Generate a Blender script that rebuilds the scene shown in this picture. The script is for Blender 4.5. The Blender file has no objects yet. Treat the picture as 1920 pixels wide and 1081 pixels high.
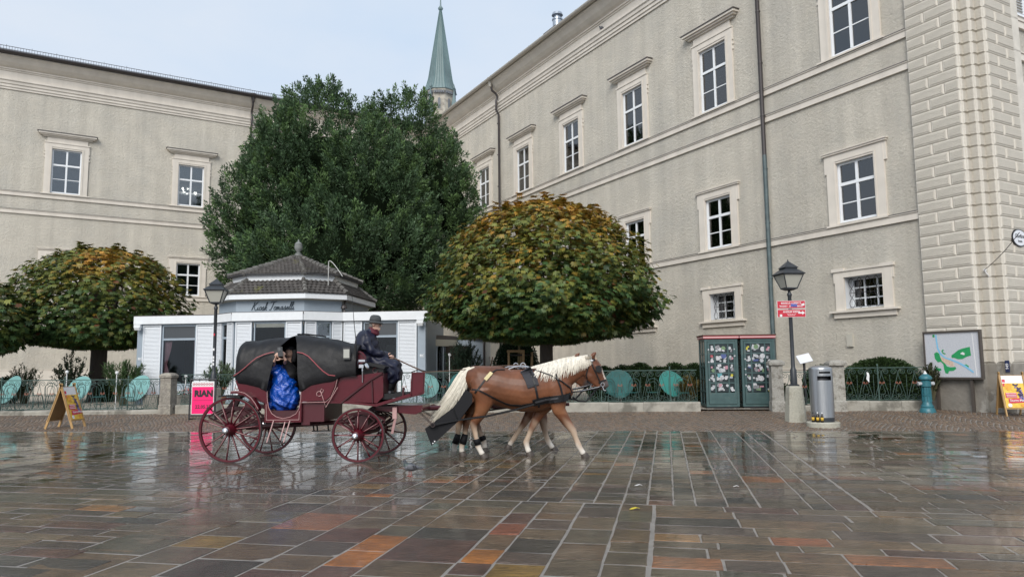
import bpy, bmesh, math, random
import numpy as np
from mathutils import Vector, Matrix, Quaternion

random.seed(11)
rng = np.random.default_rng(11)
S = bpy.context.scene
COL = S.collection
PI = math.pi
R = math.radians

# ------------------------------------------------------------------ camera
FPX, PITCH, ROLL, CAMH = 1360.0, R(6.06), R(-.58), 1.55
_f = Vector((0, math.cos(PITCH), math.sin(PITCH)))
_u = Vector((0, -math.sin(PITCH), math.cos(PITCH)))
_x = Vector((1, 0, 0))
CX = _x * math.cos(ROLL) + _u * math.sin(ROLL)
CU = _u * math.cos(ROLL) - _x * math.sin(ROLL)
cam_data = bpy.data.cameras.new('camera')
cam_data.sensor_width = 36.0
cam_data.lens = 36.0 * FPX / 1920
cam_data.clip_start, cam_data.clip_end = 0.1, 600
cam = bpy.data.objects.new('camera', cam_data)
COL.objects.link(cam)
cam.matrix_world = Matrix(((CX.x, CU.x, -_f.x, 0), (CX.y, CU.y, -_f.y, 0), (CX.z, CU.z, -_f.z, CAMH), (0, 0, 0, 1)))
S.camera = cam

# ------------------------------------------------------------------ sky, sun, exposure
SUN_EL, SUN_AZ = R(36), R(194)       # soft light through cloud from behind the viewer
w = bpy.data.worlds.new('World')
S.world = w
w.use_nodes = True
nt = w.node_tree
nt.nodes.clear()
out = nt.nodes.new('ShaderNodeOutputWorld')
bg = nt.nodes.new('ShaderNodeBackground')
bg.inputs['Strength'].default_value = 0.1
sky = nt.nodes.new('ShaderNodeTexSky')
sky.sky_type = 'NISHITA'
sky.sun_disc = False
sky.sun_elevation = SUN_EL
sky.sun_rotation = SUN_AZ
sky.air_density, sky.dust_density = 1.0, 3.0
tc = nt.nodes.new('ShaderNodeTexCoord')
mp = nt.nodes.new('ShaderNodeMapping')
mp.inputs['Scale'].default_value = (1.0, 1.0, 2.2)
nz = nt.nodes.new('ShaderNodeTexNoise')
nz.inputs['Scale'].default_value = 2.6
nz.inputs['Detail'].default_value = 5
nz.inputs['Roughness'].default_value = .55
cr = nt.nodes.new('ShaderNodeValToRGB')
cr.color_ramp.elements[0].position = .32
cr.color_ramp.elements[0].color = (3.45, 4.15, 5.05, 1)
cr.color_ramp.elements[1].position = .68
cr.color_ramp.elements[1].color = (4.1, 4.5, 5.05, 1)
mx = nt.nodes.new('ShaderNodeMix')
mx.data_type = 'RGBA'
mx.inputs['Factor'].default_value = .92
L = nt.links.new
L(tc.outputs['Generated'], mp.inputs['Vector'])
L(mp.outputs['Vector'], nz.inputs['Vector'])
L(nz.outputs['Fac'], cr.inputs['Fac'])
L(sky.outputs['Color'], mx.inputs[6])
L(cr.outputs['Color'], mx.inputs[7])
L(mx.outputs[2], bg.inputs['Color'])
L(bg.outputs['Background'], out.inputs['Surface'])

sd = bpy.data.lights.new('sun', 'SUN')
sd.energy = 1.5
sd.angle = R(35)
sd.color = (1, .96, .9)
sun = bpy.data.objects.new('sun', sd)
COL.objects.link(sun)
_sd = Vector((math.sin(SUN_AZ) * math.cos(SUN_EL), math.cos(SUN_AZ) * math.cos(SUN_EL), math.sin(SUN_EL)))
sun.rotation_euler = _sd.to_track_quat('Z', 'Y').to_euler()
sun.location = (-5, -10, 30)

S.render.engine = 'CYCLES'
S.cycles.max_bounces = 6
S.cycles.diffuse_bounces = 3
S.cycles.glossy_bounces = 3
S.cycles.transparent_max_bounces = 6
S.cycles.caustics_reflective = False
S.cycles.caustics_refractive = False
S.view_settings.view_transform = 'Standard'
S.view_settings.look = 'None'
S.view_settings.exposure = 0.9
S.view_settings.gamma = 1.0
S.view_settings.use_curve_mapping = False

# ------------------------------------------------------------------ measuring helpers
CAMP = Vector((0, 0, CAMH))

def ray(px, py):
    return _f + CX * ((px - 960) / FPX) - CU * ((py - 540.5) / FPX)

def at(px, py, Y):
    """world point at distance Y seen at photo pixel (px, py)"""
    d = ray(px, py)
    return CAMP + d * (Y / d.y)

def gz(x, y):
    """height of the square: level, rising gently over the cobbled strip"""
    return .03 * min(max(0, y + .12 * x - 17.6), 5.6)

# ------------------------------------------------------------------ mesh builder
class MB:
    def __init__(s):
        s.v, s.f, s.m, s.c = [], [], [], []

    def add(s, vs, fs, m=0, c=None):
        o = len(s.v)
        s.v.extend([tuple(q) for q in vs])
        for f in fs:
            s.f.append(tuple(i + o for i in f))
            s.m.append(m)
            s.c.append(c)
        return s

    def box(s, x0, x1, y0, y1, z0, z1, m=0, c=None, M=None):
        vs = [Vector((x, y, z)) for z in (z0, z1) for y in (y0, y1) for x in (x0, x1)]
        if M is not None:
            vs = [M @ q for q in vs]
        return s.add(vs, [(0, 2, 3, 1), (4, 5, 7, 6), (0, 1, 5, 4), (2, 6, 7, 3), (0, 4, 6, 2), (1, 3, 7, 5)], m, c)

    def bar(s, a, b, w, h=None, m=0, c=None, up=(0, 0, 1)):
        """square bar from a to b"""
        a, b = Vector(a), Vector(b)
        h = w if h is None else h
        d = (b - a).normalized()
        up = Vector(up)
        if abs(d.dot(up)) > .98:
            up = Vector((0, 1, 0))
        x = d.cross(up).normalized()
        z = x.cross(d)
        vs = []
        for p in (a, b):
            for sx, sz in ((-1, -1), (1, -1), (1, 1), (-1, 1)):
                vs.append(p + x * (sx * w / 2) + z * (sz * h / 2))
        return s.add(vs, [(3, 2, 1, 0), (4, 5, 6, 7), (0, 1, 5, 4), (1, 2, 6, 5), (2, 3, 7, 6), (3, 0, 4, 7)], m, c)

    def tube(s, pts, r, n=8, m=0, c=None, cap=True, flat=1.0, closed=False, up=None):
        pts = [Vector(p) for p in pts]
        k = len(pts)
        rs = list(r) if hasattr(r, '__len__') else [r] * k
        o = len(s.v)
        N = None
        for i, p in enumerate(pts):
            if closed:
                t = (pts[(i + 1) % k] - pts[i - 1]).normalized()
            else:
                t = (pts[min(i + 1, k - 1)] - pts[max(i - 1, 0)])
                t = t.normalized() if t.length > 1e-9 else Vector((0, 0, 1))
            if N is None or up is not None:
                ref = Vector(up) if up is not None else (Vector((0, 0, 1)) if abs(t.z) < .9 else Vector((1, 0, 0)))
                N = (ref - t * ref.dot(t)).normalized()
            else:
                N = (N - t * N.dot(t)).normalized()
            B = t.cross(N)
            for j in range(n):
                a = 2 * PI * j / n
                s.v.append(tuple(p + N * (math.cos(a) * rs[i]) + B * (math.sin(a) * rs[i] * flat)))
        segs = k if closed else k - 1
        for i in range(segs):
            for j in range(n):
                a, b = o + i * n + j, o + i * n + (j + 1) % n
                i2 = (i + 1) % k
                c2, d2 = o + i2 * n + (j + 1) % n, o + i2 * n + j
                s.f.append((a, b, c2, d2)); s.m.append(m); s.c.append(c)
        if cap and not closed:
            s.f.append(tuple(o + j for j in reversed(range(n)))); s.m.append(m); s.c.append(c)
            s.f.append(tuple(o + (k - 1) * n + j for j in range(n))); s.m.append(m); s.c.append(c)
        return s

    def lathe(s, prof, n=16, at=(0, 0, 0), m=0, c=None, M=None, rot=0.0, sx=1.0, sy=1.0):
        o = len(s.v)
        A = Vector(at)
        for r, z in prof:
            for j in range(n):
                a = 2 * PI * j / n + rot
                q = Vector((r * math.cos(a) * sx, r * math.sin(a) * sy, z))
                q = (M @ q if M is not None else q) + A
                s.v.append(tuple(q))
        for i in range(len(prof) - 1):
            for j in range(n):
                s.f.append((o + i * n + j, o + i * n + (j + 1) % n, o + (i + 1) * n + (j + 1) % n, o + (i + 1) * n + j))
                s.m.append(m); s.c.append(c)
        s.f.append(tuple(o + j for j in reversed(range(n)))); s.m.append(m); s.c.append(c)
        k = len(prof) - 1
        s.f.append(tuple(o + k * n + j for j in range(n))); s.m.append(m); s.c.append(c)
        return s

    def prism(s, poly, d0, d1, axis='y', m=0, c=None, M=None):
        """outline in two axes pushed along the third; axis y: poly=(x,z); x: (y,z); z: (x,y)"""
        def P(a, b, d):
            q = {'y': Vector((a, d, b)), 'x': Vector((d, a, b)), 'z': Vector((a, b, d))}[axis]
            return M @ q if M is not None else q
        n = len(poly)
        vs = [P(a, b, d0) for a, b in poly] + [P(a, b, d1) for a, b in poly]
        fs = [tuple(range(n)), tuple(reversed(range(n, 2 * n)))] + [(i, n + i, n + (i + 1) % n, (i + 1) % n) for i in range(n)]
        return s.add(vs, fs, m, c)

    def loft(s, rings, m=0, c=None, cap=True):
        o = len(s.v)
        n = len(rings[0])
        for r in rings:
            s.v.extend(tuple(q) for q in r)
        for i in range(len(rings) - 1):
            for j in range(n):
                s.f.append((o + i * n + j, o + i * n + (j + 1) % n, o + (i + 1) * n + (j + 1) % n, o + (i + 1) * n + j))
                s.m.append(m); s.c.append(c)
        if cap:
            s.f.append(tuple(o + j for j in reversed(range(n)))); s.m.append(m); s.c.append(c)
            k = len(rings) - 1
            s.f.append(tuple(o + k * n + j for j in range(n))); s.m.append(m); s.c.append(c)
        return s

    def mesh(s, name, mats, smooth=False, fix=True):
        me = bpy.data.meshes.new(name)
        me.from_pydata(s.v, [], s.f)
        for q in (mats if isinstance(mats, (list, tuple)) else [mats]):
            me.materials.append(q)
        if len(me.polygons):
            me.polygons.foreach_set('material_index', np.array(s.m, dtype=np.int32))
            if any(q is not None for q in s.c):
                a = me.attributes.new('tint', 'FLOAT_COLOR', 'FACE')
                buf = np.ones((len(s.c), 4), dtype=np.float32)
                for i, q in enumerate(s.c):
                    if q is not None:
                        buf[i, :3] = q[:3]
                a.data.foreach_set('color', buf.ravel())
        if fix:
            bm = bmesh.new()
            bm.from_mesh(me)
            bmesh.ops.recalc_face_normals(bm, faces=bm.faces)
            bm.to_mesh(me)
            bm.free()
        if smooth:
            me.polygons.foreach_set('use_smooth', np.ones(len(me.polygons), dtype=bool))
        me.update()
        return me

    def build(s, name, mats, parent=None, smooth=False, fix=True, auto=None):
        me = s.mesh(name, mats, smooth or auto is not None, fix)
        if auto is not None:
            me.set_sharp_from_angle(angle=R(auto))
        return put(name, me, parent)

def put(name, me, parent=None, loc=(0, 0, 0), rz=0):
    o = bpy.data.objects.new(name, me)
    COL.objects.link(o)
    o.parent = parent
    o.location = loc
    o.rotation_euler = (0, 0, rz)
    return o

def mesh_np(name, V, F, mats, tint=None, smooth=False, mi=None):
    """large meshes straight from arrays: V (n,3), F (k,3 or 4), tint (k,3)"""
    me = bpy.data.meshes.new(name)
    k, q = F.shape
    me.vertices.add(len(V))
    me.vertices.foreach_set('co', np.asarray(V, dtype=np.float32).ravel())
    me.loops.add(k * q)
    me.loops.foreach_set('vertex_index', np.asarray(F, dtype=np.int32).ravel())
    me.polygons.add(k)
    me.polygons.foreach_set('loop_start', np.arange(0, k * q, q, dtype=np.int32))
    for m in (mats if isinstance(mats, (list, tuple)) else [mats]):
        me.materials.append(m)
    if mi is not None:
        me.polygons.foreach_set('material_index', np.asarray(mi, dtype=np.int32))
    if tint is not None:
        a = me.attributes.new('tint', 'FLOAT_COLOR', 'FACE')
        buf = np.ones((k, 4), dtype=np.float32)
        buf[:, :3] = tint
        a.data.foreach_set('color', buf.ravel())
    if smooth:
        me.polygons.foreach_set('use_smooth', np.ones(k, dtype=bool))
    me.update(calc_edges=True)
    me.validate()
    return me

def tag(o, label=None, cat=None, group=None, kind=None):
    if label: o['label'] = label
    if cat: o['category'] = cat
    if group: o['group'] = group
    if kind: o['kind'] = kind
    return o

def thing(name, label, cat, loc=(0, 0, 0), rz=0, group=None):
    o = bpy.data.objects.new(name, None)
    COL.objects.link(o)
    o.empty_display_size = .1
    o.location = loc
    o.rotation_euler = (0, 0, rz)
    return tag(o, label, cat, group)

def copy_tree(o, parent=None, label=None):
    c = o.copy()
    COL.objects.link(c)
    c.parent = parent
    if label:
        c['label'] = label
    for ch in list(o.children):
        copy_tree(ch, c)
    return c

def fuse(name, mb, mat, parent=None, voxel=.02, smooth=2, tintf=None):
    """join overlapping closed shells into one continuous skin"""
    me = mb.mesh(name + '_raw', [mat])
    o = bpy.data.objects.new(name, me)
    COL.objects.link(o)
    md = o.modifiers.new('r', 'REMESH')
    md.mode = 'VOXEL'
    md.voxel_size = voxel
    md.use_smooth_shade = True
    if smooth:
        sm = o.modifiers.new('s', 'SMOOTH')
        sm.factor = .5
        sm.iterations = smooth
    dg = bpy.context.evaluated_depsgraph_get()
    nm = bpy.data.meshes.new_from_object(o.evaluated_get(dg))
    o.modifiers.clear()
    o.data = nm
    nm.name = name
    nm.materials.clear()
    nm.materials.append(mat)
    nm.polygons.foreach_set('use_smooth', np.ones(len(nm.polygons), dtype=bool))
    if tintf is not None:
        n = len(nm.vertices)
        co = np.empty(n * 3, dtype=np.float32)
        nm.vertices.foreach_get('co', co)
        a = nm.attributes.new('tint', 'FLOAT_COLOR', 'POINT')
        buf = np.ones((n, 4), dtype=np.float32)
        buf[:, :3] = tintf(co.reshape(-1, 3))
        a.data.foreach_set('color', buf.ravel())
    bpy.data.meshes.remove(me)
    o.parent = parent
    return o

def rings(pts, n=12):
    """closed tube sections: each entry (centre, half-width across, half-height) along a bent path"""
    out = []
    k = len(pts)
    side = None
    for i, (p, a, b) in enumerate(pts):
        p = Vector(p)
        t = (Vector(pts[min(i + 1, k - 1)][0]) - Vector(pts[max(i - 1, 0)][0])).normalized()
        y = Vector((0, 1, 0))
        if abs(t.dot(y)) > .9:
            y = Vector((1, 0, 0))
        y = (y - t * y.dot(t)).normalized()
        z = t.cross(y)
        out.append([p + y * (math.cos(2 * PI * j / n) * a) + z * (math.sin(2 * PI * j / n) * b) for j in range(n)])
    return out

def limb(mb, pts, n=12, m=0):
    """rounded closed limb: pts = (centre, radius) or (centre, half-width, half-height)"""
    q = [(p[0], p[1], p[2] if len(p) > 2 else p[1]) for p in pts]
    d0 = (Vector(q[0][0]) - Vector(q[1][0])).normalized()
    d1 = (Vector(q[-1][0]) - Vector(q[-2][0])).normalized()
    a, b = q[0], q[-1]
    q = [(Vector(a[0]) + d0 * min(a[1], a[2]) * .55, a[1] * .6, a[2] * .6)] + q + [(Vector(b[0]) + d1 * min(b[1], b[2]) * .55, b[1] * .6, b[2] * .6)]
    mb.loft(rings(q, n), m)
    return mb

# ------------------------------------------------------------------ materials
MATS = {}
def mat(name, color=(.5, .5, .5), rough=.6, metal=0.0, tint=False, var=0.0, vscale=6.0, bump=0.0, bscale=40.0,
        bdist=.02, spec=.5, coat=0.0, rvar=0.0, dirt=None, dscale=2.0, dlo=.5, dhi=.65, vor=False, stretch=None, streak=0.0, detail=4, trans=0.0, emit=0.0):
    if name in MATS:
        return MATS[name]
    m = bpy.data.materials.new(name)
    m.use_nodes = True
    nt = m.node_tree
    b = nt.nodes['Principled BSDF']
    L = nt.links.new
    b.inputs['Roughness'].default_value = rough
    b.inputs['Metallic'].default_value = metal
    b.inputs['Specular IOR Level'].default_value = spec
    b.inputs['Coat Weight'].default_value = coat
    b.inputs['Coat Roughness'].default_value = .12
    tc = nt.nodes.new('ShaderNodeTexCoord')
    vec = tc.outputs['Object']
    if stretch:
        mp = nt.nodes.new('ShaderNodeMapping')
        mp.inputs['Scale'].default_value = stretch
        L(vec, mp.inputs['Vector'])
        vec = mp.outputs['Vector']
    def noise(sc, det=4, ro=.55):
        n = nt.nodes.new('ShaderNodeTexNoise')
        n.inputs['Scale'].default_value = sc
        n.inputs['Detail'].default_value = det
        n.inputs['Roughness'].default_value = ro
        L(vec, n.inputs['Vector'])
        return n
    if tint:
        at_ = nt.nodes.new('ShaderNodeAttribute')
        at_.attribute_name = 'tint'
        csock = at_.outputs['Color']
    else:
        rgb = nt.nodes.new('ShaderNodeRGB')
        rgb.outputs[0].default_value = (*color, 1)
        csock = rgb.outputs[0]
    if var:
        n = noise(vscale)
        mr = nt.nodes.new('ShaderNodeMapRange')
        mr.inputs['From Min'].default_value, mr.inputs['From Max'].default_value = .25, .75
        mr.inputs['To Min'].default_value, mr.inputs['To Max'].default_value = 1 - var, 1 + var
        L(n.outputs['Fac'], mr.inputs['Value'])
        mm = nt.nodes.new('ShaderNodeVectorMath')
        mm.operation = 'SCALE'
        L(csock, mm.inputs[0])
        L(mr.outputs[0], mm.inputs['Scale'])
        csock = mm.outputs[0]
    if dirt:
        n = noise(dscale, 6, .65)
        mr = nt.nodes.new('ShaderNodeMapRange')
        mr.inputs['From Min'].default_value, mr.inputs['From Max'].default_value = dlo, dhi
        L(n.outputs['Fac'], mr.inputs['Value'])
        mi = nt.nodes.new('ShaderNodeMix')
        mi.data_type = 'RGBA'
        L(mr.outputs[0], mi.inputs['Factor'])
        L(csock, mi.inputs[6])
        mi.inputs[7].default_value = (*dirt, 1)
        csock = mi.outputs[2]
    if streak:
        # rain marks and washed runs down the face
        ms = nt.nodes.new('ShaderNodeMapping')
        ms.inputs['Scale'].default_value = (1.6, 1.6, .07)
        L(tc.outputs['Object'], ms.inputs['Vector'])
        ns_ = nt.nodes.new('ShaderNodeTexNoise')
        ns_.inputs['Scale'].default_value = 1.0
        ns_.inputs['Detail'].default_value = 7
        ns_.inputs['Roughness'].default_value = .65
        L(ms.outputs['Vector'], ns_.inputs['Vector'])
        mr = nt.nodes.new('ShaderNodeMapRange')
        mr.inputs['From Min'].default_value, mr.inputs['From Max'].default_value = .3, .7
        mr.inputs['To Min'].default_value, mr.inputs['To Max'].default_value = 1 - streak, 1 + streak * .6
        L(ns_.outputs['Fac'], mr.inputs['Value'])
        mm = nt.nodes.new('ShaderNodeVectorMath')
        mm.operation = 'SCALE'
        L(csock, mm.inputs[0])
        L(mr.outputs[0], mm.inputs['Scale'])
        csock = mm.outputs[0]
    L(csock, b.inputs['Base Color'])
    if rvar:
        n = noise(vscale * .7, 5)
        mr = nt.nodes.new('ShaderNodeMapRange')
        mr.inputs['From Min'].default_value, mr.inputs['From Max'].default_value = .3, .7
        mr.inputs['To Min'].default_value, mr.inputs['To Max'].default_value = max(.02, rough - rvar), rough + rvar
        L(n.outputs['Fac'], mr.inputs['Value'])
        L(mr.outputs[0], b.inputs['Roughness'])
    if bump:
        if vor:
            n = nt.nodes.new('ShaderNodeTexVoronoi')
            n.inputs['Scale'].default_value = bscale
            L(vec, n.inputs['Vector'])
            h = n.outputs['Distance']
        else:
            h = noise(bscale, detail, .6 if detail < 8 else .78).outputs['Fac']
        bp = nt.nodes.new('ShaderNodeBump')
        bp.inputs['Strength'].default_value = bump
        bp.inputs['Distance'].default_value = bdist
        L(h, bp.inputs['Height'])
        L(bp.outputs['Normal'], b.inputs['Normal'])
    if trans:
        b.inputs['Transmission Weight'].default_value = trans
    if emit:
        L(csock, b.inputs['Emission Color'])
        b.inputs['Emission Strength'].default_value = emit
    MATS[name] = m
    return m

def glass_mat(name, color=(.8, .85, .88), refl=1.0, clear=.9, ior=1.7):
    m = bpy.data.materials.new(name)
    m.use_nodes = True
    nt = m.node_tree
    nt.nodes.clear()
    L = nt.links.new
    o = nt.nodes.new('ShaderNodeOutputMaterial')
    t = nt.nodes.new('ShaderNodeBsdfTransparent')
    t.inputs['Color'].default_value = (color[0] * clear, color[1] * clear, color[2] * clear, 1)
    g = nt.nodes.new('ShaderNodeBsdfGlossy')
    g.inputs['Roughness'].default_value = .03
    g.inputs['Color'].default_value = (refl, refl, refl, 1)
    fr = nt.nodes.new('ShaderNodeFresnel')
    fr.inputs['IOR'].default_value = ior
    mxs = nt.nodes.new('ShaderNodeMixShader')
    n = nt.nodes.new('ShaderNodeTexNoise')
    n.inputs['Scale'].default_value = 1.4
    bp = nt.nodes.new('ShaderNodeBump')
    bp.inputs['Strength'].default_value = .06
    bp.inputs['Distance'].default_value = .1
    L(n.outputs['Fac'], bp.inputs['Height'])
    L(bp.outputs['Normal'], g.inputs['Normal'])
    L(fr.outputs[0], mxs.inputs[0])
    L(t.outputs[0], mxs.inputs[1])
    L(g.outputs[0], mxs.inputs[2])
    L(mxs.outputs[0], o.inputs['Surface'])
    return m

def jit(c, a=.06):
    k = 1 + random.uniform(-a, a)
    return tuple(max(0, q * k) for q in c)
# ================================================================== the square
def gz(x, y):
    return .03 * min(max(0, y + .103 * x - 17.45), 5.6)

M_mortar = mat('mortar', (.225, .205, .185), .5, var=.25, vscale=9, bump=.3, bscale=60, bdist=.01, rvar=.15)
M_ground = mat('garden_gravel', (.36, .32, .27), .7, var=.2, vscale=20, bump=.5, bscale=90, bdist=.02)

def wet_stone():
    m = bpy.data.materials.new('wet_stone')
    m.use_nodes = True
    nt = m.node_tree
    L = nt.links.new
    b = nt.nodes['Principled BSDF']
    tc = nt.nodes.new('ShaderNodeTexCoord')
    a = nt.nodes.new('ShaderNodeAttribute'); a.attribute_name = 'tint'
    def mapping(rot, sc):
        mp = nt.nodes.new('ShaderNodeMapping')
        mp.inputs['Rotation'].default_value = (0, 0, rot)
        mp.inputs['Scale'].default_value = sc
        L(tc.outputs['Object'], mp.inputs['Vector'])
        return mp.outputs['Vector']
    def noise(v, sc, det, ro=.6, dist=0.0):
        n = nt.nodes.new('ShaderNodeTexNoise')
        n.inputs['Scale'].default_value = sc
        n.inputs['Detail'].default_value = det
        n.inputs['Roughness'].default_value = ro
        n.inputs['Distortion'].default_value = dist
        L(v, n.inputs['Vector'])
        return n.outputs['Fac']
    def mr(s, a0, a1, b0, b1):
        n = nt.nodes.new('ShaderNodeMapRange')
        for k, v in zip(('From Min', 'From Max', 'To Min', 'To Max'), (a0, a1, b0, b1)):
            n.inputs[k].default_value = v
        L(s, n.inputs['Value'])
        return n.outputs[0]
    plain = tc.outputs['Object']
    grain = noise(mapping(R(-12), (1, 2.6, 1)), 11, 8, .78)
    blot = noise(plain, 3.1, 5, .6)
    k = nt.nodes.new('ShaderNodeMath'); k.operation = 'MULTIPLY'
    L(mr(grain, .3, .7, .5, 1.5), k.inputs[0])
    L(mr(blot, .3, .7, .62, 1.36), k.inputs[1])
    sc = nt.nodes.new('ShaderNodeVectorMath'); sc.operation = 'SCALE'
    L(a.outputs['Color'], sc.inputs[0]); L(k.outputs[0], sc.inputs['Scale'])
    L(sc.outputs[0], b.inputs['Base Color'])
    # a film of rain: pools lie smooth, the higher riven faces are a little rougher
    film = noise(plain, .55, 4, .6)
    # rain gathers on the lower, worn run of slabs towards the cobbles
    sep = nt.nodes.new('ShaderNodeSeparateXYZ')
    L(tc.outputs['Object'], sep.inputs[0])
    pool = nt.nodes.new('ShaderNodeMath'); pool.operation = 'SUBTRACT'
    L(film, pool.inputs[0]); L(mr(sep.outputs['Y'], 7.5, 13.0, 0, .22), pool.inputs[1])
    film = pool.outputs[0]
    L(mr(film, .22, .60, .03, .24), b.inputs['Roughness'])
    b.inputs['Specular IOR Level'].default_value = .55
    riven = noise(mapping(R(-12), (.75, 3.6, 1)), 3.2, 7, .66, 1.2)
    riven2 = noise(mapping(R(22), (1.1, 3.4, 1)), 6.0, 6, .6, .8)
    ad = nt.nodes.new('ShaderNodeMath'); ad.operation = 'ADD'
    L(riven, ad.inputs[0]); L(riven2, ad.inputs[1])
    bp = nt.nodes.new('ShaderNodeBump')
    bp.inputs['Distance'].default_value = .034
    L(mr(film, .20, .55, .028, 1.0), bp.inputs['Strength'])
    L(ad.outputs[0], bp.inputs['Height'])
    L(bp.outputs['Normal'], b.inputs['Normal'])
    # the standing film of water itself: smooth, over the riven stone
    L(mr(film, .20, .52, 1.0, .12), b.inputs['Coat Weight'])
    b.inputs['Coat Roughness'].default_value = .05
    b.inputs['Coat IOR'].default_value = 1.33
    rip = noise(mapping(R(8), (1, 2.2, 1)), 5.0, 3, .5)
    bp2 = nt.nodes.new('ShaderNodeBump')
    bp2.inputs['Distance'].default_value = .004
    bp2.inputs['Strength'].default_value = .35
    L(rip, bp2.inputs['Height'])
    L(bp2.outputs['Normal'], b.inputs['Coat Normal'])
    return m
M_stone = wet_stone()

STONE_COLS = [((.100, .080, .057), 26), ((.116, .080, .050), 20), ((.084, .064, .054), 15), ((.048, .043, .037), 12),
              ((.135, .103, .068), 12), ((.088, .078, .056), 10), ((.165, .070, .040), 4), ((.300, .110, .028), 1.7), ((.215, .130, .042), 1.6),
              ((.085, .045, .036), 5)]
_cs, _wt = zip(*STONE_COLS)
TH = R(11.9)
def uv(u, v):
    return u * math.cos(TH) + v * math.sin(TH), -u * math.sin(TH) + v * math.cos(TH)

stones = []     # (u0, u1, v0, v1)
def columns(u0, u1, v0, v1, wlist, lmin, lmax):
    u = u0
    i = 0
    while u < u1 - .05:
        wd = min(wlist[i] if i < len(wlist) else random.choice((.28, .33, .38, .46, .55)), u1 - u)
        if u1 - u - wd < .16:
            wd = u1 - u
        v = v0
        while v < v1 - .03:
            ln = random.uniform(lmin, lmax) * (1.25 if wd > .5 else .9)
            if v1 - v - ln < .12:
                ln = v1 - v
            stones.append((u, u + wd, v, v + ln))
            v += ln
        u += wd
        i += 1

def rows(u0, u1, v0, v1, hlist, lmin, lmax, hmin=.2, hmax=.4):
    v = v0
    i = 0
    while v < v1 - .03:
        h = hlist[i] if i < len(hlist) else random.uniform(hmin, hmax)
        if v1 - v - h < .14:
            h = v1 - v
        h = min(h, v1 - v)
        u = u0 - random.uniform(0, .05)
        k = 0
        while u < u1:
            ln = random.uniform(lmin, lmax) * (1.35 if h > .34 else .9)
            uu = u0 if k == 0 else u
            stones.append((uu, u + ln, v, v + h))
            u += ln
            k += 1
        v += h
        i += 1

columns(-.26, 2.06, 8.42, 18.8, [.29, .24, .34, .34, .53, .23, .35], .2, .42)
columns(-19.3, -.26, 8.42, 19.2, [], .2, .46)
columns(-5.02, -.19, 3.4, 8.40, [.66, .52, .62, .50, .36, .68, .30, .42, .42], .34, .62)
rows(-.17, 9.5, 3.4, 8.40, [.42, .3, .36, .30, .42, .22, .20, .24, .34, .32, .22, .30, .36], .5, .85)
rows(-13, -5.04, 3.4, 8.40, [], .5, .9, .22, .36)
rows(2.08, 11.5, 8.42, 19.2, [], .45, .85, .22, .36)

sq = MB()
ys = [-40, 17.45, 23.05, 110]
xs = [-90, -20, 0, 20, 90]
for x in xs:
    for k, wv in enumerate((-60, 0, 5.6, 90)):
        y = wv + 17.45 - .103 * x
        sq.v.append((x, y, gz(x, y) - .004))
for i in range(4):
    for k in range(3):
        sq.f.append((i * 4 + k, i * 4 + 4 + k, i * 4 + 5 + k, i * 4 + 1 + k)); sq.m.append(0); sq.c.append(None)
square = sq.build('ground', M_mortar)
tag(square, 'wet pale mortar bed of the town square', kind='structure')
pav = thing('pavement', 'wet paved square of grey, brown and orange stone slabs', None)
pav['kind'] = 'structure'

def stone_mesh(mb, s, tint):
    u0, u1, v0, v1 = s
    g = .0085 + random.uniform(-.002, .003)
    j = lambda: random.uniform(-.005, .005)
    h = random.uniform(-.001, .004)
    tu, tv = random.uniform(-.0025, .0025), random.uniform(-.0025, .0025)
    a0, a1, b0, b1 = u0 + g, u1 - g, v0 + g, v1 - g
    um, vm = (u0 + u1) / 2 + random.uniform(-.2, .2) * (u1 - u0), (v0 + v1) / 2 + random.uniform(-.2, .2) * (v1 - v0)
    q = [(a0 + j(), b0 + j()), (um, b0 + j()), (a1 + j(), b0 + j()), (a1 + j(), vm), (a1 + j(), b1 + j()), (um, b1 + j()), (a0 + j(), b1 + j()), (a0 + j(), vm)]
    cu, cv = (u0 + u1) / 2, (v0 + v1) / 2
    vs = []
    for ins, z in ((0, -.014), (.002, -.003), (.010, 0)):
        for i, (a, b) in enumerate(q):
            du = 0 if i in (1, 5) else (1 if a < cu else -1)
            dv = 0 if i in (3, 7) else (1 if b < cv else -1)
            x, y = uv(a + du * ins, b + dv * ins)
            zz = z if z < -.01 else z + h + tu * -du + tv * -dv
            vs.append((x, y, zz))
    fs = [tuple(range(16, 24))]
    for k in (0, 8):
        for i in range(8):
            fs.append((k + i, k + (i + 1) % 8, k + 8 + (i + 1) % 8, k + 8 + i))
    mb.add(vs, fs, 0, tint)

def stone_view(s):
    """how large the stone shows in the photo"""
    x, y = uv((s[0] + s[1]) / 2, (s[2] + s[3]) / 2)
    if y < 3:
        return 0, x, y
    d = Vector((x, y, 0)) - CAMP
    wz = d.dot(_f)
    px, py = 960 + FPX * d.dot(CX) / wz, 540 - FPX * d.dot(CU) / wz
    area = (s[1] - s[0]) * (s[3] - s[2]) * FPX * FPX * CAMH / wz ** 3
    return (area if -60 < px < 1980 and py < 1130 else area * .001), x, y

keep = []
for s in stones:
    a, x, y = stone_view(s)
    if y + .103 * x > 17.50 or y < 2.5 or abs(x) > 3 + .86 * y:
        continue
    keep.append((a, s))
keep.sort(key=lambda q: -q[0])
small = MB()
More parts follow.
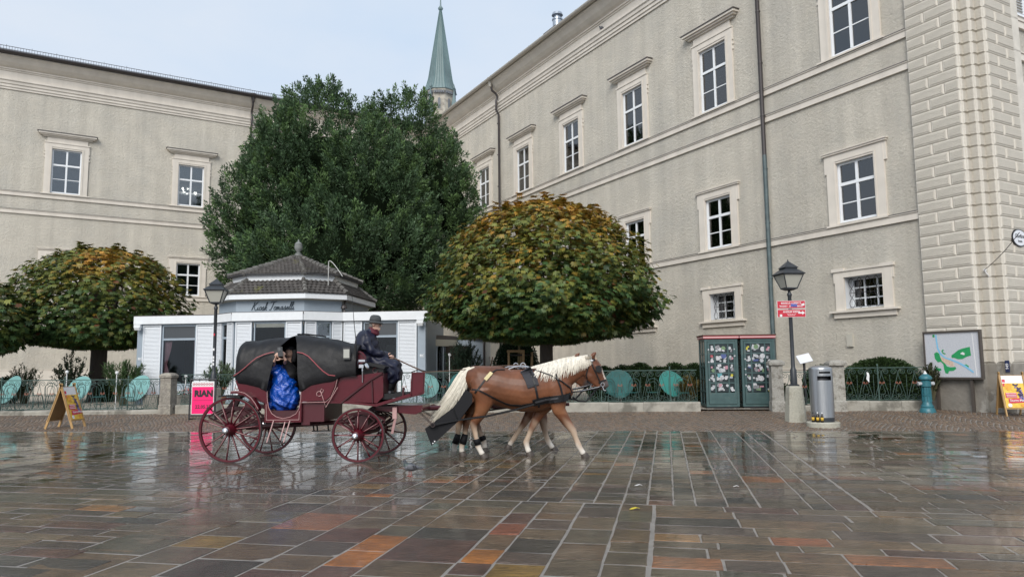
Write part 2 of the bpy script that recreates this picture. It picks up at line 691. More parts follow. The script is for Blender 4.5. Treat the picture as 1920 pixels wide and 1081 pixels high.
# the ochre and rust slabs that stand out in the nearer field
BRIGHT = []
for px_, py_, col_ in [(742, 1016, (.33, .125, .03)), (704, 1043, (.33, .125, .03)), (895, 1047, (.34, .135, .03)), (150, 952, (.24, .12, .045)), (545, 978, (.20, .085, .045)), (420, 1019, (.17, .11, .03)),
                       (1258, 938, (.17, .075, .045)), (1260, 1043, (.25, .11, .05)), (1300, 1012, (.21, .12, .05)), (1490, 1022, (.27, .105, .05)), (1590, 1049, (.24, .11, .055)), (985, 985, (.23, .08, .045)), (960, 1060, (.19, .12, .03))]:
    d_ = ray(px_, py_)
    g_ = CAMP + d_ * (-CAMH / d_.z)
    BRIGHT.append((g_.x * math.cos(TH) - g_.y * math.sin(TH), g_.x * math.sin(TH) + g_.y * math.cos(TH), col_))
for i, (a, s) in enumerate(keep):
    c = random.choices(_cs, _wt)[0]
    if s[2] < 8.4 and c[0] > .14:
        c = (.116, .080, .050)
    for bu, bv, bc in BRIGHT:
        if s[0] < bu < s[1] and s[2] < bv < s[3]:
            c = bc
    x, y = uv((s[0] + s[1]) / 2, (s[2] + s[3]) / 2)
    kq = .84 if s[2] < 8.4 else .60      # the nearer field is tinted paler than the farther one
    c = tuple(q_ * kq * f_ for q_, f_ in zip(jit(c, .16), (1.08, 1.0, .88)))
    if i < 299:
        one = MB()
        stone_mesh(one, s, c)
        one.build('paving_stone', M_stone, pav, fix=False)
    else:
        stone_mesh(small, s, c)
o = small.build('paving_stone', M_stone, pav, fix=False)
o['kind'] = 'stuff'

# small setts of the strip under the kerb, laid in bows
def setts():
    V, F, T = [], [], []
    sp = .108
    xs_ = np.arange(-24, 17, sp)
    n = 0
    rs = np.random.default_rng(5)
    for r_, wv in enumerate(np.arange(.03, 7.4, sp)):
        for x in xs_:
            xx = x + (r_ % 2) * sp / 2 + rs.uniform(-.008, .008)
            ww = wv + .20 * abs(math.sin(PI * xx / 1.3)) - .1 + rs.uniform(-.006, .006)
            if ww < .02:
                continue
            y = ww + 17.45 - .103 * xx
            if abs(xx) > 2.5 + .80 * y:
                continue
            z = gz(xx, y) + .004 + rs.uniform(-.003, .004)
            hx, hy = sp / 2 - .007 - rs.uniform(0, .005), sp / 2 - .006 - rs.uniform(0, .006)
            a = rs.uniform(-.12, .12)
            ca, sa = math.cos(a), math.sin(a)
            for k, zz in ((1.0, z - .022), (.72, z)):
                for sx, sy in ((-1, -1), (1, -1), (1, 1), (-1, 1)):
                    dx, dy = sx * hx * k, sy * hy * k
                    V.append((xx + dx * ca - dy * sa, y + dx * sa + dy * ca, zz + .03 * (dx * sa + dy * ca)))
            F += [(n + 4, n + 5, n + 6, n + 7), (n, n + 1, n + 5, n + 4), (n + 1, n + 2, n + 6, n + 5), (n + 2, n + 3, n + 7, n + 6), (n + 3, n, n + 4, n + 7)]
            t = np.array([(.150, .100, .068), (.125, .092, .068), (.165, .115, .078), (.105, .082, .066)][rs.integers(4)]) * rs.uniform(.8, 1.2)
            T += [t] * 5
            n += 8
    return np.array(V), np.array(F), np.array(T)
V, F, T = setts()
M_sett = mat('wet_sett', rough=.34, tint=True, var=.2, vscale=14, bump=.4, bscale=60, bdist=.01, rvar=.14, spec=.4)
o = put('cobbles', mesh_np('cobbles', V, F, M_sett, T), None)
tag(o, 'wet brown cobbled strip along the garden kerb', kind='stuff')
# ================================================================== the two palace wings
M_stucco = mat('roughcast', (.60, .556, .475), .85, var=.10, vscale=1.1, bump=1.0, bscale=9, bdist=.085, dirt=(.51, .485, .43), dscale=.5, dlo=.45, dhi=.75, detail=9, streak=.15)
M_trim = mat('stone_trim', (.68, .625, .55), .75, var=.06, vscale=2, streak=.10, bump=.12, bscale=60, bdist=.01)
M_white = mat('white_sash_paint', (.80, .82, .84), .4)
M_inner = mat('window_reveal_white', (.62, .64, .66), .6)
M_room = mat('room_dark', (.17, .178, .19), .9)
M_lead = mat('lead_flashing', (.10, .09, .085), .5)
M_pipe = mat('bronze_pipe', (.060, .052, .052), .42, metal=.3)
M_pipe2 = mat('verdigris_pipe', (.085, .115, .120), .5, metal=.2, var=.35, vscale=4)
M_zinc = mat('cream_zinc', (.46, .43, .38), .5)
M_roof = mat('dark_roofing', (.07, .07, .075), .7)
M_iron = mat('wrought_iron_black', (.03, .03, .033), .5)
M_glass = glass_mat('window_glass', refl=.95, ior=2.05)
M_blind = mat('pale_blind', (.55, .66, .68), .8)
M_rock = mat('quoin_roughcast', (.535, .495, .425), .85, var=.12, vscale=1.6, bump=.8, bscale=24, bdist=.035, detail=3)
M_plinth = mat('weathered_plinth', (.235, .215, .185), .8, var=.25, vscale=2.2, bump=.6, bscale=8, bdist=.04, dirt=(.36, .34, .30), dscale=1.7, dlo=.55, dhi=.62)

WS = 1.055
RW0, LW0 = Vector((12.43, 21.69, -.085)), Vector((-21.70, 45.45, -.085))
RROT, LROT = R(118.9), R(-148.35)
right = thing('palace_wing', 'beige roughcast palace wing running away behind the round tree and phone booths', 'building', RW0, RROT)
left = thing('palace_wing', 'beige roughcast palace wing beyond the kiosk at the back of the garden', 'building', LW0, LROT)
right.scale = left.scale = (WS, WS, WS)

def rect_wall(mb, s0, s1, z0, z1, holes, depth=.12):
    """front skin at y=0 with true openings"""
    ss = sorted({s0, s1} | {h[0] for h in holes} | {h[1] for h in holes})
    zz = sorted({z0, z1} | {h[2] for h in holes} | {h[3] for h in holes})
    for i in range(len(ss) - 1):
        for k in range(len(zz) - 1):
            a, b, c, d = ss[i], ss[i + 1], zz[k], zz[k + 1]
            if any(h[0] <= a + 1e-6 and b - 1e-6 <= h[1] and h[2] <= c + 1e-6 and d - 1e-6 <= h[3] for h in holes):
                continue
            mb.add([(a, 0, c), (b, 0, c), (b, 0, d), (a, 0, d)], [(0, 1, 2, 3)])

def profile(mb, pts, s0, s1, m=0):
    """moulding: (y, z) outline drawn along the wall, closed behind the wall face"""
    poly = [(-.03, pts[0][1])] + pts + [(-.03, pts[-1][1])]
    mb.prism(poly, s0, s1, 'x', m)

CORNICE = [(.02, 17.0), (.06, 17.0), (.06, 17.12), (.11, 17.13), (.11, 17.27), (.16, 17.29), (.18, 17.42), (.24, 17.47), (.24, 17.55), (.05, 17.60),
           (.05, 18.02), (.10, 18.03), (.10, 18.10), (.16, 18.11), (.16, 18.18), (.30, 18.26), (.46, 18.40), (.60, 18.58), (.68, 18.66), (.72, 18.68), (.72, 18.74)]

WIN_SPEC = {'upper': (.72, 11.45, 13.97), 'mid': (.66, 5.96, 7.90), 'low': (.66, 3.22, 4.21)}

def sash_mesh(w, z0, z1, low=False):
    sh = MB()
    fr = .075
    for y0, y1 in (((-.12, -.05), (-.46, -.42)) if not low else ((-.40, -.34),)):
        sh.box(-w + .004, -w + fr, y0, y1, z0 + .004, z1 - .004)
        sh.box(w - fr, w - .004, y0, y1, z0 + .004, z1 - .004)
        sh.box(-w + fr, w - fr, y0 + .003, y1 - .003, z0 + .004, z0 + fr)
        sh.box(-w + fr, w - fr, y0 + .003, y1 - .003, z1 - fr, z1 - .004)
        zt = z0 + (z1 - z0) * .64
        if low:
            for k in (1, 2):
                x = -w + 2 * w * k / 3
                sh.box(x - .025, x + .025, y0 + .006, y1 - .006, z0 + fr, z1 - fr)
                z = z0 + (z1 - z0) * k / 3
                sh.box(-w + fr, w - fr, y0 + .01, y1 - .01, z - .02, z + .02)
        else:
            sh.box(-.045, .045, y0 + .006, y1 + .004, z0 + fr, z1 - fr)
            sh.box(-w + fr, w - fr, y0 + .009, y1 + .012, zt - .05, zt + .05)
            zb = z0 + (z1 - z0) * .32
            sh.box(-w + fr, w - fr, y0 + .012, y1 - .014, zb - .018, zb + .018)
    return sh.mesh('sash', M_white)

def surround_mesh(kind):
    w, z0, z1 = WIN_SPEC[kind]
    mb = MB()
    if kind == 'upper':
        for sx in (-1, 1):
            a, b = sorted((sx * w, sx * 1.06))
            mb.box(a, b, -.02, .07, 11.36, 14.28)
            a, b = sorted((sx * 1.06, sx * 1.12))
            mb.box(a, b, -.02, .05, 13.62, 13.72)
            mb.box(a, b, -.02, .05, 13.42, 13.50)
            a, b = sorted((sx * 1.05, sx * 1.10))
            mb.box(a, b, -.02, .055, 13.80, 14.26)
            a, b = sorted((sx * (w + .02), sx * (w + .09)))
            mb.box(a, b, .068, .09, 11.37, 14.05)
        mb.box(-w, w, -.02, .07, z1, 14.28)
        mb.box(-w - .09, w + .09, .069, .092, 14.05, 14.11)
        mb.box(-1.1, 1.1, -.02, .10, 14.281, 14.34)
        mb.box(-.99, .99, -.02, .06, 14.34, 14.62)
        mb.box(-1.18, 1.18, -.02, .15, 11.335, 11.39)
    elif kind == 'mid':
        for sx in (-1, 1):
            a, b = sorted((sx * w, sx * 1.0))
            mb.box(a, b, -.02, .07, 5.89, 8.2)
            a, b = sorted((sx * 1.0, sx * 1.08))
            mb.box(a, b, -.02, .06, 7.62, 8.2)
            a, b = sorted((sx * (w + .02), sx * (w + .07)))
            mb.box(a, b, .068, .085, 5.9, 7.96)
        mb.box(-w, w, -.02, .07, z1, 8.2)
        mb.box(-w - .07, w + .07, .069, .086, 7.96, 8.0)
        mb.box(-1.12, 1.12, -.02, .12, 8.201, 8.26)
        mb.box(-1.15, 1.15, -.02, .15, 8.26, 8.29)
        mb.box(-1.06, 1.06, -.02, .13, 5.85, 5.905)
    else:
        for sx in (-1, 1):
            a, b = sorted((sx * w, sx * .97))
            mb.box(a, b, -.02, .06, 3.16, 4.40)
            a, b = sorted((sx * .97, sx * 1.02))
            mb.box(a, b, -.02, .05, 4.05, 4.40)
            a, b = sorted((sx * .62, sx * 1.06))
            mb.box(a, b, -.02, .10, 4.401, 4.50)
        mb.box(-w, w, -.02, .06, z1, 4.40)
        mb.box(-.62, .62, -.02, .095, 4.401, 4.45)
        mb.box(-1.16, 1.16, -.02, .16, 3.10, 3.16)
        mb.box(-1.05, 1.05, -.02, .07, 2.93, 3.10)
    # the opening: reveals, inner wall and a back plate coloured dark to stand for an unlit room
    dp = .62
    for sx in (-1, 1):
        a, b = sorted((sx * w, sx * (w + .05)))
        mb.box(a, b, -dp, -.021, z0, z1, 1)
    mb.box(-w - .05, w + .05, -dp, -.021, z1 + .001, z1 + .05, 1)
    mb.box(-w - .05, w + .05, -dp, -.021, z0 - .05, z0 - .001, 1)
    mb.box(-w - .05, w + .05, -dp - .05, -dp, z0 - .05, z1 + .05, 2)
    return mb.mesh('window', [M_trim, M_inner, M_room])

def hood_mesh():
    mb = MB()
    mb.box(-1.22, 1.22, -.02, .13, 14.62, 14.69)
    mb.box(-1.34, 1.34, -.02, .22, 14.69, 14.76)
    mb.box(-1.42, 1.42, -.02, .29, 14.76, 14.85)
    mb.box(-1.47, 1.47, -.02, .33, 14.851, 14.88, 1)
    return mb.mesh('window_hood', [M_trim, M_lead])

def pane_meshes(w, z0, z1):
    fr = .075
    zt, zb = z0 + (z1 - z0) * .64, z0 + (z1 - z0) * .32
    out = []
    for a, b in ((-w + fr, -.045), (.045, w - fr)):
        for c, d in ((z0 + fr, zb - .018), (zb + .018, zt - .05), (zt + .05, z1 - fr)):
            mb = MB()
            mb.box(a, b, -.090, -.084, c, d)
            out.append(mb.mesh('pane', M_glass))
    return out

def grille_mesh():
    mb = MB()
    w, z0, z1 = WIN_SPEC['low']
    for k in range(3):
        z = z0 + .05 + (z1 - z0 - .1) * k / 2
        mb.tube([(-w + .01, -.2, z), (w - .01, -.2, z)], .009, 5)
    for k in range(5):
        x = -w + .09 + (2 * w - .18) * k / 4
        for sg in (-1, 1):
            pts = []
            for i in range(13):
                z = z0 + .01 + (z1 - z0 - .02) * i / 12
                pts.append((x + sg * .085 * math.sin(PI * (i / 12) * 3), -.2 + .012 * sg, z))
            mb.tube(pts, .008, 5)
    return mb.mesh('grille', M_iron)

LOW_GRID = sash_mesh(.66, 3.22, 4.21, True)
SURR = {k: surround_mesh(k) for k in WIN_SPEC}
SASH = {'upper': sash_mesh(*WIN_SPEC['upper']), 'mid': sash_mesh(*WIN_SPEC['mid']), 'low': LOW_GRID}
PANES = {k: pane_meshes(*WIN_SPEC[k]) for k in ('upper', 'mid')}
_lp = MB(); _lp.box(-.58, .58, -.375, -.369, 3.30, 4.13)
LOWPANE = _lp.mesh('pane', M_glass)
HOOD, GRILLE = hood_mesh(), grille_mesh()

def window(building, kind, c, blind=None, curtain=False):
    o = put('window', SURR[kind], building, (c, 0, 0))
    put('sash', SASH[kind], o)
    if kind == 'low':
        put('pane', LOWPANE, o)
        put('grille', GRILLE, o)
        return o
    for m in PANES[kind]:
        put('pane', m, o)
    if kind == 'upper':
        put('window_hood', HOOD, o)
    w, z0, z1 = WIN_SPEC[kind]
    if blind:
        mb = MB()
        mb.box(-w + .02, w - .02, -.24, -.22, z0 + (z1 - z0) * blind, z1 - .03)
        mb.build('blind', M_blind, o)
    if curtain:
        mb = MB()
        for x0, x1 in ((-w + .02, -w + .42), (w - .42, w - .02)):
            n = 10
            pts = [(x0 + (x1 - x0) * i / n, -.52 - .03 * (i % 2)) for i in range(n + 1)]
            mb.prism(pts + [(x, y - .012) for x, y in reversed(pts)], z0 + .04, z1 - .04, 'z')
        mb.build('curtain', M_inner, o)
    return o

def wing(building, s0, s1, wins, gutter_mat, plinth_z):
    holes = []
    for kind, c, *_ in wins:
        w, z0, z1 = WIN_SPEC[kind]
        holes.append((c - w, c + w, z0, z1))
    mb = MB()
    rect_wall(mb, s0, s1, -.3, 17.1, holes)
    mb.add([(s0, 0, -.3), (s0, -9, -.3), (s0, -9, 18), (s0, 0, 18)], [(0, 1, 2, 3)])
    mb.build('wall', M_stucco, building, fix=False)
    mb = MB()
    profile(mb, CORNICE, s0, s1)
    mb.build('cornice', M_trim, building)
    for z in (11.09, 10.11, 5.63):
        mb = MB()
        mb.box(s0, s1, -.02, .07, z, z + .2)
        mb.box(s0, s1, -.02, .10, z + .2, z + .235)
        mb.box(s0, s1, -.02, .115, z + .236, z + .25, 1)
        mb.build('ledge', [M_trim, M_lead], building)
    mb = MB()
    mb.box(s0, s1, -.02, .05, -.3, plinth_z - .04)
    mb.box(s0, s1, -.02, .07, plinth_z - .04, plinth_z)
    mb.build('plinth', M_trim, building)
    mb = MB()
    n = 8
    arc = [(.86 + .13 * math.cos(PI + PI * i / n), 18.86 + .13 * math.sin(PI + PI * i / n)) for i in range(n + 1)]
    arc2 = [(.86 + .105 * math.cos(2 * PI - PI * i / n), 18.86 + .105 * math.sin(2 * PI - PI * i / n)) for i in range(n + 1)]
    mb.prism(arc + arc2, s0, s1, 'x')
    mb.box(s0, s1, .5, .74, 18.741, 18.80)
    mb.build('gutter', gutter_mat, building, auto=40)
    mb = MB()
    mb.add([(s0, .76, 18.81), (s1, .76, 18.81), (s1, -9, 22.6), (s0, -9, 22.6), (s0, .76, 18.86), (s1, .76, 18.86), (s1, -9, 22.66), (s0, -9, 22.66)],
           [(0, 1, 2, 3), (7, 6, 5, 4), (0, 4, 5, 1), (2, 6, 7, 3), (0, 3, 7, 4), (1, 5, 6, 2)])
    mb.build('roof', M_roof, building)
    # snow guard: posts with a light ladder of bars
    mb = MB()
    x = s0 + .3
    k = 0
    while x < s1:
        mb.box(x - .008, x + .008, .42, .44, 18.98, 19.30 + (.08 if k % 9 == 0 else 0))
        x += .13
        k += 1
    mb.box(s0, s1, .421, .439, 19.02, 19.04)
    mb.box(s0, s1, .419, .441, 19.28, 19.305)
    o = mb.build('snow_guard', M_pipe, building)
    o['kind'] = 'stuff'
    for kind, c, *rest in wins:
        window(building, kind, c, *rest)

RWINS = [('upper', 1.87, .62), ('upper', 7.85, None, True), ('upper', 12.87, None, True), ('upper', 17.9, None, True), ('upper', 22.87, None, True), ('upper', 27.8), ('upper', 32.6),
         ('mid', 1.97, .55), ('mid', 7.87, None, True), ('mid', 12.93, .3), ('mid', 17.9), ('mid', 22.9), ('low', 1.93), ('low', 7.85), ('low', 12.8), ('low', 22.9)]
LWINS = [('upper', 11.9), ('upper', 5.47), ('upper', -1.06, .66), ('upper', -7.6), ('mid', 11.9), ('mid', 5.5), ('mid', -1.08), ('mid', -7.6), ('low', 11.9), ('low', 4.7), ('low', -1.1)]
wing(right, .02, 36.2, RWINS, M_zinc, 1.36)
wing(left, -17.46, 17.5, LWINS, M_pipe, 1.6)

# the small bright lamps of a chandelier seen through one window
M_lamp = mat('chandelier_bulb', (1, .93, .8), .4, emit=3.0)
ch = MB()
rc = random.Random(4)
for k in range(13):
    ch.lathe([(.006, -.05), (.04, -.02), (.04, .02), (.006, .05)], 6, (-1.06 + rc.uniform(-.5, .5), -.30 - rc.uniform(0, .06), 12.45 + rc.uniform(-.25, .2)))
o = ch.build('chandelier', M_lamp, left)
tag(o, 'small lit chandelier bulbs')

def downpipe(building, s, z_top, z_mid, mats, hopper=True):
    mb = MB()
    if z_mid is None:
        mb.tube([(s, .62, 18.55), (s, .62, 18.35), (s, .58, 18.2), (s - .02, .34, 18.05), (s - .02, .22, 17.85), (s - .02, .15 + .16, 17.6), (s - .02, .31, 17.0), (s - .02, .14, 16.75), (s - .02, .14, .1)], .068, 10)
        mb.lathe([(.07, 18.42), (.085, 18.45), (.1, 18.6), (.17, 18.8), (.19, 18.98), (.17, 18.98)], 12, (s, .70, 0), m=1)
    else:
        mb.tube([(s, .31, 18.6), (s, .31, 17.0), (s, .16, 16.8), (s, .16, z_mid)], .075, 10)
        mb.tube([(s, .16, z_mid - .001), (s, .16, .1)], .078, 10, 1)
    z = 16.2
    while z > .5:
        q = 1 if (z_mid is not None and z < z_mid) else 0
        mb.lathe([(.083, z - .03), (.09, z - .02), (.09, z + .02), (.083, z + .03)], 10, (s, .15, 0), m=0 if z_mid is None else q)
        z -= 1.95
    return mb.build('downpipe', mats, building, auto=50)
downpipe(right, 5.39, 18.6, 8.9, [M_pipe, M_pipe2])
downpipe(right, 25.6, 18.6, None, [M_pipe, M_zinc])
downpipe(left, -4.45, 18.6, None, [M_pipe, M_pipe])

mb = MB()
mb.box(23.7, 24.95, -3.9, -2.9, 19.5, 22.2)
mb.box(23.6, 25.05, -4.0, -2.8, 22.201, 22.32, 1)
mb.lathe([(.3, 22.32), (.3, 23.0), (.34, 23.02), (.34, 23.1), (.2, 23.12), (.2, 23.3), (.36, 23.34), (.30, 23.5), (.1, 23.6)], 14, (24.3, -3.4, 0), m=2)
mb.build('chimney', [M_trim, M_lead, mat('galvanised_cowl', (.36, .40, .45), .4, metal=.6)], right)
mb = MB()
mb.box(2.39, 2.60, -.01, .06, 2.03, 2.42)
mb.box(2.47, 2.53, .061, .068, 2.06, 2.12)
mb.build('cover_plate', mat('cover_plate_paint', (.50, .475, .41), .6), right)
mb = MB()
mb.box(2.75, 3.05, -.01, .05, 1.48, 1.58)
mb.build('cable_box', mat('pale_plastic', (.6, .6, .58), .5), right)

# ---- rusticated corner pier: stepped in plan, every block its own piece
pier = MB()
PLAN = [(0, .10), (-1.43, .10), (-1.43, -.11), (-1.68, -.11), (-1.68, -.37), (-1.91, -.37), (-1.91, -1.81)]
pier.prism([(.0, -2.2)] + PLAN + [(-1.91, -2.2)], 0.0, 18.0, 'z')
M_margin = mat('quoin_margin', (.62, .58, .51), .8, var=.12, vscale=3)
pier_o = pier.build('corner_pier', M_margin, right)
mb = MB()
PL2 = [(.06, .13), (-1.47, .16), (-1.47, -.06), (-1.72, -.06), (-1.72, -.31), (-1.98, -.31), (-1.98, -1.86)]
mb.prism([(.06, -2.3)] + PL2 + [(-1.98, -2.3)], -.2, 1.47, 'z')
mb.build('pier_base', M_plinth, right)
BLOCKS = {}
def quoin(face, a, b, z0, z1):
    """block on a face: front faces +y (offset y), side faces look along -x"""
    key = (face, round(b - a, 3))
    if key not in BLOCKS:
        m_ = MB()
        L_, H_ = b - a, .325
        def P(u, z, d):
            return (-u, d, z) if face == 'f' else (-d, -u, z)
        g = .009
        q_ = 1.0 if L_ > .3 else .45
        lv = [(g, 0.0), (g + .004, .022), (g + .030 * q_, .036), (g + .042 * q_, .030), (g + .054 * q_, .046)]
        vs = []
        for ins, d in lv:
            vs += [P(ins, ins, d), P(L_ - ins, ins, d), P(L_ - ins, H_ - ins, d), P(ins, H_ - ins, d)]
        for k in range(4):
            for i in range(4):
                m_.f.append((k * 4 + i, k * 4 + (i + 1) % 4, k * 4 + 4 + (i + 1) % 4, k * 4 + 4 + i)); m_.m.append(0 if k < 3 else 1); m_.c.append(None)
        m_.f.append((16, 17, 18, 19)); m_.m.append(1); m_.c.append(None)
        m_.v = vs
        BLOCKS[key] = m_.mesh('quoin_block', [M_margin, M_rock])
    return BLOCKS[key]
for k in range(33):
    z = 1.49 + k * .325
    if k % 2:
        fa = [(0, 1.0), (1.0, 1.43)]
        sb = [(0, .53), (.53, 1.44)]
    else:
        fa = [(0, .56), (.56, 1.43)]
        sb = [(0, 1.0), (1.0, 1.44)]
    for a, b in fa:
        put('quoin_block', quoin('f', a, b, 0, 0), pier_o, (-a, .10, z))
    put('quoin_block', quoin('s', 0, .21, 0, 0), pier_o, (-1.43, .10, z))
    put('quoin_block', quoin('f', 0, .25, 0, 0), pier_o, (-1.43, -.11, z))
    put('quoin_block', quoin('s', 0, .26, 0, 0), pier_o, (-1.68, -.11, z))
    put('quoin_block', quoin('f', 0, .23, 0, 0), pier_o, (-1.68, -.37, z))
    for a, b in sb:
        put('quoin_block', quoin('s', a, b, 0, 0), pier_o, (-1.91, -.37 - a, z))
# street front beyond the pier
mb = MB()
mb.add([(-1.80, -1.8, -.3), (-1.80, -14, -.3), (-1.80, -14, 18), (-1.80, -1.8, 18)], [(0, 1, 2, 3)])
mb.build('street_wall', M_stucco, right, fix=False)
for z in (11.09, 10.11, 5.63):
    mb = MB()
    mb.box(-1.88, -1.78, -14, -1.83, z, z + .2)
    mb.box(-1.91, -1.78, -14, -1.83, z + .2, z + .235)
    mb.build('ledge', M_trim, right)
for z0, z1 in ((11.45, 13.97), (7.1, 9.2)):
    for yc in (-2.62, -5.2):
        mb = MB()
        mb.box(-1.86, -1.79, yc - .75, yc + .75, z0 - .1, z1 + .25)
        f = mb.build('window', M_trim, right)
        mb = MB()
        for q in (-1, 1):
            a, b = sorted((yc + q * .01, yc + q * .62))
            mb.box(-1.90, -1.861, a, a + .06, z0, z1)
            mb.box(-1.90, -1.861, b - .06, b, z0, z1)
            mb.box(-1.90, -1.861, a + .06, b - .06, z0, z0 + .07)
            mb.box(-1.90, -1.861, a + .06, b - .06, z1 - .07, z1)
            n = int((z1 - z0) / .085)
            for i in range(n - 1):
                z = z0 + .09 + i * .085
                M = Matrix.Translation((-1.885, 0, z)) @ Matrix.Rotation(R(-35), 4, 'Y')
                mb.box(-.03, .03, a + .06, b - .06, -.006, .006, M=M)
        mb.build('shutter', M_white, f)
cor = MB()
profile(cor, CORNICE, -3.1, .0)
cor.build('cornice', M_trim, right)

# ================================================================== church tower far behind
M_copper = mat('verdigris_copper', (.17, .235, .235), .6, var=.25, vscale=.5, dirt=(.10, .135, .14), dscale=.35, dlo=.45, dhi=.7, stretch=(1, 1, .3))
M_church = mat('tower_stone', (.42, .385, .32), .85, var=.22, vscale=1.2, bump=.4, bscale=6, bdist=.08, dirt=(.25, .22, .19), dscale=.9)
TY = 130.0
tb = at(826, 200, TY)
tower = thing('church_tower', 'slim grey green copper church spire rising behind the dark yew tree', 'church', (tb.x, TY, 0))
zt = [at(825, y, TY).z for y in (176, 155, 20, 2)]      # eaves, belly, knob, tip
za, z2, z3, z4 = zt[0], zt[1], zt[2], zt[3]
mb = MB()
mb.lathe([(2.72, 0), (2.72, za - 5.0), (2.95, za - 4.9), (2.95, za - 4.7), (2.55, za - 4.5), (2.55, za - .9), (2.7, za - .5), (2.9, za - .2), (2.9, za + .1)], 8, rot=PI / 8)
mb.build('tower_shaft', M_church, tower)
sp = MB()
sp.lathe([(3.12, za + .1), (3.12, za + .2), (2.65, za + 1.3), (2.3, za + 2.6), (.22, z3), (.22, z3 + .1)], 8, rot=PI / 8)
sp_o = sp.build('spire', M_copper, tower)
sm = MB()
for i in range(8):
    for t in (0, .25, .5, .75):
        a0 = PI / 8 + i * PI / 4
        def P(r, z, t=t, a0=a0):
            p, q = Vector((math.cos(a0), math.sin(a0))), Vector((math.cos(a0 + PI / 4), math.sin(a0 + PI / 4)))
            v = p.lerp(q, t) * r
            return Vector((v.x, v.y, z))
        sm.tube([P(3.13, za + .2), P(2.66, za + 1.3), P(2.31, za + 2.6), P(.25, z3)], [.05 if t else .09] * 3 + [.02], 4)
sm.build('standing_seam', mat('copper_seam', (.12, .19, .19), .6), sp_o)['kind'] = 'stuff'
mb = MB()
mb.lathe([(.2, z3), (.42, z3 + .15), (.5, z3 + .4), (.3, z3 + .7), (.14, z3 + 1.0), (.12, z4), (.03, z4 + 3.0)], 10)
mb.build('finial', M_copper, tower)
for k in range(8):
    a = k * PI / 4 - PI / 2
    M = Matrix.Rotation(a + PI / 2, 4, 'Z')
    mb = MB()
    arch = [(-.42, 0), (.42, 0), (.42, 1.9)] + [(.42 * math.cos(t), 1.9 + .55 * math.sin(t)) for t in np.linspace(.3, PI - .3, 6)] + [(-.42, 1.9)]
    mb.prism([(x, z + za - 3.9) for x, z in arch], -2.44, -2.35, 'y', 0, M=M)
    inn = [(x * .62, .18 + z * .88 + za - 3.9) for x, z in arch]
    mb.prism(inn, -2.47, -2.36, 'y', 1, M=M)
    mb.build('belfry_window', [M_church, M_room], tower)
dz = MB()
for k in range(8):
    a = k * PI / 4 - PI / 2
    M = Matrix.Rotation(a + PI / 2, 4, 'Z')
    for i in range(5):
        x = -.8 + i * .4
        dz.prism([(x - .12, za - .75), (x + .12, za - .75), (x + .2, za - .35), (x, za - .2), (x - .2, za - .35)], -2.76, -2.4, 'y', M=M)
dz.build('frieze', M_room, tower)['kind'] = 'stuff'
for k in range(4):
    a = PI / 4 + k * PI / 2 + R(14)
    mb = MB()
    x, y = 3.05 * math.cos(a), 3.05 * math.sin(a)
    mb.lathe([(.55, za - 5), (.55, za - 3.6), (.62, za - 3.5), (.3, za - 1.6), (.06, za + .2), (.2, za + .4), (.2, za + .6), (.03, za + 1.2)], 8, (x, y, 0))
    mb.build('pinnacle', M_copper, tower)
rd = thing('church_roof', 'dark grey dormer roof beside the church spire above the eaves', 'roof', (tb.x + 5.6, TY + 3, 0))
mb = MB()
mb.prism([(-3.3, za - 6), (-3.3, za - 2.9), (-1.6, za - 1.0), (2.4, za - .4), (3.2, za - .9), (3.2, za - 6)], 0, 5)
mb.build('roof_body', M_roof, rd)
# ================================================================== garden, kerb, fence
M_kerb = mat('kerb_stone', (.33, .31, .265), .7, var=.25, vscale=3, bump=.5, bscale=25, bdist=.02, dirt=(.15, .14, .115), dscale=1.6, dlo=.48, dhi=.62, rvar=.1)
M_post = mat('post_granite', (.33, .315, .28), .8, var=.3, vscale=30, bump=.5, bscale=40, bdist=.015, dirt=(.15, .135, .11), dscale=5, dlo=.5, dhi=.66)
M_fence = mat('fence_green_iron', (.045, .085, .072), .5, var=.25, vscale=12)
M_rust = mat('fence_rust', (.30, .115, .075), .8)
M_teal = mat('teal_enamel', (.17, .35, .335), .35, var=.06)
M_tealdk = mat('dark_teal_enamel', (.02, .12, .115), .35)
M_chairiron = mat('cafe_chair_green', (.035, .075, .07), .45)
M_steel = mat('bare_steel', (.35, .35, .34), .4, metal=.6)

gd = MB()
gd.add([(-40, 23.6, .2), (-11, 23.4, .2), (5.7, 21.9, .2), (9, 21.5, .2), (12, 21.1, .2), (14, 30, .2), (14, 62, .2), (-40, 62, .2)], [tuple(range(8))])
tag(gd.build('garden_path', M_ground, fix=False), 'pale gravel of the cafe garden', kind='structure')

def kerb(name, label, a, b, top, parts=6, depth=.3):
    a, b = Vector((*a, 0)), Vector((*b, 0))
    ang = math.atan2(b.y - a.y, b.x - a.x)
    t = thing(name, label, 'kerb', a, ang)
    ln = (b - a).length
    cuts = [0] + sorted(ln * (i + random.uniform(-.2, .2)) / parts for i in range(1, parts)) + [ln]
    for i in range(parts):
        mb = MB()
        x0, x1 = cuts[i] + .004, cuts[i + 1] - .004
        h = top + random.uniform(-.008, .008)
        mb.prism([(0, -.1), (random.uniform(-.006, .006), h - .035), (.03, h), (depth - .03, h), (depth, h - .03), (depth, -.1)], x0, x1, 'x')
        mb.build('kerb_stone', M_kerb, t)
    return t
kerb('kerb', 'low grey kerb wall under the fence at the tilted left-hand tables', (-24, 23.45), (-11.2, 23.26), .27, 8)
kerb('kerb', 'long grey stained kerb wall behind the carriage and horses', (-10.7, 23.2), (5.55, 21.72), .42, 11)
kerb('kerb', 'short low kerb stone between phone booths and steel bin', (8.0, 21.5), (9.2, 21.36), .30, 1)
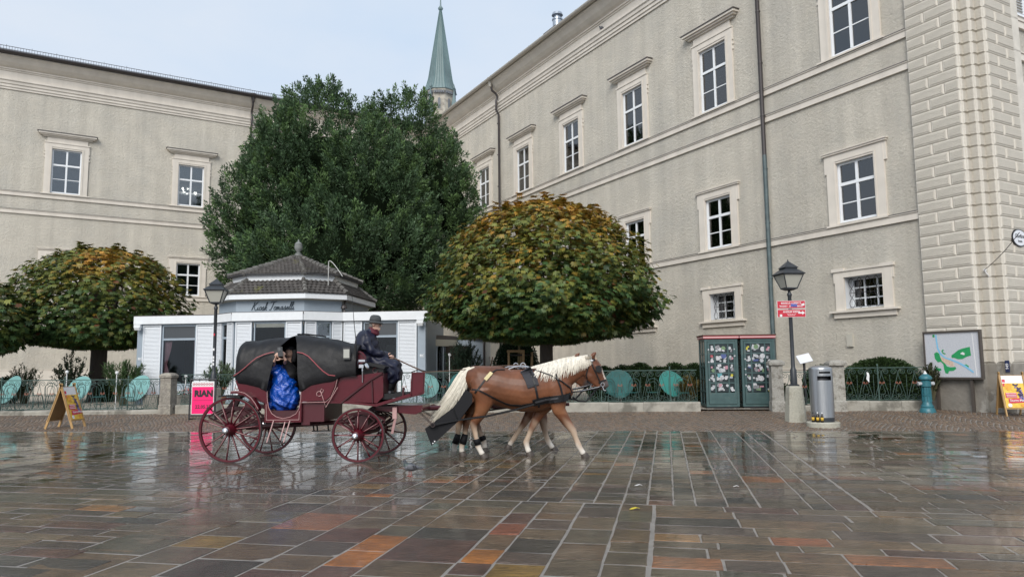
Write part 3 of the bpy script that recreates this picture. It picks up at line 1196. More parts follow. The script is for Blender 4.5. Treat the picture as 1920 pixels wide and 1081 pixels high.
kerb('kerb', 'cracked mossy kerb wall in front of the box bush by the hydrant', (9.62, 21.3), (11.9, 20.98), .43, 3)

def spiral(cx, cz, r, a0, turns, sg, n=18):
    pts = []
    for i in range(n + 1):
        t = i / n
        a = a0 + sg * 2 * PI * turns * t
        rr = r * (1 - .78 * t)
        pts.append((cx + rr * math.cos(a), 0, cz + rr * math.sin(a)))
    return pts
MOD = .41
def panel_mesh():
    mb = MB()
    for sx in (-1, 1):
        mb.tube([(sx * .19, 0, .06), (sx * .1, 0, .42), (sx * .012, 0, .75)] , .0075, 5)
        top = spiral(sx * .1025, .845, .09, R(180) if sx > 0 else 0, 1.55, -sx)
        mb.tube([(sx * .012, 0, .75)] + top, .0075, 5)
        low = spiral(sx * .1, .125, .082, R(160) if sx > 0 else R(20), 1.5, sx)
        mb.tube([(sx * .012, 0, .22)] + low, .0075, 5)
        mb.tube([(0, .004, .50), (sx * .035, .004, .42), (sx * .075, .004, .27), (sx * .07, .004, .215), (sx * .03, .004, .195)], .0065, 5)
    mb.tube([(.205, 0, .04), (.205, 0, .76)], .006, 5)
    mb.lathe([(.006, .46), (.013, .48), (.006, .5)], 6, (.205, 0, 0))
    return mb.mesh('scroll_panel', M_fence)
def rust_mesh():
    mb = MB()
    for sx in (-1, 1):
        mb.tube([(0, -.006, .495)] + [(x, -.006, z) for x, _, z in spiral(sx * .04, .535, .034, R(230) if sx > 0 else R(310), 1.2, sx, 10)], .0075, 5)
    return mb.mesh('heart_scroll', M_rust)
PANEL, RUST = panel_mesh(), rust_mesh()

def fence(label, a, b, z0, posts=2.05, h=.98):
    a, b = Vector((*a, z0)), Vector((*b, z0))
    ang = math.atan2(b.y - a.y, b.x - a.x)
    ln = (b - a).length
    t = thing('garden_fence', label, 'fence', a, ang, 'wrought iron garden fence sections')
    mb = MB()
    mb.box(0, ln, -.012, .012, h - .03, h - .005)
    mb.build('top_rail', M_fence, t)
    mb = MB()
    mb.box(0, ln, -.010, .010, .03, .05)
    mb.build('bottom_rail', M_fence, t)
    k = max(1, int(ln / MOD))
    st = ln / k
    for i in range(k):
        p = put('scroll_panel', PANEL, t, (st * (i + .5), 0, 0))
        p.scale = (st / MOD, 1, 1)
        put('heart_scroll', RUST, p)
    x = posts * .5
    while x < ln:
        mb = MB()
        mb.box(x - .014, x + .014, -.02, .02, -.02, h + .03)
        mb.lathe([(.02, h + .03), (.03, h + .05), (.02, h + .08), (.004, h + .1)], 8, (x, 0, 0))
        mb.build('fence_post', M_fence, t)
        x += posts
    return t
fence('scrolled iron fence section in front of the tilted left-hand tables', (-23.6, 23.6), (-11.3, 23.41), .27)
fence('long scrolled iron fence section running behind carriage and horses to the phone booths', (-10.6, 23.34), (5.5, 21.88), .40)
fence('short scrolled iron fence piece between street lamp and steel bin', (7.95, 21.62), (9.22, 21.5), .32)
fence('scrolled iron fence section in front of the round box bush, beside the hydrant', (9.62, 21.45), (11.85, 21.13), .42)

def stone_post(label, x, y, z1, wd, cap, mt):
    t = thing('gate_post', label, 'post', (x, y, gz(x, y)), R(-6), 'stone posts along the garden fence')
    g = gz(x, y)
    mb = MB()
    w2 = wd / 2
    mb.loft([[(sx * w2 * k, sy * w2 * k, z) for sx, sy in ((-1, -1), (1, -1), (1, 1), (-1, 1))] for k, z in ((1.12, -.05), (1.1, .28), (1.0, .30), (.95, z1 - g - .16))])
    mb.build('shaft', mt, t)
    mb = MB()
    e = w2 * cap
    mb.loft([[(sx * k, sy * k, z) for sx, sy in ((-1, -1), (1, -1), (1, 1), (-1, 1))] for k, z in ((w2 * .98, z1 - g - .16), (e, z1 - g - .14), (e, z1 - g - .07), (e * .75, z1 - g - .01), (e * .3, z1 - g + .015))])
    mb.build('cap', mt, t)
stone_post('rough weathered stone post beside the flower planter left of the pink poster', -10.95, 23.25, 1.42, .37, 1.12, mat('rough_post', (.27, .245, .21), .9, var=.3, vscale=8, bump=.9, bscale=18, bdist=.05, dirt=(.36, .33, .27), dscale=4))
stone_post('granite post with moulded cap half hidden behind the street lamp foot', 7.72, 21.45, 1.63, .34, 1.3, M_post)
stone_post('granite post with moulded cap just right of the steel bin', 9.42, 21.3, 1.60, .36, 1.4, M_post)

# ---------------------------------------------------------------- cafe tables and chairs
def cafe_table(label, x, y, face, tilt, r=.45, m=None, z=.2):
    """round folding table with its top tipped up"""
    t = thing('cafe_table', label, 'table', (x, y, z), face, 'tipped-up round cafe tables')
    M = Matrix.Translation((0, 0, .72)) @ Matrix.Rotation(tilt[0], 4, 'X') @ Matrix.Rotation(tilt[1], 4, 'Y')
    mb = MB()
    mb.lathe([(r - .01, -.012), (r, -.008), (r, .008), (r - .01, .012)], 32, M=M, m=0)
    for v in range(len(mb.v)):
        q = mb.v[v]; mb.v[v] = (q[0], q[1], q[2] + .72 * 0)
    mb.build('table_top', m or M_teal, t)
    for sx in (-1, 1):
        mb = MB()
        mb.tube([(sx * .04, -.30, 0), (sx * .04, 0, .38), (sx * .04, .22, .70)], .013, 6)
        mb.tube([(sx * .07, .30, 0), (sx * .07, 0, .38), (sx * .07, -.22, .70)], .013, 6)
        mb.build('leg', M_steel, t)
    mb = MB()
    mb.tube([(-.34, -.30, .012), (.34, -.30, .012)], .013, 6)
    mb.tube([(-.34, .30, .012), (.34, .30, .012)], .013, 6)
    mb.build('foot_bar', M_chairiron, t)
    return t

def chair_proto():
    t = thing('cafe_chair', 'x', 'chair', (0, 0, .2), 0, 'green bistro chairs in the cafe garden')
    mb = MB()
    mb.lathe([(.19, .44), (.2, .447), (.2, .455), (.19, .46)], 20)
    mb.build('seat', M_tealdk, t)
    for sx in (-1, 1):
        for sy in (-1, 1):
            mb = MB()
            mb.tube([(sx * .15, sy * .14, .44), (sx * .19, sy * .20, 0)], .011, 6)
            mb.build('leg', M_chairiron, t)
    mb = MB()
    def arch(w, h, y):
        return [(-w, .17, .44)] + [(-w, .19 + .03 * k, .44 + (h - w) * k) for k in (.5, 1)] + [(w * math.cos(a), .22 + y, .44 + h - w + w * math.sin(a)) for a in np.linspace(PI * .9, PI * .1, 7)] + [(w, .19 + .03 * k, .44 + (h - w) * k) for k in (1, .5)] + [(w, .17, .44)]
    mb.tube(arch(.19, .46, .02), .012, 6)
    mb.tube(arch(.12, .36, .015), .009, 6)
    mb.build('backrest', M_chairiron, t)
    mb = MB()
    mb.tube([(.16 * math.cos(a), .15 * math.sin(a), .2) for a in np.linspace(0, 2 * PI, 15)[:-1]], .007, 5, closed=True)
    mb.build('leg_ring', M_chairiron, t)
    return t

def gp(px, Y):
    return (px - 960) / FPX * Y
TABLES = [('pale teal tipped table at the far left end of the fence', 24, 24.6, 0, (R(62), R(-24)), .50, None),
          ('pale teal tipped table half hidden by the left-hand sandwich board', 152, 24.7, R(20), (R(58), R(-30)), .47, None),
          ('pale teal tipped table leaning beside the rough stone post', 262, 24.5, R(10), (R(60), R(-26)), .48, None),
          ('pale teal tipped table behind the carriage dashboard', 800, 23.8, 0, (R(75), R(20)), .40, None),
          ('green tipped table above the horse tail near the annex oleander', 858, 24.6, 0, (R(65), R(-35)), .44, M_tealdk),
          ('dark green tipped table standing beyond the horse head', 1157, 23.9, 0, (R(82), R(4)), .47, M_tealdk),
          ('mid green tipped table nearest the phone booths', 1256, 23.6, R(-10), (R(60), R(28)), .46, mat('mid_teal_enamel', (.045, .24, .215), .35))]
for lb, px, Y, fc, tl, r, m in TABLES:
    cafe_table(lb, gp(px, Y), Y, fc, tl, r, m)
CHAIRS = [(18, 24.0, R(5), 'bistro chair in front of the leftmost tipped table'),
          (74, 26.5, R(150), 'bistro chair standing empty behind the left fence, under the small oleander'),
          (104, 26.2, R(200), 'second bistro chair under the small oleander, beside its pair'),
          (146, 24.0, R(-20), 'bistro chair just right of the sandwich board poster'),
          (191, 24.6, R(60), 'bistro chair turned sideways in front of the left chestnut trunk'),
          (243, 24.0, R(15), 'bistro chair in front of the tipped table by the rough stone post'),
          (292, 25.0, R(170), 'bistro chair right behind the rough stone post'),
          (341, 25.4, R(185), 'bistro chair behind the flower planter below the pink curtain'),
          (364, 25.8, R(160), 'bistro chair between planter and pink poster'),
          (787, 23.2, R(-10), 'bistro chair close behind the carriage dashboard'),
          (826, 25.0, R(150), 'bistro chair behind the horse tail, left of the green table'),
          (846, 23.9, R(120), 'bistro chair showing between tail hair and fence'),
          (1143, 23.5, R(10), 'bistro chair in front of the dark green table by the horse head'),
          (1181, 23.6, R(-30), 'bistro chair right of the dark green tipped table'),
          (1220, 23.6, R(170), 'bistro chair seen straight on below the round hedge balls'),
          (1276, 23.0, R(-5), 'bistro chair in front of the mid green table, nearest the phone booths')]
proto = chair_proto()
for i, (px, Y, a, lb) in enumerate(CHAIRS):
    o = proto if i == 0 else copy_tree(proto)
    o['label'] = lb
    o.location = (gp(px, Y), Y, .2)
    o.rotation_euler.z = a

# slim white garden lights on stakes
M_wlamp = mat('white_lamp_plastic', (.72, .72, .72), .4)
for i, (px, Y, top) in enumerate([(129, 24.2, 1.5), (222, 24.2, 1.46), (351, 24.2, 1.33), (881, 23.6, 1.4), (842, 26.5, 1.98)]):
    lb = ['white garden light on a stake near the left sandwich board', 'white garden light on a stake left of the rough stone post table', 'white garden light on a stake above the flower planter',
          'white garden light peeping over the fence above the horse tail', 'white twin garden light in front of the annex oleander'][i]
    t = thing('garden_light', lb, 'light', (gp(px, Y), Y, .2), 0, 'white garden lights on stakes')
    mb = MB(); mb.tube([(0, 0, 0), (0, 0, top - .25)], .016, 6); mb.build('stake', M_wlamp, t)
    mb = MB(); mb.lathe([(.02, top - .27), (.045, top - .24), (.05, top - .18), (.02, top - .16)], 10)
    mb.tube([(0, 0, top - .2), (.05, -.05, top - .24)], .03, 8)
    mb.build('lamp_head', M_wlamp, t)

# flower planters by the gate
M_conc = mat('planter_concrete', (.25, .235, .205), .85, var=.25, vscale=5, bump=.4, bscale=30, bdist=.02)
for i, (px, Y, wd, fl) in enumerate([(345, 24.3, .75, True), (292, 24.6, .5, False)]):
    t = thing('planter', ['concrete planter of white and red flowers below the pink curtain', 'small bare concrete planter beside the rough stone post'][i], 'planter', (gp(px, Y), Y, .2))
    mb = MB()
    w2 = wd / 2
    mb.loft([[(sx * w2 * k, sy * .24 * k, z) for sx, sy in ((-1, -1), (1, -1), (1, 1), (-1, 1))] for k, z in ((.88, 0), (1, .42), (1.06, .43), (1.06, .5), (.92, .5), (.9, .46))])
    mb.build('box', M_conc, t)
    if fl:
        r_ = random.Random(3)
        mb, lf = MB(), MB()
        for k in range(70):
            x, y, z = r_.uniform(-w2, w2), r_.uniform(-.25, .2), .52 + r_.uniform(0, .16)
            M = Matrix.Translation((x, y, z)) @ Matrix.Rotation(r_.uniform(0, 6), 4, 'Z') @ Matrix.Rotation(r_.uniform(.4, 1.3), 4, 'X')
            pts = [M @ Vector((.035 * math.cos(a) * (1 if j % 2 else .6), .035 * math.sin(a) * (1 if j % 2 else .6), 0)) for j, a in enumerate(np.linspace(0, 2 * PI, 11)[:-1])]
            c = (.75, .72, .70) if x < .12 else (.62, .10, .14)
            mb.add(pts, [tuple(range(10))], 0, c)
        for k in range(160):
            x, y, z = r_.uniform(-w2, w2), r_.uniform(-.26, .22), .46 + r_.uniform(0, .16)
            M = Matrix.Translation((x, y, z)) @ Matrix.Rotation(r_.uniform(0, 6), 4, 'Z') @ Matrix.Rotation(r_.uniform(.2, 1.2), 4, 'X')
            lf.add([M @ Vector(q) for q in ((0, 0, 0), (.02, .03, 0), (0, .08, .01), (-.02, .03, 0))], [(0, 1, 2, 3)], 0, jit((.06, .11, .035), .3))
        mt = mat('petal', rough=.6, tint=True)
        mb.build('blossoms', mt, t, fix=False)['kind'] = 'stuff'
        lf.build('leaves', mt, t, fix=False)['kind'] = 'stuff'

# ================================================================== the kiosk
M_kglass = glass_mat('kiosk_glass', refl=.7, ior=1.5)
M_kblue = mat('kiosk_grey_blue', (.29, .345, .40), .5, var=.05)
M_kwhite = mat('kiosk_white_paint', (.72, .74, .76), .45, var=.04)
M_shut = mat('shutter_white', (.69, .72, .755), .5)
M_cream = mat('kiosk_cream', (.52, .50, .43), .6)
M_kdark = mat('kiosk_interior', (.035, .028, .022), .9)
M_blindk = mat('kiosk_roller_panel', (.055, .062, .070), .4)
M_tile = mat('grey_roof_tile', (.105, .095, .088), .75, tint=True, var=.3, vscale=12, bump=.4, bscale=40, bdist=.01, dirt=(.15, .15, .03), dscale=.9, dlo=.62, dhi=.72)
M_pink = mat('pink_curtain', (.66, .36, .38), .8)
M_ink = mat('sign_ink', (.02, .035, .05), .5)
KG = .18
kiosk = thing('kiosk', 'white and grey blue garden kiosk with tiled roof behind the carriage', 'kiosk', (-8.8, 29.6, KG), R(-6))
ZF = 3.6 - KG
OCT = [(-1.35, -2.6), (1.35, -2.6), (2.5, -1.7), (2.5, 1.7), (1.35, 2.6), (-1.35, 2.6), (-2.5, 1.7), (-2.5, -1.7)]
def oc(k, z, d=0):
    return [Vector((x * k, y * k, z)) for x, y in OCT]
FACETS = [((-5.75, -1.75), (-2.55, -1.75), [('pil', 0, .07), ('shut', .075, .31), ('win', .32, .755), ('shut', .76, .985)]),
          ((-2.55, -1.75), (-1.35, -2.65), [('shut', .02, .36), ('win', .38, .66), ('shut', .68, .97)]),
          ((-1.35, -2.65), (1.35, -2.65), [('shut', .03, .265), ('win', .29, .75), ('shut', .755, .98)]),
          ((1.35, -2.65), (2.55, -1.75), [('shut', .04, .32), ('win', .33, .70), ('shut', .72, .98)]),
          ((2.55, -1.75), (5.75, -1.75), [('shut', .01, .235), ('win', .25, .665), ('shut', .67, .895), ('pil', .905, 1.0)])]
SLATM = {}
def facet_matrix(a, b):
    a, b = Vector((*a, 0)), Vector((*b, 0))
    d = (b - a).normalized()
    n = Vector((d.y, -d.x, 0))           # outward
    M = Matrix(((d.x, -n.x, 0, a.x), (d.y, -n.y, 0, a.y), (0, 0, 1, 0), (0, 0, 0, 1)))   # local y points inward
    return M, (b - a).length
for fi, (a, b, segs) in enumerate(FACETS):
    M, ln = facet_matrix(a, b)
    wl = MB()
    wl.box(0, ln, .02, .12, ZF - .36, ZF - .30, M=M)
    e = .5
    for kind, t0, t1 in segs:
        x0, x1 = t0 * ln, t1 * ln
        if kind == 'pil':
            wl.box(x0, x1, 0, .14, 0, ZF - .30, M=M)
        elif kind == 'shut':
            wl.box(x0 - .005, x1 + .005, .035, .12, 0, ZF - .30, M=M)
        else:
            wl.box(x0 - .02, x1 + .02, .035, .12, 0, .75, M=M)
    wl.build('wall', M_kblue, kiosk)
    for kind, t0, t1 in segs:
        x0, x1 = t0 * ln, t1 * ln
        if kind == 'shut':
            mb = MB()
            z0, z1 = .35, ZF - .33
            for p, q in ((x0, x0 + .045), (x1 - .045, x1)):
                mb.box(p, q, -.03, .03, z0, z1, M=M)
            mb.box(x0 + .045, x1 - .045, -.025, .025, z0, z0 + .06, M=M)
            mb.box(x0 + .045, x1 - .045, -.025, .025, z1 - .06, z1, M=M)
            sh = mb.build('shutter', M_shut, kiosk)
            mb = MB()
            z = z0 + .08
            while z < z1 - .07:
                T = M @ Matrix.Translation(((x0 + x1) / 2, 0, z)) @ Matrix.Rotation(R(60), 4, 'X')
                hw = (x1 - x0) / 2 - .046
                mb.box(-hw, hw, -.034, .034, -.004, .004, M=T)
                z += .052
            mb.build('slat', M_shut, sh)['kind'] = 'stuff'
        elif kind == 'win':
            mb = MB()
            z0, z1, zt = .75, ZF - .345, 2.52
            f = .05
            for p, q in ((x0, x0 + f), (x1 - f, x1)):
                mb.box(p, q, .02, .10, z0, z1, M=M)
            mb.box(x0 + f, x1 - f, .023, .097, z0, z0 + .06, M=M)
            mb.box(x0 + f, x1 - f, .023, .097, z1 - .06, z1, M=M)
            if fi != 2:
                mb.box(x0 + f, x1 - f, .015, .10, zt - .04, zt + .04, M=M)
            wn = mb.build('window', M_kblue, kiosk)
            mb = MB(); mb.box(x0 + f, x1 - f, .055, .061, z0 + .06, (zt - .04) if fi != 2 else z1 - .06, M=M); mb.build('pane', M_kglass, wn)
            if fi in (0, 4):
                mb = MB(); mb.box(x0 + f, x1 - f, .05, .07, zt + .04, z1 - .06, M=M); mb.build('roller_panel', M_blindk, wn)
            elif fi != 2:
                mb = MB(); mb.box(x0 + f, x1 - f, .055, .061, zt + .04, z1 - .06, M=M); mb.build('pane', M_glass, wn)
            if fi == 0:
                for sgn, xa in ((1, x0 + f), (-1, x1 - f)):
                    wdt = .30 if sgn > 0 else .10
                    rr = []
                    for z, k in ((zt - .05, 1.0), (2.1, .85), (1.75, .5), (1.55, .38), (1.3, .62), (.82, .75)):
                        n = 8
                        rr.append([M @ Vector((xa + sgn * wdt * k * i / n, .14 + .025 * (i % 2), z)) for i in range(n + 1)] + [M @ Vector((xa + sgn * wdt * k * i / n, .155 + .025 * (i % 2), z)) for i in range(n, -1, -1)])
                    mb = MB(); mb.loft(rr); mb.build('curtain', M_pink, wn)
    mb = MB()
    mb.box(-.02 if fi in (1, 2, 3) else -.10, ln + (.02 if fi in (1, 2) else .1), -.13, .06, ZF - .30, ZF + .005 * fi, M=M)
    mb.build('fascia', M_kwhite, kiosk)
# body behind the glass, flat roof
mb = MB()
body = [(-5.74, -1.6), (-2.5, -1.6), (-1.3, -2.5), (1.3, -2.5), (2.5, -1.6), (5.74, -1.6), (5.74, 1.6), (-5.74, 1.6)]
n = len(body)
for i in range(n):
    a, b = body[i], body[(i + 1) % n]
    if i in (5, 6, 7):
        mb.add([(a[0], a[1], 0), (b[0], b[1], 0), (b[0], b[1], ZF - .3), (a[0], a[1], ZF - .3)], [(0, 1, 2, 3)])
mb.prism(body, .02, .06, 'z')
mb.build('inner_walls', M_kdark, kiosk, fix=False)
mb = MB()
M_bright = mat('kiosk_window_daylight', (.55, .55, .5), .6)  # opaque pale panels: daylight in the back windows is put into their colour
for x in (-4.6, -3.7, -.6, .5, 3.6, 4.7):
    mb.box(x - .28, x + .28, 1.52, 1.58, 1.0, 2.3)
mb.build('back_window', M_bright, kiosk)
for x0 in (5.71, -5.77):
    mb = MB(); mb.box(x0, x0 + .05, -1.6, 1.6, 0, ZF - .3); mb.build('side_wall', M_kblue, kiosk)
mb = MB()
roofp = [(-5.84, -1.86), (-2.6, -1.86), (-1.4, -2.76), (1.4, -2.76), (2.6, -1.86), (5.84, -1.86), (5.84, 1.7), (-5.84, 1.7)]
mb.prism(roofp, ZF - .06, ZF + .035, 'z')
mb.build('flat_roof', M_lead, kiosk)
# drum with the name, eaves, skirt roof, clerestory, upper roof
mb = MB(); mb.loft([oc(.985, ZF + .03), oc(.985, 4.13 - KG)]); mb.build('drum', M_kblue, kiosk)
mb = MB(); mb.loft([oc(.99, 4.06 - KG), oc(1.02, 4.09 - KG), oc(1.06, 4.14 - KG), oc(1.06, 4.16 - KG)]); mb.build('soffit', M_cream, kiosk)
mb = MB(); mb.loft([oc(1.09, 4.10 - KG), oc(1.09, 4.29 - KG), oc(1.0, 4.30 - KG)]); mb.build('eaves_fascia', M_kwhite, kiosk)
mb = MB(); mb.loft([oc(1.10, 4.29 - KG), oc(1.10, 4.305 - KG), oc(.82, 4.88 - KG)]); sk = mb.build('skirt_roof', M_roof, kiosk)
mb = MB(); mb.loft([oc(.835, 4.84 - KG), oc(.835, 5.10 - KG)]); mb.build('clerestory', M_kwhite, kiosk)
mb = MB(); mb.loft([oc(.90, 5.085 - KG), oc(.90, 5.11 - KG), oc(.03, 6.06 - KG)]); ur = mb.build('upper_roof', M_roof, kiosk)

def tile_field(roofpart, k0, z0, k1, z1, courses, tw, wave):
    """real tiles on every slope, one sheet per roof"""
    V, F, T = [], [], []
    r_ = random.Random(8)
    for i in range(8):
        a0, b0 = oc(k0, z0)[i], oc(k0, z0)[(i + 1) % 8]
        a1, b1 = oc(k1, z1)[i], oc(k1, z1)[(i + 1) % 8]
        mid0, mid1 = (a0 + b0) / 2, (a1 + b1) / 2
        d = (b0 - a0).normalized()
        up = mid1 - mid0
        nrm = d.cross(up).normalized()
        L0, L1 = (b0 - a0).length / 2, (b1 - a1).length / 2
        for c in range(courses):
            t0, t1 = c / courses, min(1.0, (c + 1.25) / courses)
            half = L0 + (L1 - L0) * (c + .5) / courses
            off = (c % 2) * tw / 2
            x = -math.ceil(half / tw) * tw + off
            while x < half:
                if x > -half - tw * .5 and x + tw < half + tw * .5:
                    x0, x1 = max(x, -half), min(x + tw - .004, half)
                    if x1 - x0 > .03:
                        nn = 5
                        o = len(V)
                        lift = r_.uniform(.0, .012)
                        for t, lf in ((t0, .05 + lift), (t1, .012)):
                            for q in range(nn):
                                s = q / (nn - 1)
                                p = mid0 + up * t + d * (x0 + (x1 - x0) * s) + nrm * (lf + wave * math.sin(2 * PI * s))
                                V.append(p)
                        for q in range(nn):
                            s = q / (nn - 1)
                            V.append(mid0 + up * t0 + d * (x0 + (x1 - x0) * s) + nrm * (.018 + wave * math.sin(2 * PI * s)))
                        col = jit((.062, .056, .052), .3)
                        for q in range(nn - 1):
                            F.append((o + q, o + q + 1, o + nn + q + 1, o + nn + q)); T.append(col)
                            F.append((o + 2 * nn + q, o + 2 * nn + q + 1, o + q + 1, o + q)); T.append(col)
                x += tw
    me = mesh_np('roof_tiles', np.array([tuple(v) for v in V]), np.array(F), M_tile, np.array(T))
    put('roof_tiles', me, roofpart)['kind'] = 'stuff'
    cap = MB()
    n = 7
    for i in range(8):
        a, b = oc(k0 * .995, z0 + .03)[i], oc(k1, z1 + .03)[i]
        cnt = max(3, int((b - a).length / .24))
        for q in range(cnt):
            p, e = a.lerp(b, q / cnt), a.lerp(b, (q + 1.12) / cnt)
            mb = MB()
            mb.tube([p, p.lerp(e, .5), e], [.115, .098, .072], 8, c=jit((.125, .118, .108), .25), flat=.9)
            mb.build('ridge_tile', M_tile, roofpart, smooth=False)
tile_field(sk, 1.10, 4.305 - KG, .82, 4.88 - KG, 5, .175, .018)
tile_field(ur, .90, 5.11 - KG, .03, 6.06 - KG, 14, .15, .006)
mb = MB()
zf = 6.02 - KG
mb.lathe([(.26, zf - .08), (.22, zf + .03), (.15, zf + .08), (.14, zf + .18), (.155, zf + .2), (.06, zf + .24), (.07, zf + .27), (.14, zf + .36), (.165, zf + .48), (.15, zf + .58), (.16, zf + .6), (.10, zf + .66), (.04, zf + .7), (.03, zf + .76), (.005, zf + .8)], 14)
mb.build('finial', mat('finial_stone', (.20, .21, .20), .7), kiosk, auto=40)
# name in slanted script: one stroke-drawn word pair
STROKES = {
 'K': ([[(.05, 0), (.12, .5), (.2, 1.0)], [(.62, 1.02), (.5, .9), (.2, .52), (.13, .46)], [(.2, .52), (.33, .3), (.46, .04), (.56, 0), (.66, .1)]], .68),
 'i': ([[(0, .12), (.1, .42), (.06, .1), (.12, 0), (.24, .12)], [(.14, .62), (.15, .64)]], .24),
 'o': ([[(.26, .42), (.1, .4), (.04, .18), (.12, .01), (.26, .06), (.32, .26), (.24, .42), (.38, .34)]], .36),
 's': ([[(0, .12), (.18, .48), (.24, .2), (.18, .01), (.04, .03)], [(.2, .02), (.34, .12)]], .32),
 'k': ([[(0, .12), (.2, .7), (.22, .98), (.14, .95), (.06, 0)], [(.08, .2), (.22, .42), (.3, .36), (.12, .22), (.24, .02), (.36, .1)]], .36),
 'T': ([[(.0, .86), (.08, 1.0), (.3, .96), (.74, 1.04)], [(.4, .98), (.3, .4), (.2, .04), (.06, .0), (.02, .1)]], .52),
 'm': ([[(0, .36), (.06, .42), (.04, 0)], [(.05, .2), (.16, .42), (.2, .36), (.18, 0)], [(.19, .2), (.3, .42), (.35, .36), (.34, .06), (.4, 0), (.5, .12)]], .5),
 'a': ([[(.28, .4), (.12, .42), (.03, .18), (.1, .01), (.22, .1), (.3, .42), (.27, .1), (.32, 0), (.44, .12)]], .42),
 'e': ([[(0, .12), (.2, .26), (.24, .38), (.14, .44), (.05, .26), (.08, .05), (.18, 0), (.34, .14)]], .32),
 'l': ([[(0, .12), (.2, .7), (.2, .96), (.12, .96), (.06, .3), (.08, .03), (.16, 0), (.26, .12)]], .24)}
def script(word, x, z, h, y, mb, rr):
    for ch in word:
        if ch == ' ':
            x += .26 * h
            continue
        st, adv = STROKES[ch]
        for s_ in st:
            pts = [(x + (px + .28 * pz) * h, y, z + pz * h) for px, pz in s_]
            mb.tube(pts, rr, 5, cap=True)
        x += adv * h
    return x
mb = MB()
x_end = script('Kiosk Tomaselli', -.72, 3.70 - KG, .31, -2.585, mb, .0105)
mb.build('name_lettering', M_ink, kiosk)
# little things on the kiosk: floodlights, aerial, drain, house marks
M_grey = mat('grey_plastic', (.45, .47, .5), .5)
for x in (-5.62, 5.60):
    mb = MB()
    mb.box(x - .13, x + .13, -2.02, -1.92, ZF - .44, ZF - .32)
    mb.prism([(-2.05, ZF - .44), (-1.9, ZF - .44), (-1.92, ZF - .54), (-2.0, ZF - .54)], x - .10, x + .10, 'x')
    mb.build('floodlight', M_kwhite, kiosk)
    mb = MB()
    zz = 1.72
    for q in ((-.06, .10, .0, .014), (.086, .10, .0, .13)):
        mb.box(x + q[0], x + q[1], -1.765, -1.751, zz + q[2], zz + q[3])
    mb.box(x - .06, x - .015, -1.765, -1.751, zz + .03, zz + .10)
    mb.box(x + .0, x + .045, -1.765, -1.751, zz + .03, zz + .10)
    mb.build('house_mark', M_kwhite, kiosk)
mb = MB()
pts = [(2.0, -1.9, 4.2 - KG), (2.0, -1.9, 5.55 - KG)] + [(2.0 + .42 * (1 - math.cos(t)), -1.9, 5.55 - KG + .12 * math.sin(t * 1.9) - .42 * (1 - math.cos(t)) * .9) for t in np.linspace(.1, 1.9, 8)]
mb.tube(pts, .016, 5)
mb.build('aerial', mat('pale_wire', (.5, .5, .48), .5), kiosk)
mb = MB()
mb.tube([(2.55, -1.55, 4.12 - KG), (2.55, -1.62, 3.9 - KG), (2.6, -1.75, ZF)], .035, 6)
mb.lathe([(.05, 0), (.1, -.05), (.13, -.16), (.0, -.17)], 10, (2.55, -1.66, 3.95 - KG))
mb.build('drain_head', M_pipe, kiosk)

# ---------------------------------------------------------------- low annex between kiosk and round tree
an = thing('annex', 'low grey glazed annex with flat roof beside the kiosk', 'annex', (-3.0, 31.5, .18), R(-4))
mb = MB()
mb.prism([(-.15, -2.9), (.75, -1.1), (1.9, -1.35), (1.9, 2.0), (-.15, 2.0)], 2.45, 2.56, 'z')
mb.prism([(-.1, -2.8), (.7, -1.05), (.7, 2.0), (-.1, 2.0)], 2.561, 2.62, 'z')
mb.build('flat_roof', M_lead, an)
mb = MB()
mb.prism([(-.12, -2.82), (.72, -1.08), (.76, -1.13), (-.08, -2.87)], 2.18, 2.449, 'z')
mb.build('blind_box', M_cream, an)
mb = MB()
mb.box(.8, 1.85, -1.18, -1.06, 0, 2.449)
mb.box(1.75, 1.85, -1.06, 2, 0, 2.449)
mb.build('wall', M_kblue, an)
mb = MB()
g = MB()
A_, B_ = Vector((-.08, -2.75, 0)), Vector((.70, -1.08, 0))
for k in range(5):
    p = A_.lerp(B_, k / 4)
    mb.box(p.x - .035, p.x + .035, p.y - .035, p.y + .035, 0, 2.18)
mb.build('mullion', M_kblue, an)
for k in range(4):
    p, q = A_.lerp(B_, (k + .06) / 4), A_.lerp(B_, (k + .94) / 4)
    g = MB()
    g.bar((p.x, p.y, 1.1), (q.x, q.y, 1.1), .008, 2.1)
    g.build('pane', M_glass, an)
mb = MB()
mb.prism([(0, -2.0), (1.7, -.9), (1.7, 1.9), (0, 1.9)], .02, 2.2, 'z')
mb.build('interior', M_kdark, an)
mb = MB()
mb.tube([(-.18, -2.82, .05), (-.18, -2.82, 2.3), (-.1, -2.86, 2.5), (.05, -2.6, 2.52)], .05, 8)
mb.tube([(1.92, -1.25, .05), (1.92, -1.25, 2.2), (1.95, -1.2, 2.5), (1.98, -1.1, 3.3)], .045, 8)
mb.build('downpipe', M_pipe, an)
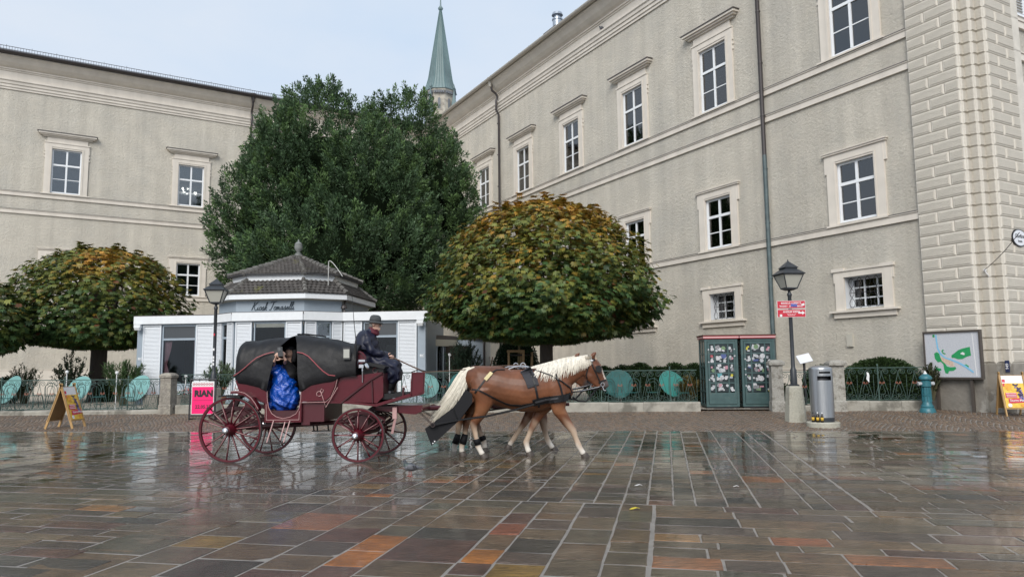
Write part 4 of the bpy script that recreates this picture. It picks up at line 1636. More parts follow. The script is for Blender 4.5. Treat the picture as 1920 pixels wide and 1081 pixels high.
# ================================================================== trees and plants
def leaf_mat(name, tl=.3, rough=.45, spec=.4):
    m = bpy.data.materials.new(name)
    m.use_nodes = True
    nt = m.node_tree
    L = nt.links.new
    b = nt.nodes['Principled BSDF']
    b.inputs['Roughness'].default_value = rough
    b.inputs['Specular IOR Level'].default_value = spec
    a = nt.nodes.new('ShaderNodeAttribute'); a.attribute_name = 'tint'
    t = nt.nodes.new('ShaderNodeBsdfTranslucent')
    mx = nt.nodes.new('ShaderNodeMixShader')
    mx.inputs[0].default_value = tl
    L(a.outputs['Color'], b.inputs['Base Color'])
    L(a.outputs['Color'], t.inputs['Color'])
    L(b.outputs[0], mx.inputs[1]); L(t.outputs[0], mx.inputs[2])
    L(mx.outputs[0], nt.nodes['Material Output'].inputs['Surface'])
    return m
M_leaf = leaf_mat('broad_leaf', .25)
M_needle = leaf_mat('yew_needle', .12, .5, .3)
M_bark = mat('chestnut_bark', (.055, .045, .036), .8, var=.3, vscale=6, bump=.8, bscale=14, bdist=.04, stretch=(1, 1, .3))
M_core = mat('shade_core', (.010, .016, .008), 1.0, spec=.0)  # solid foliage cores: the shade inside is put into this near-black colour
M_wood = mat('raw_stake_wood', (.42, .28, .15), .7, var=.2, vscale=8)

def frames(D, U):
    """per-row orthonormal frames: X across, D along, N normal"""
    X = np.cross(D, U)
    X /= np.linalg.norm(X, axis=1, keepdims=True) + 1e-9
    N = np.cross(X, D)
    return X, N

def norm(a):
    return a / (np.linalg.norm(a, axis=1, keepdims=True) + 1e-9)

def blades(P, D, U, ln, wd, fold=.15, droop=.0):
    """kite-shaped leaves: P base, D direction, U up, arrays; two quads each folded on the midrib"""
    X, N = frames(D, U)
    n = len(P)
    ln = np.broadcast_to(ln, n)[:, None]
    wd = np.broadcast_to(wd, n)[:, None]
    mid = P + D * ln * .58 + N * ln * (.04)
    tip = P + D * ln - N * ln * droop
    l = P + D * ln * .52 + X * wd - N * wd * fold
    r = P + D * ln * .52 - X * wd - N * wd * fold
    V = np.stack([P, r, tip, l], 1).reshape(-1, 3)
    F = np.arange(n * 4).reshape(-1, 4)
    return V, F

def chestnut_leaves(C, O, size, rs):
    """palmate leaves: C centres, O outward directions (the leaf hangs out and down)"""
    n = len(C)
    up = np.tile(np.array([0, 0, 1.]), (n, 1))
    D0 = norm(O + rs.normal(0, .32, (n, 3)))
    X, N = frames(D0, up)
    Vs, Fs = [], []
    k = 0
    order = []
    for j, (a, s) in enumerate(zip(np.radians([-95, -62, -30, 0, 30, 62, 95]), [.5, .75, .95, 1.0, .95, .75, .5])):
        D = D0 * math.cos(a) + X * math.sin(a)
        V, F = blades(C, norm(D), N, size * s * rs.uniform(.85, 1.1, n), size * s * .19, .35, .22)
        Vs.append(V); Fs.append(F + k); k += len(V)
    V = np.concatenate(Vs); F = np.concatenate(Fs)
    return V, F, 7

def chestnut(name, label, base, prof, seed, n=4200, leaf=.27, lean=(0, 0), zscale=1.0, cull=None, trunk_r=.2, autumn=.5, patches=(), squash=1.0):
    """prof: list of (z above ground, crown radius)"""
    rs = np.random.default_rng(seed)
    t = thing(name, label, 'tree', base)
    z0, z1 = prof[0][0], prof[-1][0]
    zs = np.array([p[0] for p in prof]); rr = np.array([p[1] for p in prof])
    # trunk and limbs
    mb = MB()
    zc = z0 + .35
    mb.tube([(0, 0, -.1), (0, 0, .12), (.01, 0, .6), (.02, .01, zc * .8), (.02, 0, zc)], [trunk_r * 1.6, trunk_r * 1.15, trunk_r, trunk_r * .95, trunk_r * 1.15], 12)
    mb.build('trunk', M_bark, t, smooth=True)
    mb = MB()
    for i in range(13):
        a = i * 2.4 + rs.uniform(-.2, .2)
        el = rs.uniform(.25, 1.25)
        R_ = np.interp(z0 + (z1 - z0) * .45, zs, rr) * .8
        p0 = Vector((.02, 0, zc - .15))
        d = Vector((math.cos(a) * math.cos(el), math.sin(a) * math.cos(el), math.sin(el)))
        q = p0 + d * R_ * .5 + Vector((0, 0, .1))
        e = p0 + d * R_ + Vector((0, 0, .25))
        mb.tube([p0, p0.lerp(q, .5) + Vector((0, 0, .05)), q, e], [trunk_r * .55, trunk_r * .4, trunk_r * .28, .02], 7)
    mb.build('limb', M_bark, t, smooth=True)['kind'] = 'stuff'
    # crown: leaves in overlapping layers following a lumpy dome
    dens = rr * np.gradient(zs)
    zz = np.interp(rs.uniform(0, 1, n), np.cumsum(np.clip(rr, .3, None)) / np.sum(np.clip(rr, .3, None)), zs) + rs.normal(0, .12, n)
    zz = np.clip(zz, z0, z1)
    th = rs.uniform(0, 2 * PI, n)
    lump = 1 + .055 * np.sin(th * 5 + zz * 2.1 + seed) + .05 * np.sin(th * 11 - zz * 3.7) + .045 * np.sin(th * 21 + zz * 8) + .03 * np.sin(th * 37 - zz * 15)
    lay = rs.uniform(0, 1, n) ** 1.6
    rad = np.interp(zz, zs, rr) * lump * (1 - .34 * lay)
    C = np.stack([rad * np.cos(th) + lean[0] * (zz - z0), rad * np.sin(th) * squash + lean[1] * (zz - z0), zz], 1)
    # inside and underside
    m = int(n * .22)
    a2 = rs.uniform(0, 2 * PI, m)
    r2 = np.interp(z0 + .5, zs, rr) * np.sqrt(rs.uniform(0.02, 1, m)) * .95
    zu = z0 + .12 + .5 * (1 - (r2 / rr.max()) ** 2) + rs.uniform(-.2, .35, m)
    C2 = np.stack([r2 * np.cos(a2), r2 * np.sin(a2) * squash, zu], 1)
    O = np.stack([np.cos(th), np.sin(th), np.full(n, .0)], 1)
    hfrac = (zz - z0) / (z1 - z0)
    O[:, 2] = -1.15 + .85 * hfrac + rs.normal(0, .38, n)
    O2 = np.stack([np.cos(a2), np.sin(a2), np.full(m, -1.3)], 1)
    C = np.concatenate([C, C2]); O = np.concatenate([O, O2])
    # upright shoots breaking the outline on top
    ex, eo = [], []
    for i in range(34):
        a = rs.uniform(0, 2 * PI)
        k = rs.uniform(0, .72)
        zb = np.interp(-k, -rr[::-1] / rr.max(), zs[::-1]) if False else z1 - (z1 - z0) * .42 * k ** 2.2
        px, py = rr.max() * k * math.cos(a), rr.max() * k * math.sin(a)
        h = rs.uniform(.1, .42)
        for w_ in range(3):
            for q in range(5):
                b = q * 2 * PI / 5 + w_
                ex.append((px, py, zb - .1 + h * (w_ + 1) / 2.6)); eo.append((math.cos(b), math.sin(b), .02))
    C = np.concatenate([C, np.array(ex)]); O = np.concatenate([O, np.array(eo)])
    tot = len(C)
    V, F, per = chestnut_leaves(C, norm(O), leaf * rs.uniform(.75, 1.15, tot), rs)
    hf = np.clip((C[:, 2] - z0) / (z1 - z0), 0, 1)
    thc = np.arctan2(C[:, 1], C[:, 0])
    pat = .5 + .3 * np.sin(thc * 3 + 1.3 + seed) * np.sin(C[:, 2] * 1.9 + seed) + .28 * np.sin(C[:, 0] * 2.3 + seed) * np.sin(C[:, 1] * 1.7 + C[:, 2] * 1.3)
    au = np.clip(autumn * (hf ** 1.3 * 1.15 + .50 * (pat - .5)) + rs.normal(0, .21, tot), 0, 1)
    for cx_, cz_, r_, s_ in patches:
        au += s_ * np.exp(-(((C[:, 0] - cx_) ** 2 + (C[:, 2] - cz_) ** 2) / r_ ** 2)) * (C[:, 1] < .6)
    au = np.clip(au, 0, 1.0)[:, None]
    g0, g1, g2 = np.array([.054, .108, .036]), np.array([.175, .185, .036]), np.array([.40, .205, .030])
    col = np.where(au < .5, g0 + (g1 - g0) * au * 2, g1 + (g2 - g1) * (au - .5) * 2)
    col *= rs.uniform(.7, 1.35, (tot, 1))
    rust = rs.uniform(0, 1, tot) < .02
    col[rust] = np.array([.17, .07, .03]) * rs.uniform(.7, 1.2, (rust.sum(), 1))
    T = np.tile(col, (per, 1))
    cr_ = put('crown', mesh_np('crown', V, F, M_leaf, T), t)
    cr_['kind'] = 'stuff'
    return t

TB = gp(1022, 25.5)
chestnut('chestnut_tree', 'big round pollarded chestnut turning orange, behind the horses', (TB, 25.5, .2),
         [(2.2, 1.0), (2.4, 2.4), (2.75, 3.35), (3.1, 3.8), (3.6, 3.98), (4.2, 3.78), (5.1, 3.5), (5.85, 3.0), (6.55, 2.15), (6.95, 1.2), (7.08, .4)], 3, n=27000, leaf=.178, autumn=.78, trunk_r=.24)
TB2 = gp(186, 31.2)
chestnut('chestnut_tree', 'wide flat chestnut with a dark thick trunk left of the kiosk', (TB2, 31.2, .2),
         [(2.35, 1.0), (2.5, 2.3), (2.95, 3.15), (3.8, 3.42), (4.75, 3.25), (5.6, 2.75), (6.15, 2.0), (6.5, .8)], 9, n=13000, leaf=.20, autumn=.42, trunk_r=.33, patches=((1.0, 5.7, .8, .6), (2.8, 4.8, .8, .3)))
chestnut('chestnut_tree', 'green chestnut crown cut by the left edge of the view', (gp(-95, 27.0), 27.0, .2),
         [(2.0, 1.2), (2.2, 2.0), (2.8, 2.5), (3.6, 2.55), (4.4, 2.0), (4.9, 1.0), (5.1, .3)], 14, n=5500, leaf=.22, autumn=.38, trunk_r=.22)

# ---------------------------------------------------------------- dark yew
def yew():
    rs = np.random.default_rng(21)
    lob = []
    for px, py, Y, rx, ry in [(606, 380, 37.2, 138, 216), (754, 378, 38.8, 100, 205), (852, 405, 37.6, 44, 96), (488, 440, 37, 84, 132), (640, 500, 35.6, 180, 112), (775, 500, 36.5, 74, 104),
                              (556, 310, 36.4, 84, 104), (690, 390, 35.8, 110, 140), (818, 345, 38, 54, 84)]:
        c = at(px, py, Y)
        k = Y / FPX
        lob.append((np.array(c), rx * k, min(rx * k, 4.6) * .9, ry * k))
    base = Vector((gp(640, 37.5), 37.5, .2))
    t = thing('yew_tree', 'huge dark green yew with two peaks filling the palace corner', 'tree', base)
    b = np.array(base)
    mb = MB()
    mb.tube([(0, 0, -.1), (0, 0, 2.5), (-.6, 0, 6), (-.9, 0, 11)], [.55, .45, .35, .1], 10)
    mb.tube([(0, 0, 1.5), (1.6, .3, 4), (3, .8, 10)], [.4, .32, .1], 10)
    mb.build('trunk', M_bark, t, smooth=True)
    core = MB()  # solid dark lumps added to close the view through the crown
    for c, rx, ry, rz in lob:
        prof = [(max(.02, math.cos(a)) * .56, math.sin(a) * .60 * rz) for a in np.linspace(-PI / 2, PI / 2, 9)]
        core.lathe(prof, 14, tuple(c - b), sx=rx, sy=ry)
    core.build('dark_core', M_core, t, smooth=True)['kind'] = 'stuff'
    Ps, Ds, Ts, Ls = [], [], [], []
    for li, (c, rx, ry, rz) in enumerate(lob):
        area = rx * rz * 4
        m = int(area * 17)
        u = rs.normal(0, 1, (m, 3)); u = norm(u)
        shell = np.where(rs.uniform(0, 1, m) < .62, 1.0, rs.uniform(.62, .9, m))[:, None]
        P = c + u * np.array([rx, ry, rz]) * shell
        nrm = norm(u / np.array([rx, ry, rz]))
        ok = P[:, 1] < c[1] + 1.2
        for lj, (c2, a2, b2, d2) in enumerate(lob):
            if lj != li:
                q = ((P - c2) / np.array([a2, b2, d2]))
                ok &= (q ** 2).sum(1) > (.80 if True else 0) * shell[:, 0] ** 2
        P, nrm = P[ok], nrm[ok]
        for p, nn in zip(P, nrm):
            k = 80
            ax = nn * .75 + np.array([0, 0, .75]) + rs.normal(0, .18, 3)
            ax /= np.linalg.norm(ax)
            ln = rs.uniform(.55, 1.25)
            tcol = np.array([.046, .080, .038]) * rs.uniform(.65, 1.3)
            if rs.uniform() < .3:
                tcol = np.array([.075, .125, .045]) * rs.uniform(.8, 1.2)
            side = np.cross(ax, rs.normal(0, 1, 3)); side /= np.linalg.norm(side)
            s = rs.uniform(0, 1, k) ** .8
            off = rs.normal(0, 1, (k, 3)); off -= (off @ ax)[:, None] * ax
            off = norm(off) * (.26 * (1 - s * .85) + .03)[:, None] * rs.uniform(.4, 1, (k, 1))
            pp = p - ax * .35 + ax * (s * ln)[:, None] + off
            dd = norm(ax * .75 + off * 3.0 + rs.normal(0, .28, (k, 3)) + np.array([0, 0, -.1]))
            Ps.append(pp); Ds.append(dd); Ts.append(tcol * (rs.uniform(.75, 1.25, (k, 1)) * (1 + .5 * s[:, None]))); Ls.append(rs.uniform(.10, .21, k))
    P, D, T, Ln = np.concatenate(Ps), np.concatenate(Ds), np.concatenate(Ts), np.concatenate(Ls)
    U = rs.normal(0, 1, P.shape)
    V, F = blades(P - b, D, U, Ln, Ln * .17, .3, .1)
    o = put('crown', mesh_np('crown', V, F, M_needle, T), t)
    o['kind'] = 'stuff'
yew()

# ---------------------------------------------------------------- clipped shrubs and tub plants
def clipped(name, label, cat, loc, prof, seed, col=(.030, .058, .018), n=2600, leaf=.045, sx=1.0, sy=1.0, group=None, lump=.03):
    rs = np.random.default_rng(seed)
    t = thing(name, label, cat, loc, 0, group)
    core = MB()  # solid dark filling behind the leaves, in place of a shaded inside
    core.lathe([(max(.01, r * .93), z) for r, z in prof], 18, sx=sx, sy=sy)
    core.build('dark_core', M_core, t, smooth=True)['kind'] = 'stuff'
    zs = np.array([p[1] for p in prof]); rr = np.array([p[0] for p in prof])
    seg = np.hypot(np.diff(zs), np.diff(rr)) * (rr[1:] + rr[:-1])
    cum = np.concatenate([[0], np.cumsum(seg)]); cum /= cum[-1]
    u = rs.uniform(0, 1, n)
    z, r = np.interp(u, cum, zs), np.interp(u, cum, rr)
    a = rs.uniform(0, 2 * PI, n)
    r = r * (1 + lump * np.sin(a * 5 + z * 6 + seed)) + rs.normal(0, leaf * .35, n)
    P = np.stack([r * np.cos(a) * sx, r * np.sin(a) * sy, z + rs.normal(0, leaf * .3, n)], 1)
    zc = zs.mean()
    D = norm(np.stack([np.cos(a), np.sin(a), (z - zc) * 1.2 + .4], 1) + rs.normal(0, .5, (n, 3)))
    V, F = blades(P, D, rs.normal(0, 1, (n, 3)), rs.uniform(.7, 1.4, n) * leaf * 1.6, leaf * .5, .3)
    T = np.array(col) * rs.uniform(.6, 1.5, (n, 1))
    put('foliage', mesh_np('foliage', V, F, M_leaf, T), t)['kind'] = 'stuff'
    return t
BALL = [(.05, 0), (.42, .1), (.58, .4), (.52, .72), (.36, .92), (.16, 1.03), (.02, 1.06)]
for i, (px, lb) in enumerate([(1129, 'clipped box ball nearest the horse head, in the row by the palace'), (1165, 'clipped box ball above the dark green tipped table'), (1197, 'tallest clipped box ball in the middle of the hedge row'),
                              (1231, 'smaller clipped box ball between tall neighbours in the row'), (1261, 'clipped box ball above the mid green tipped table'), (1298, 'clipped box ball hard against the phone booth side')]):
    Y = 25.2
    s = (1.0, 1.02, 1.08, .97, 1.07, 1.06)[i]
    clipped('box_ball', lb, 'bush', (gp(px, Y), Y, .22), [(r * s * .98, z * s * 1.18) for r, z in BALL], 40 + i, n=2400, group='clipped box balls below the palace wall')
for i, (px, Y, s, lb) in enumerate([(20, 30.5, .75, 'dark clipped bush behind the tipped table at the far left'), (208, 31, .62, 'small clipped bush between dark tub plant and left chestnut trunk'), (918, 34, .8, 'dark clipped bush below the stacked folding chairs')]):
    clipped('box_ball', lb, 'bush', (gp(px, Y), Y, .2), [(r * s * 1.3, z * s * 1.35) for r, z in BALL], 60 + i, n=1400, group='clipped box balls below the palace wall')
clipped('yew_cone', 'tall clipped yew cone behind the staked young tree', 'bush', (gp(967, 31), 31, .2),
        [(.05, 0), (1.0, .15), (1.12, .6), (1.0, 1.2), (.78, 1.9), (.5, 2.6), (.2, 3.2), (.02, 3.4)], 71, col=(.018, .04, .018), n=6000, leaf=.05)
clipped('box_bush', 'wide rounded box bush behind the fence by the hydrant', 'bush', (gp(1648, 22.3), 22.3, .25),
        [(.05, -.05), (.78, .1), (.93, .45), (.88, .82), (.7, 1.1), (.4, 1.3), (.02, 1.38)], 75, col=(.032, .058, .018), n=7500, leaf=.05, sx=1.35, sy=.75, lump=.06)
clipped('box_bush', 'round box bush showing left and right of the steel bin', 'bush', (gp(1541, 22.6), 22.6, .25),
        [(.05, -.05), (.5, .1), (.64, .42), (.60, .78), (.44, 1.02), (.2, 1.15), (.02, 1.18)], 76, n=4200, leaf=.05, sx=1.0, sy=.8)
clipped('low_shrub', 'low green shrub in the bed beside granite post and phone booth', 'bush', (gp(1456, 22.9), 22.9, .2), [(.05, 0), (.3, .1), (.36, .35), (.25, .6), (.02, .7)], 77, n=900, leaf=.05)

def oleander(label, loc, h, r, seed, n=900, col=(.055, .085, .04), leaf=.16, pot=None, name='oleander', wd=.09, shrub=.25):
    rs = np.random.default_rng(seed)
    t = thing(name, label, 'plant', loc)
    st = MB()
    P, D = [], []
    k = 46
    z0 = pot[1] if pot else 0
    for i in range(k):
        a = rs.uniform(0, 2 * PI); q = math.sqrt(rs.uniform(0, 1))
        e = np.array([r * q * math.cos(a), r * q * math.sin(a), z0 + (h - z0) * (1 - .35 * q * q) * rs.uniform(.72, 1.0)])
        s0 = np.array([e[0] * .15, e[1] * .15, z0])
        mid = s0 * .4 + e * .6 + np.array([0, 0, .12 * h])
        st.tube([tuple(s0), tuple(mid), tuple(e)], [.012, .008, .004], 4)
        m = n // k
        u = rs.uniform(.25, 1.0, m)
        pp = (1 - u)[:, None] ** 2 * s0 + 2 * (u * (1 - u))[:, None] * mid + (u ** 2)[:, None] * e
        dd = norm((e - s0) * .5 + rs.normal(0, 1, (m, 3)) * .65 * h * .5 + np.array([0, 0, .18]))
        P.append(pp); D.append(dd)
    st.build('stem', mat('green_stem', (.09, .08, .04), .7), t)['kind'] = 'stuff'
    P, D = np.concatenate(P), np.concatenate(D)
    m = len(P)
    V, F = blades(P, D, rs.normal(0, 1, (m, 3)) * .3 + np.array([0, 0, 1]), leaf * rs.uniform(.7, 1.3, m), leaf * wd, .2, .1)
    put('foliage', mesh_np('foliage', V, F, M_leaf, np.array(col) * rs.uniform(.55, 1.6, (m, 1))), t)['kind'] = 'stuff'
    if pot:
        mb = MB()
        mb.lathe([(pot[0] * .72, 0), (pot[0], pot[1] - .08), (pot[0] * 1.12, pot[1] - .08), (pot[0] * 1.12, pot[1]), (pot[0] * .95, pot[1]), (pot[0] * .9, pot[1] - .05)], 16)
        mb.build('pot', mat('terracotta', (.33, .13, .07), .8, var=.15), t)
oleander('small pale green tub oleander behind the far left tables', (gp(52, 30), 30, .2), 1.75, .75, 81, n=1500, col=(.06, .09, .04))
oleander('dark airy tub shrub left of the chestnut trunk', (gp(140, 29.6), 29.6, .2), 2.2, .75, 82, n=1700, col=(.032, .055, .03), leaf=.14, wd=.16)
oleander('bushy bright green tub plant between chestnut trunk and kiosk', (gp(236, 27.5), 27.5, .2), 1.85, .85, 83, n=3200, col=(.07, .12, .045), leaf=.2, wd=.07)
oleander('potted oleander beside the pink poster in a clay pot', (gp(415, 24.2), 24.2, .2), 1.62, .55, 84, n=1900, col=(.09, .13, .07), leaf=.15, wd=.10, pot=(.2, .42))
oleander('tall dense oleander in front of the grey annex wall', (gp(868, 28.2), 28.2, .2), 2.55, .75, 85, n=3800, col=(.05, .085, .055), leaf=.17, wd=.10)
oleander('thin climbing plant on the fence between box bush and hydrant', (gp(1738, 21.25), 21.25, .42), 1.15, .25, 86, n=700, col=(.035, .045, .02), leaf=.09, wd=.3, name='climbing_plant')
oleander('dry reddish and green shrub against the phone booth side', (gp(1288, 23.3), 23.3, .2), 1.0, .35, 87, n=1100, col=(.13, .10, .03), leaf=.2, wd=.07, name='dry_shrub')

# young tree between wooden stakes
st = thing('staked_sapling', 'young tree wrapped in jute between four wooden stakes', 'tree', (gp(975, 27.5), 27.5, .2))
for x, y in ((-.45, 0), (.10, -.12), (.42, .05), (.0, .35)):
    mb = MB(); mb.tube([(x, y, 0), (x, y, 1.85)], .045, 8); mb.build('stake', M_wood, st)
mb = MB(); mb.box(-.52, .15, -.16, -.08, 1.84, 1.93); mb.build('crossbar', M_wood, st)
mb = MB(); mb.tube([(-.45, 0, 1.74), (.1, -.12, 1.74), (.42, .05, 1.74)], .03, 6); mb.build('tie_band', mat('black_rubber', (.02, .02, .02), .7), st)
mb = MB(); mb.tube([(-.08, .05, 0), (-.07, .05, 1.5), (-.05, .05, 2.6)], [.06, .055, .03], 8); mb.build('trunk', mat('jute_wrap', (.20, .16, .09), .9, bump=.5, bscale=60), st)
mb = MB()
for k in range(9):
    a = k * 2.4
    mb.tube([(-.05, .05, 2.3 + .03 * k), (-.05 + .35 * math.cos(a), .05 + .35 * math.sin(a), 2.8 + .06 * k), (-.05 + .5 * math.cos(a), .05 + .5 * math.sin(a), 3.0 + .08 * k)], [.015, .01, .004], 5)
mb.build('crown', M_bark, st)['kind'] = 'stuff'

# folded wooden chairs leaning in a stack by the palace wall
fs = thing('chair_stack', 'folded brown wooden garden chairs leaning together beside the annex', 'folding chairs', (gp(918, 33.0), 33.0, .2), R(25))
M_brown = mat('brown_chair_wood', (.13, .065, .04), .6, var=.2)
for k in range(7):
    mb = MB()
    x = -.55 + k * .17
    for y in (-.2, .2):
        mb.bar((x, y, .1), (x + .42, y, 1.75), .035)
    for q in range(6):
        t_ = .35 + q * .11
        mb.bar((x + .42 * t_, -.2, .1 + 1.65 * t_), (x + .42 * t_, .2, .1 + 1.65 * t_), .05, .018)
    mb.build('folded_chair', M_brown, fs)
# ================================================================== street furniture
def text(name, s, size, m, parent, M, extrude=.0015, shear=0.0, bold=0.0, align='CENTER', sx=1.0):
    cu = bpy.data.curves.new(name, 'FONT')
    cu.body = s
    cu.size = size
    cu.shear = shear
    cu.extrude = extrude
    cu.offset = bold
    cu.align_x = align
    cu.align_y = 'CENTER'
    cu.resolution_u = 2
    tmp = bpy.data.objects.new(name, cu)
    COL.objects.link(tmp)
    dg = bpy.context.evaluated_depsgraph_get()
    dg.update()
    me = bpy.data.meshes.new_from_object(tmp.evaluated_get(dg))
    bpy.data.objects.remove(tmp)
    bpy.data.curves.remove(cu)
    me.name = name
    me.transform(M @ Matrix.Diagonal((sx, 1, 1, 1)))
    me.materials.clear()
    me.materials.append(m)
    return put(name, me, parent)

def face(origin, right, up):
    """matrix taking flat x,y drawing onto a plane through origin"""
    r_, u_ = Vector(right).normalized(), Vector(up).normalized()
    n = r_.cross(u_)
    return Matrix(((r_.x, u_.x, n.x, origin[0]), (r_.y, u_.y, n.y, origin[1]), (r_.z, u_.z, n.z, origin[2]), (0, 0, 0, 1)))
FRONT = lambda o: face(o, (1, 0, 0), (0, 0, 1))      # faces the viewer (-y)

M_lampk = mat('lamp_post_black', (.030, .034, .040), .4, var=.2, vscale=9)
M_lampglass = mat('frosted_lantern_glass', (.58, .57, .50), .35, trans=.25)
M_lampstone = mat('lamp_foot_granite', (.40, .385, .32), .8, var=.2, vscale=30, bump=.35, bscale=50, bdist=.01, dirt=(.30, .28, .22), dscale=3)
M_sign = mat('sign_red', (.52, .022, .045), .4)
M_wht = mat('print_white', (.74, .74, .74), .5)
M_blk = mat('print_black', (.015, .015, .018), .5)

def street_lamp(label, x, y, lean):
    t = thing('street_lamp', label, 'street lamp', (x, y, gz(x, y)), 0, 'black lantern street lamps')
    mb = MB()
    q = []
    for k, z in ((.235, -.06), (.225, .02), (.17, .86), (.155, .90)):
        q.append([(sx * k, sy * k, z) for sx, sy in ((-1, -.72), (-.72, -1), (.72, -1), (1, -.72), (1, .72), (.72, 1), (-.72, 1), (-1, .72))])
    mb.loft(q)
    mb.build('stone_foot', M_lampstone, t)
    mb = MB()
    mb.lathe([(.13, .9), (.13, .93), (.085, .95), (.08, 1.3), (.062, 1.34), (.05, 1.38), (.046, 3.2), (.06, 3.22), (.06, 3.27), (.035, 3.3), (.035, 3.38)], 14)
    mb.build('pole', M_lampk, t, auto=40)
    zb, zt = 3.40, 3.76
    wb, wt = .145, .27
    M = Matrix.Rotation(R(8), 4, 'Z')
    def sq(w_, z):
        return [M @ Vector((sx * w_, sy * w_, z)) for sx, sy in ((-1, -1), (1, -1), (1, 1), (-1, 1))]
    mb = MB()
    mb.loft([sq(wb * .5, zb - .05), sq(wb * 1.08, zb - .01), sq(wb * 1.08, zb + .02)])
    for i in range(4):
        mb.bar(sq(wb, zb)[i], sq(wt, zt)[i], .022)
        mb.bar(sq(wt, zt)[i], sq(wt, zt)[(i + 1) % 4], .024)
    mb.build('lantern_frame', M_lampk, t)
    for i in range(4):
        a, b = sq(wb * .96, zb), sq(wt * .96, zt)
        mb = MB()
        c = (a[i] + a[(i + 1) % 4] + b[i] + b[(i + 1) % 4]) / 4
        vs = [a[i], a[(i + 1) % 4], b[(i + 1) % 4], b[i]]
        inn = [v * .99 + Vector((0, 0, c.z)) * .01 for v in vs]
        mb.add(vs + inn, [(0, 1, 2, 3), (7, 6, 5, 4), (0, 4, 5, 1), (1, 5, 6, 2), (2, 6, 7, 3), (3, 7, 4, 0)])
        mb.build('lantern_pane', M_lampglass, t)
    mb = MB()
    mb.loft([sq(wt * 1.12, zt), sq(wt * 1.14, zt + .02), sq(wt * .66, zt + .13), sq(wt * .60, zt + .14), sq(wt * .62, zt + .17), sq(wt * .70, zt + .18), sq(wt * .15, zt + .33), sq(.012, zt + .36), sq(.008, zt + .40)])
    mb.build('lantern_roof', M_lampk, t)
    return t
LRX, LRY = 7.20, 18.75
street_lamp('black four-sided lantern on a granite foot carrying two red signs', LRX, LRY, 0)
lp2 = street_lamp('black four-sided lantern with sticker marks behind the pink poster', -8.83, 21.55, 0)
for i, (z, c) in enumerate([(1.55, 0), (1.75, 0), (1.98, 0), (2.42, 1), (1.66, 0)]):
    mb = MB(); mb.box(-.025, .02, -.058, -.052, z, z + .07); mb.build('sticker', [M_wht, M_sign][c], lp2)

# the two red direction signs
gzl = gz(LRX, LRY)
for i, (z, l1, l2) in enumerate([(2.98, 'MARKUS LÜPERTZ', '"MOZART - EINE HOMMAGE"'), (2.755, 'ANSELM KIEFER', '"A.E.I.O.U."')]):
    t = thing('direction_sign', ['upper red arrow sign on the lamp pole, with a blue sticker across it', 'lower red arrow sign on the lamp pole, with a pale arrow sticker'][i], 'sign', (LRX, LRY - .075, gzl + z), R(-3), 'red direction signs on the lamp post')
    mb = MB(); mb.box(-.36, .36, -.006, .006, -.10, .10, 0); mb.box(-.35, .35, -.0085, -.0062, -.092, .092, 1); mb.build('plate', [M_wht, M_sign], t)
    text('lettering', l1, .068, M_wht, t, FRONT((.0, -.0095, .036)), bold=.0012, sx=.92)
    text('lettering', l2, .058, M_wht, t, FRONT((.0, -.0095, -.042)), bold=.001, sx=.80)
    mb = MB()
    a = [(.26, .02), (.30, .02), (.30, .045), (.345, 0), (.30, -.045), (.30, -.02), (.26, -.02)]
    if i == 1:
        a = [(.17, .03), (.27, .03), (.27, .06), (.34, .01), (.27, -.04), (.27, -.01), (.17, -.01)]
    mb.prism(a, -.0125, -.0096, 'y'); mb.build('arrow', M_wht, t)
    if i == 0:
        mb = MB(); mb.box(-.01, .15, -.0155, -.013, -.055, .02, M=Matrix.Rotation(R(3), 4, 'Y'))
        mb.build('sticker', mat('sticker_blue', (.10, .12, .38), .4, var=.5, vscale=40), t)
    else:
        mb = MB(); mb.lathe([(.034, 0), (.034, .003)], 12, M=Matrix.Translation((-.27, -.010, -.055)) @ Matrix.Rotation(R(90), 4, 'X')); mb.build('badge', M_wht, t)

# ---------------------------------------------------------------- phone booths
M_booth = mat('booth_green_paint', (.052, .098, .098), .42, var=.22, vscale=5, dirt=(.10, .12, .11), dscale=5, dlo=.55, dhi=.75)
M_boothglass = mat('booth_dark_glass', (.025, .035, .038), .15)
M_bred = mat('booth_red_band', (.45, .05, .06), .5)
M_brust = mat('booth_rusty_top', (.10, .055, .04), .7, var=.4, vscale=9)
STK = []
for i, c in enumerate([(.62, .64, .66), (.5, .52, .55), (.05, .05, .06), (.60, .30, .36), (.70, .62, .06), (.08, .12, .32), (.12, .40, .45), (.55, .10, .12), (.72, .72, .74), (.20, .32, .16)]):
    STK.append(c)
def sticker_mat(i, c):
    m = mat('sticker_print_%d' % i, c, .45, dirt=(.04, .04, .05) if max(c) > .3 else (.6, .6, .62), dscale=26, dlo=.5, dhi=.56)
    return m
STM = [sticker_mat(i, c) for i, c in enumerate(STK)]
def sticker_shapes():
    out = []
    for i, m in enumerate(STM):
        mb = MB(); mb.box(-.5, .5, -.0015, .0015, -.5, .5); q = mb.mesh('sticker', m)
        mb = MB(); mb.lathe([(.5, -.0015), (.5, .0015)], 14, M=Matrix.Rotation(R(90), 4, 'X')); d = mb.mesh('sticker', m)
        out.append((q, d))
    return out
SHP = sticker_shapes()
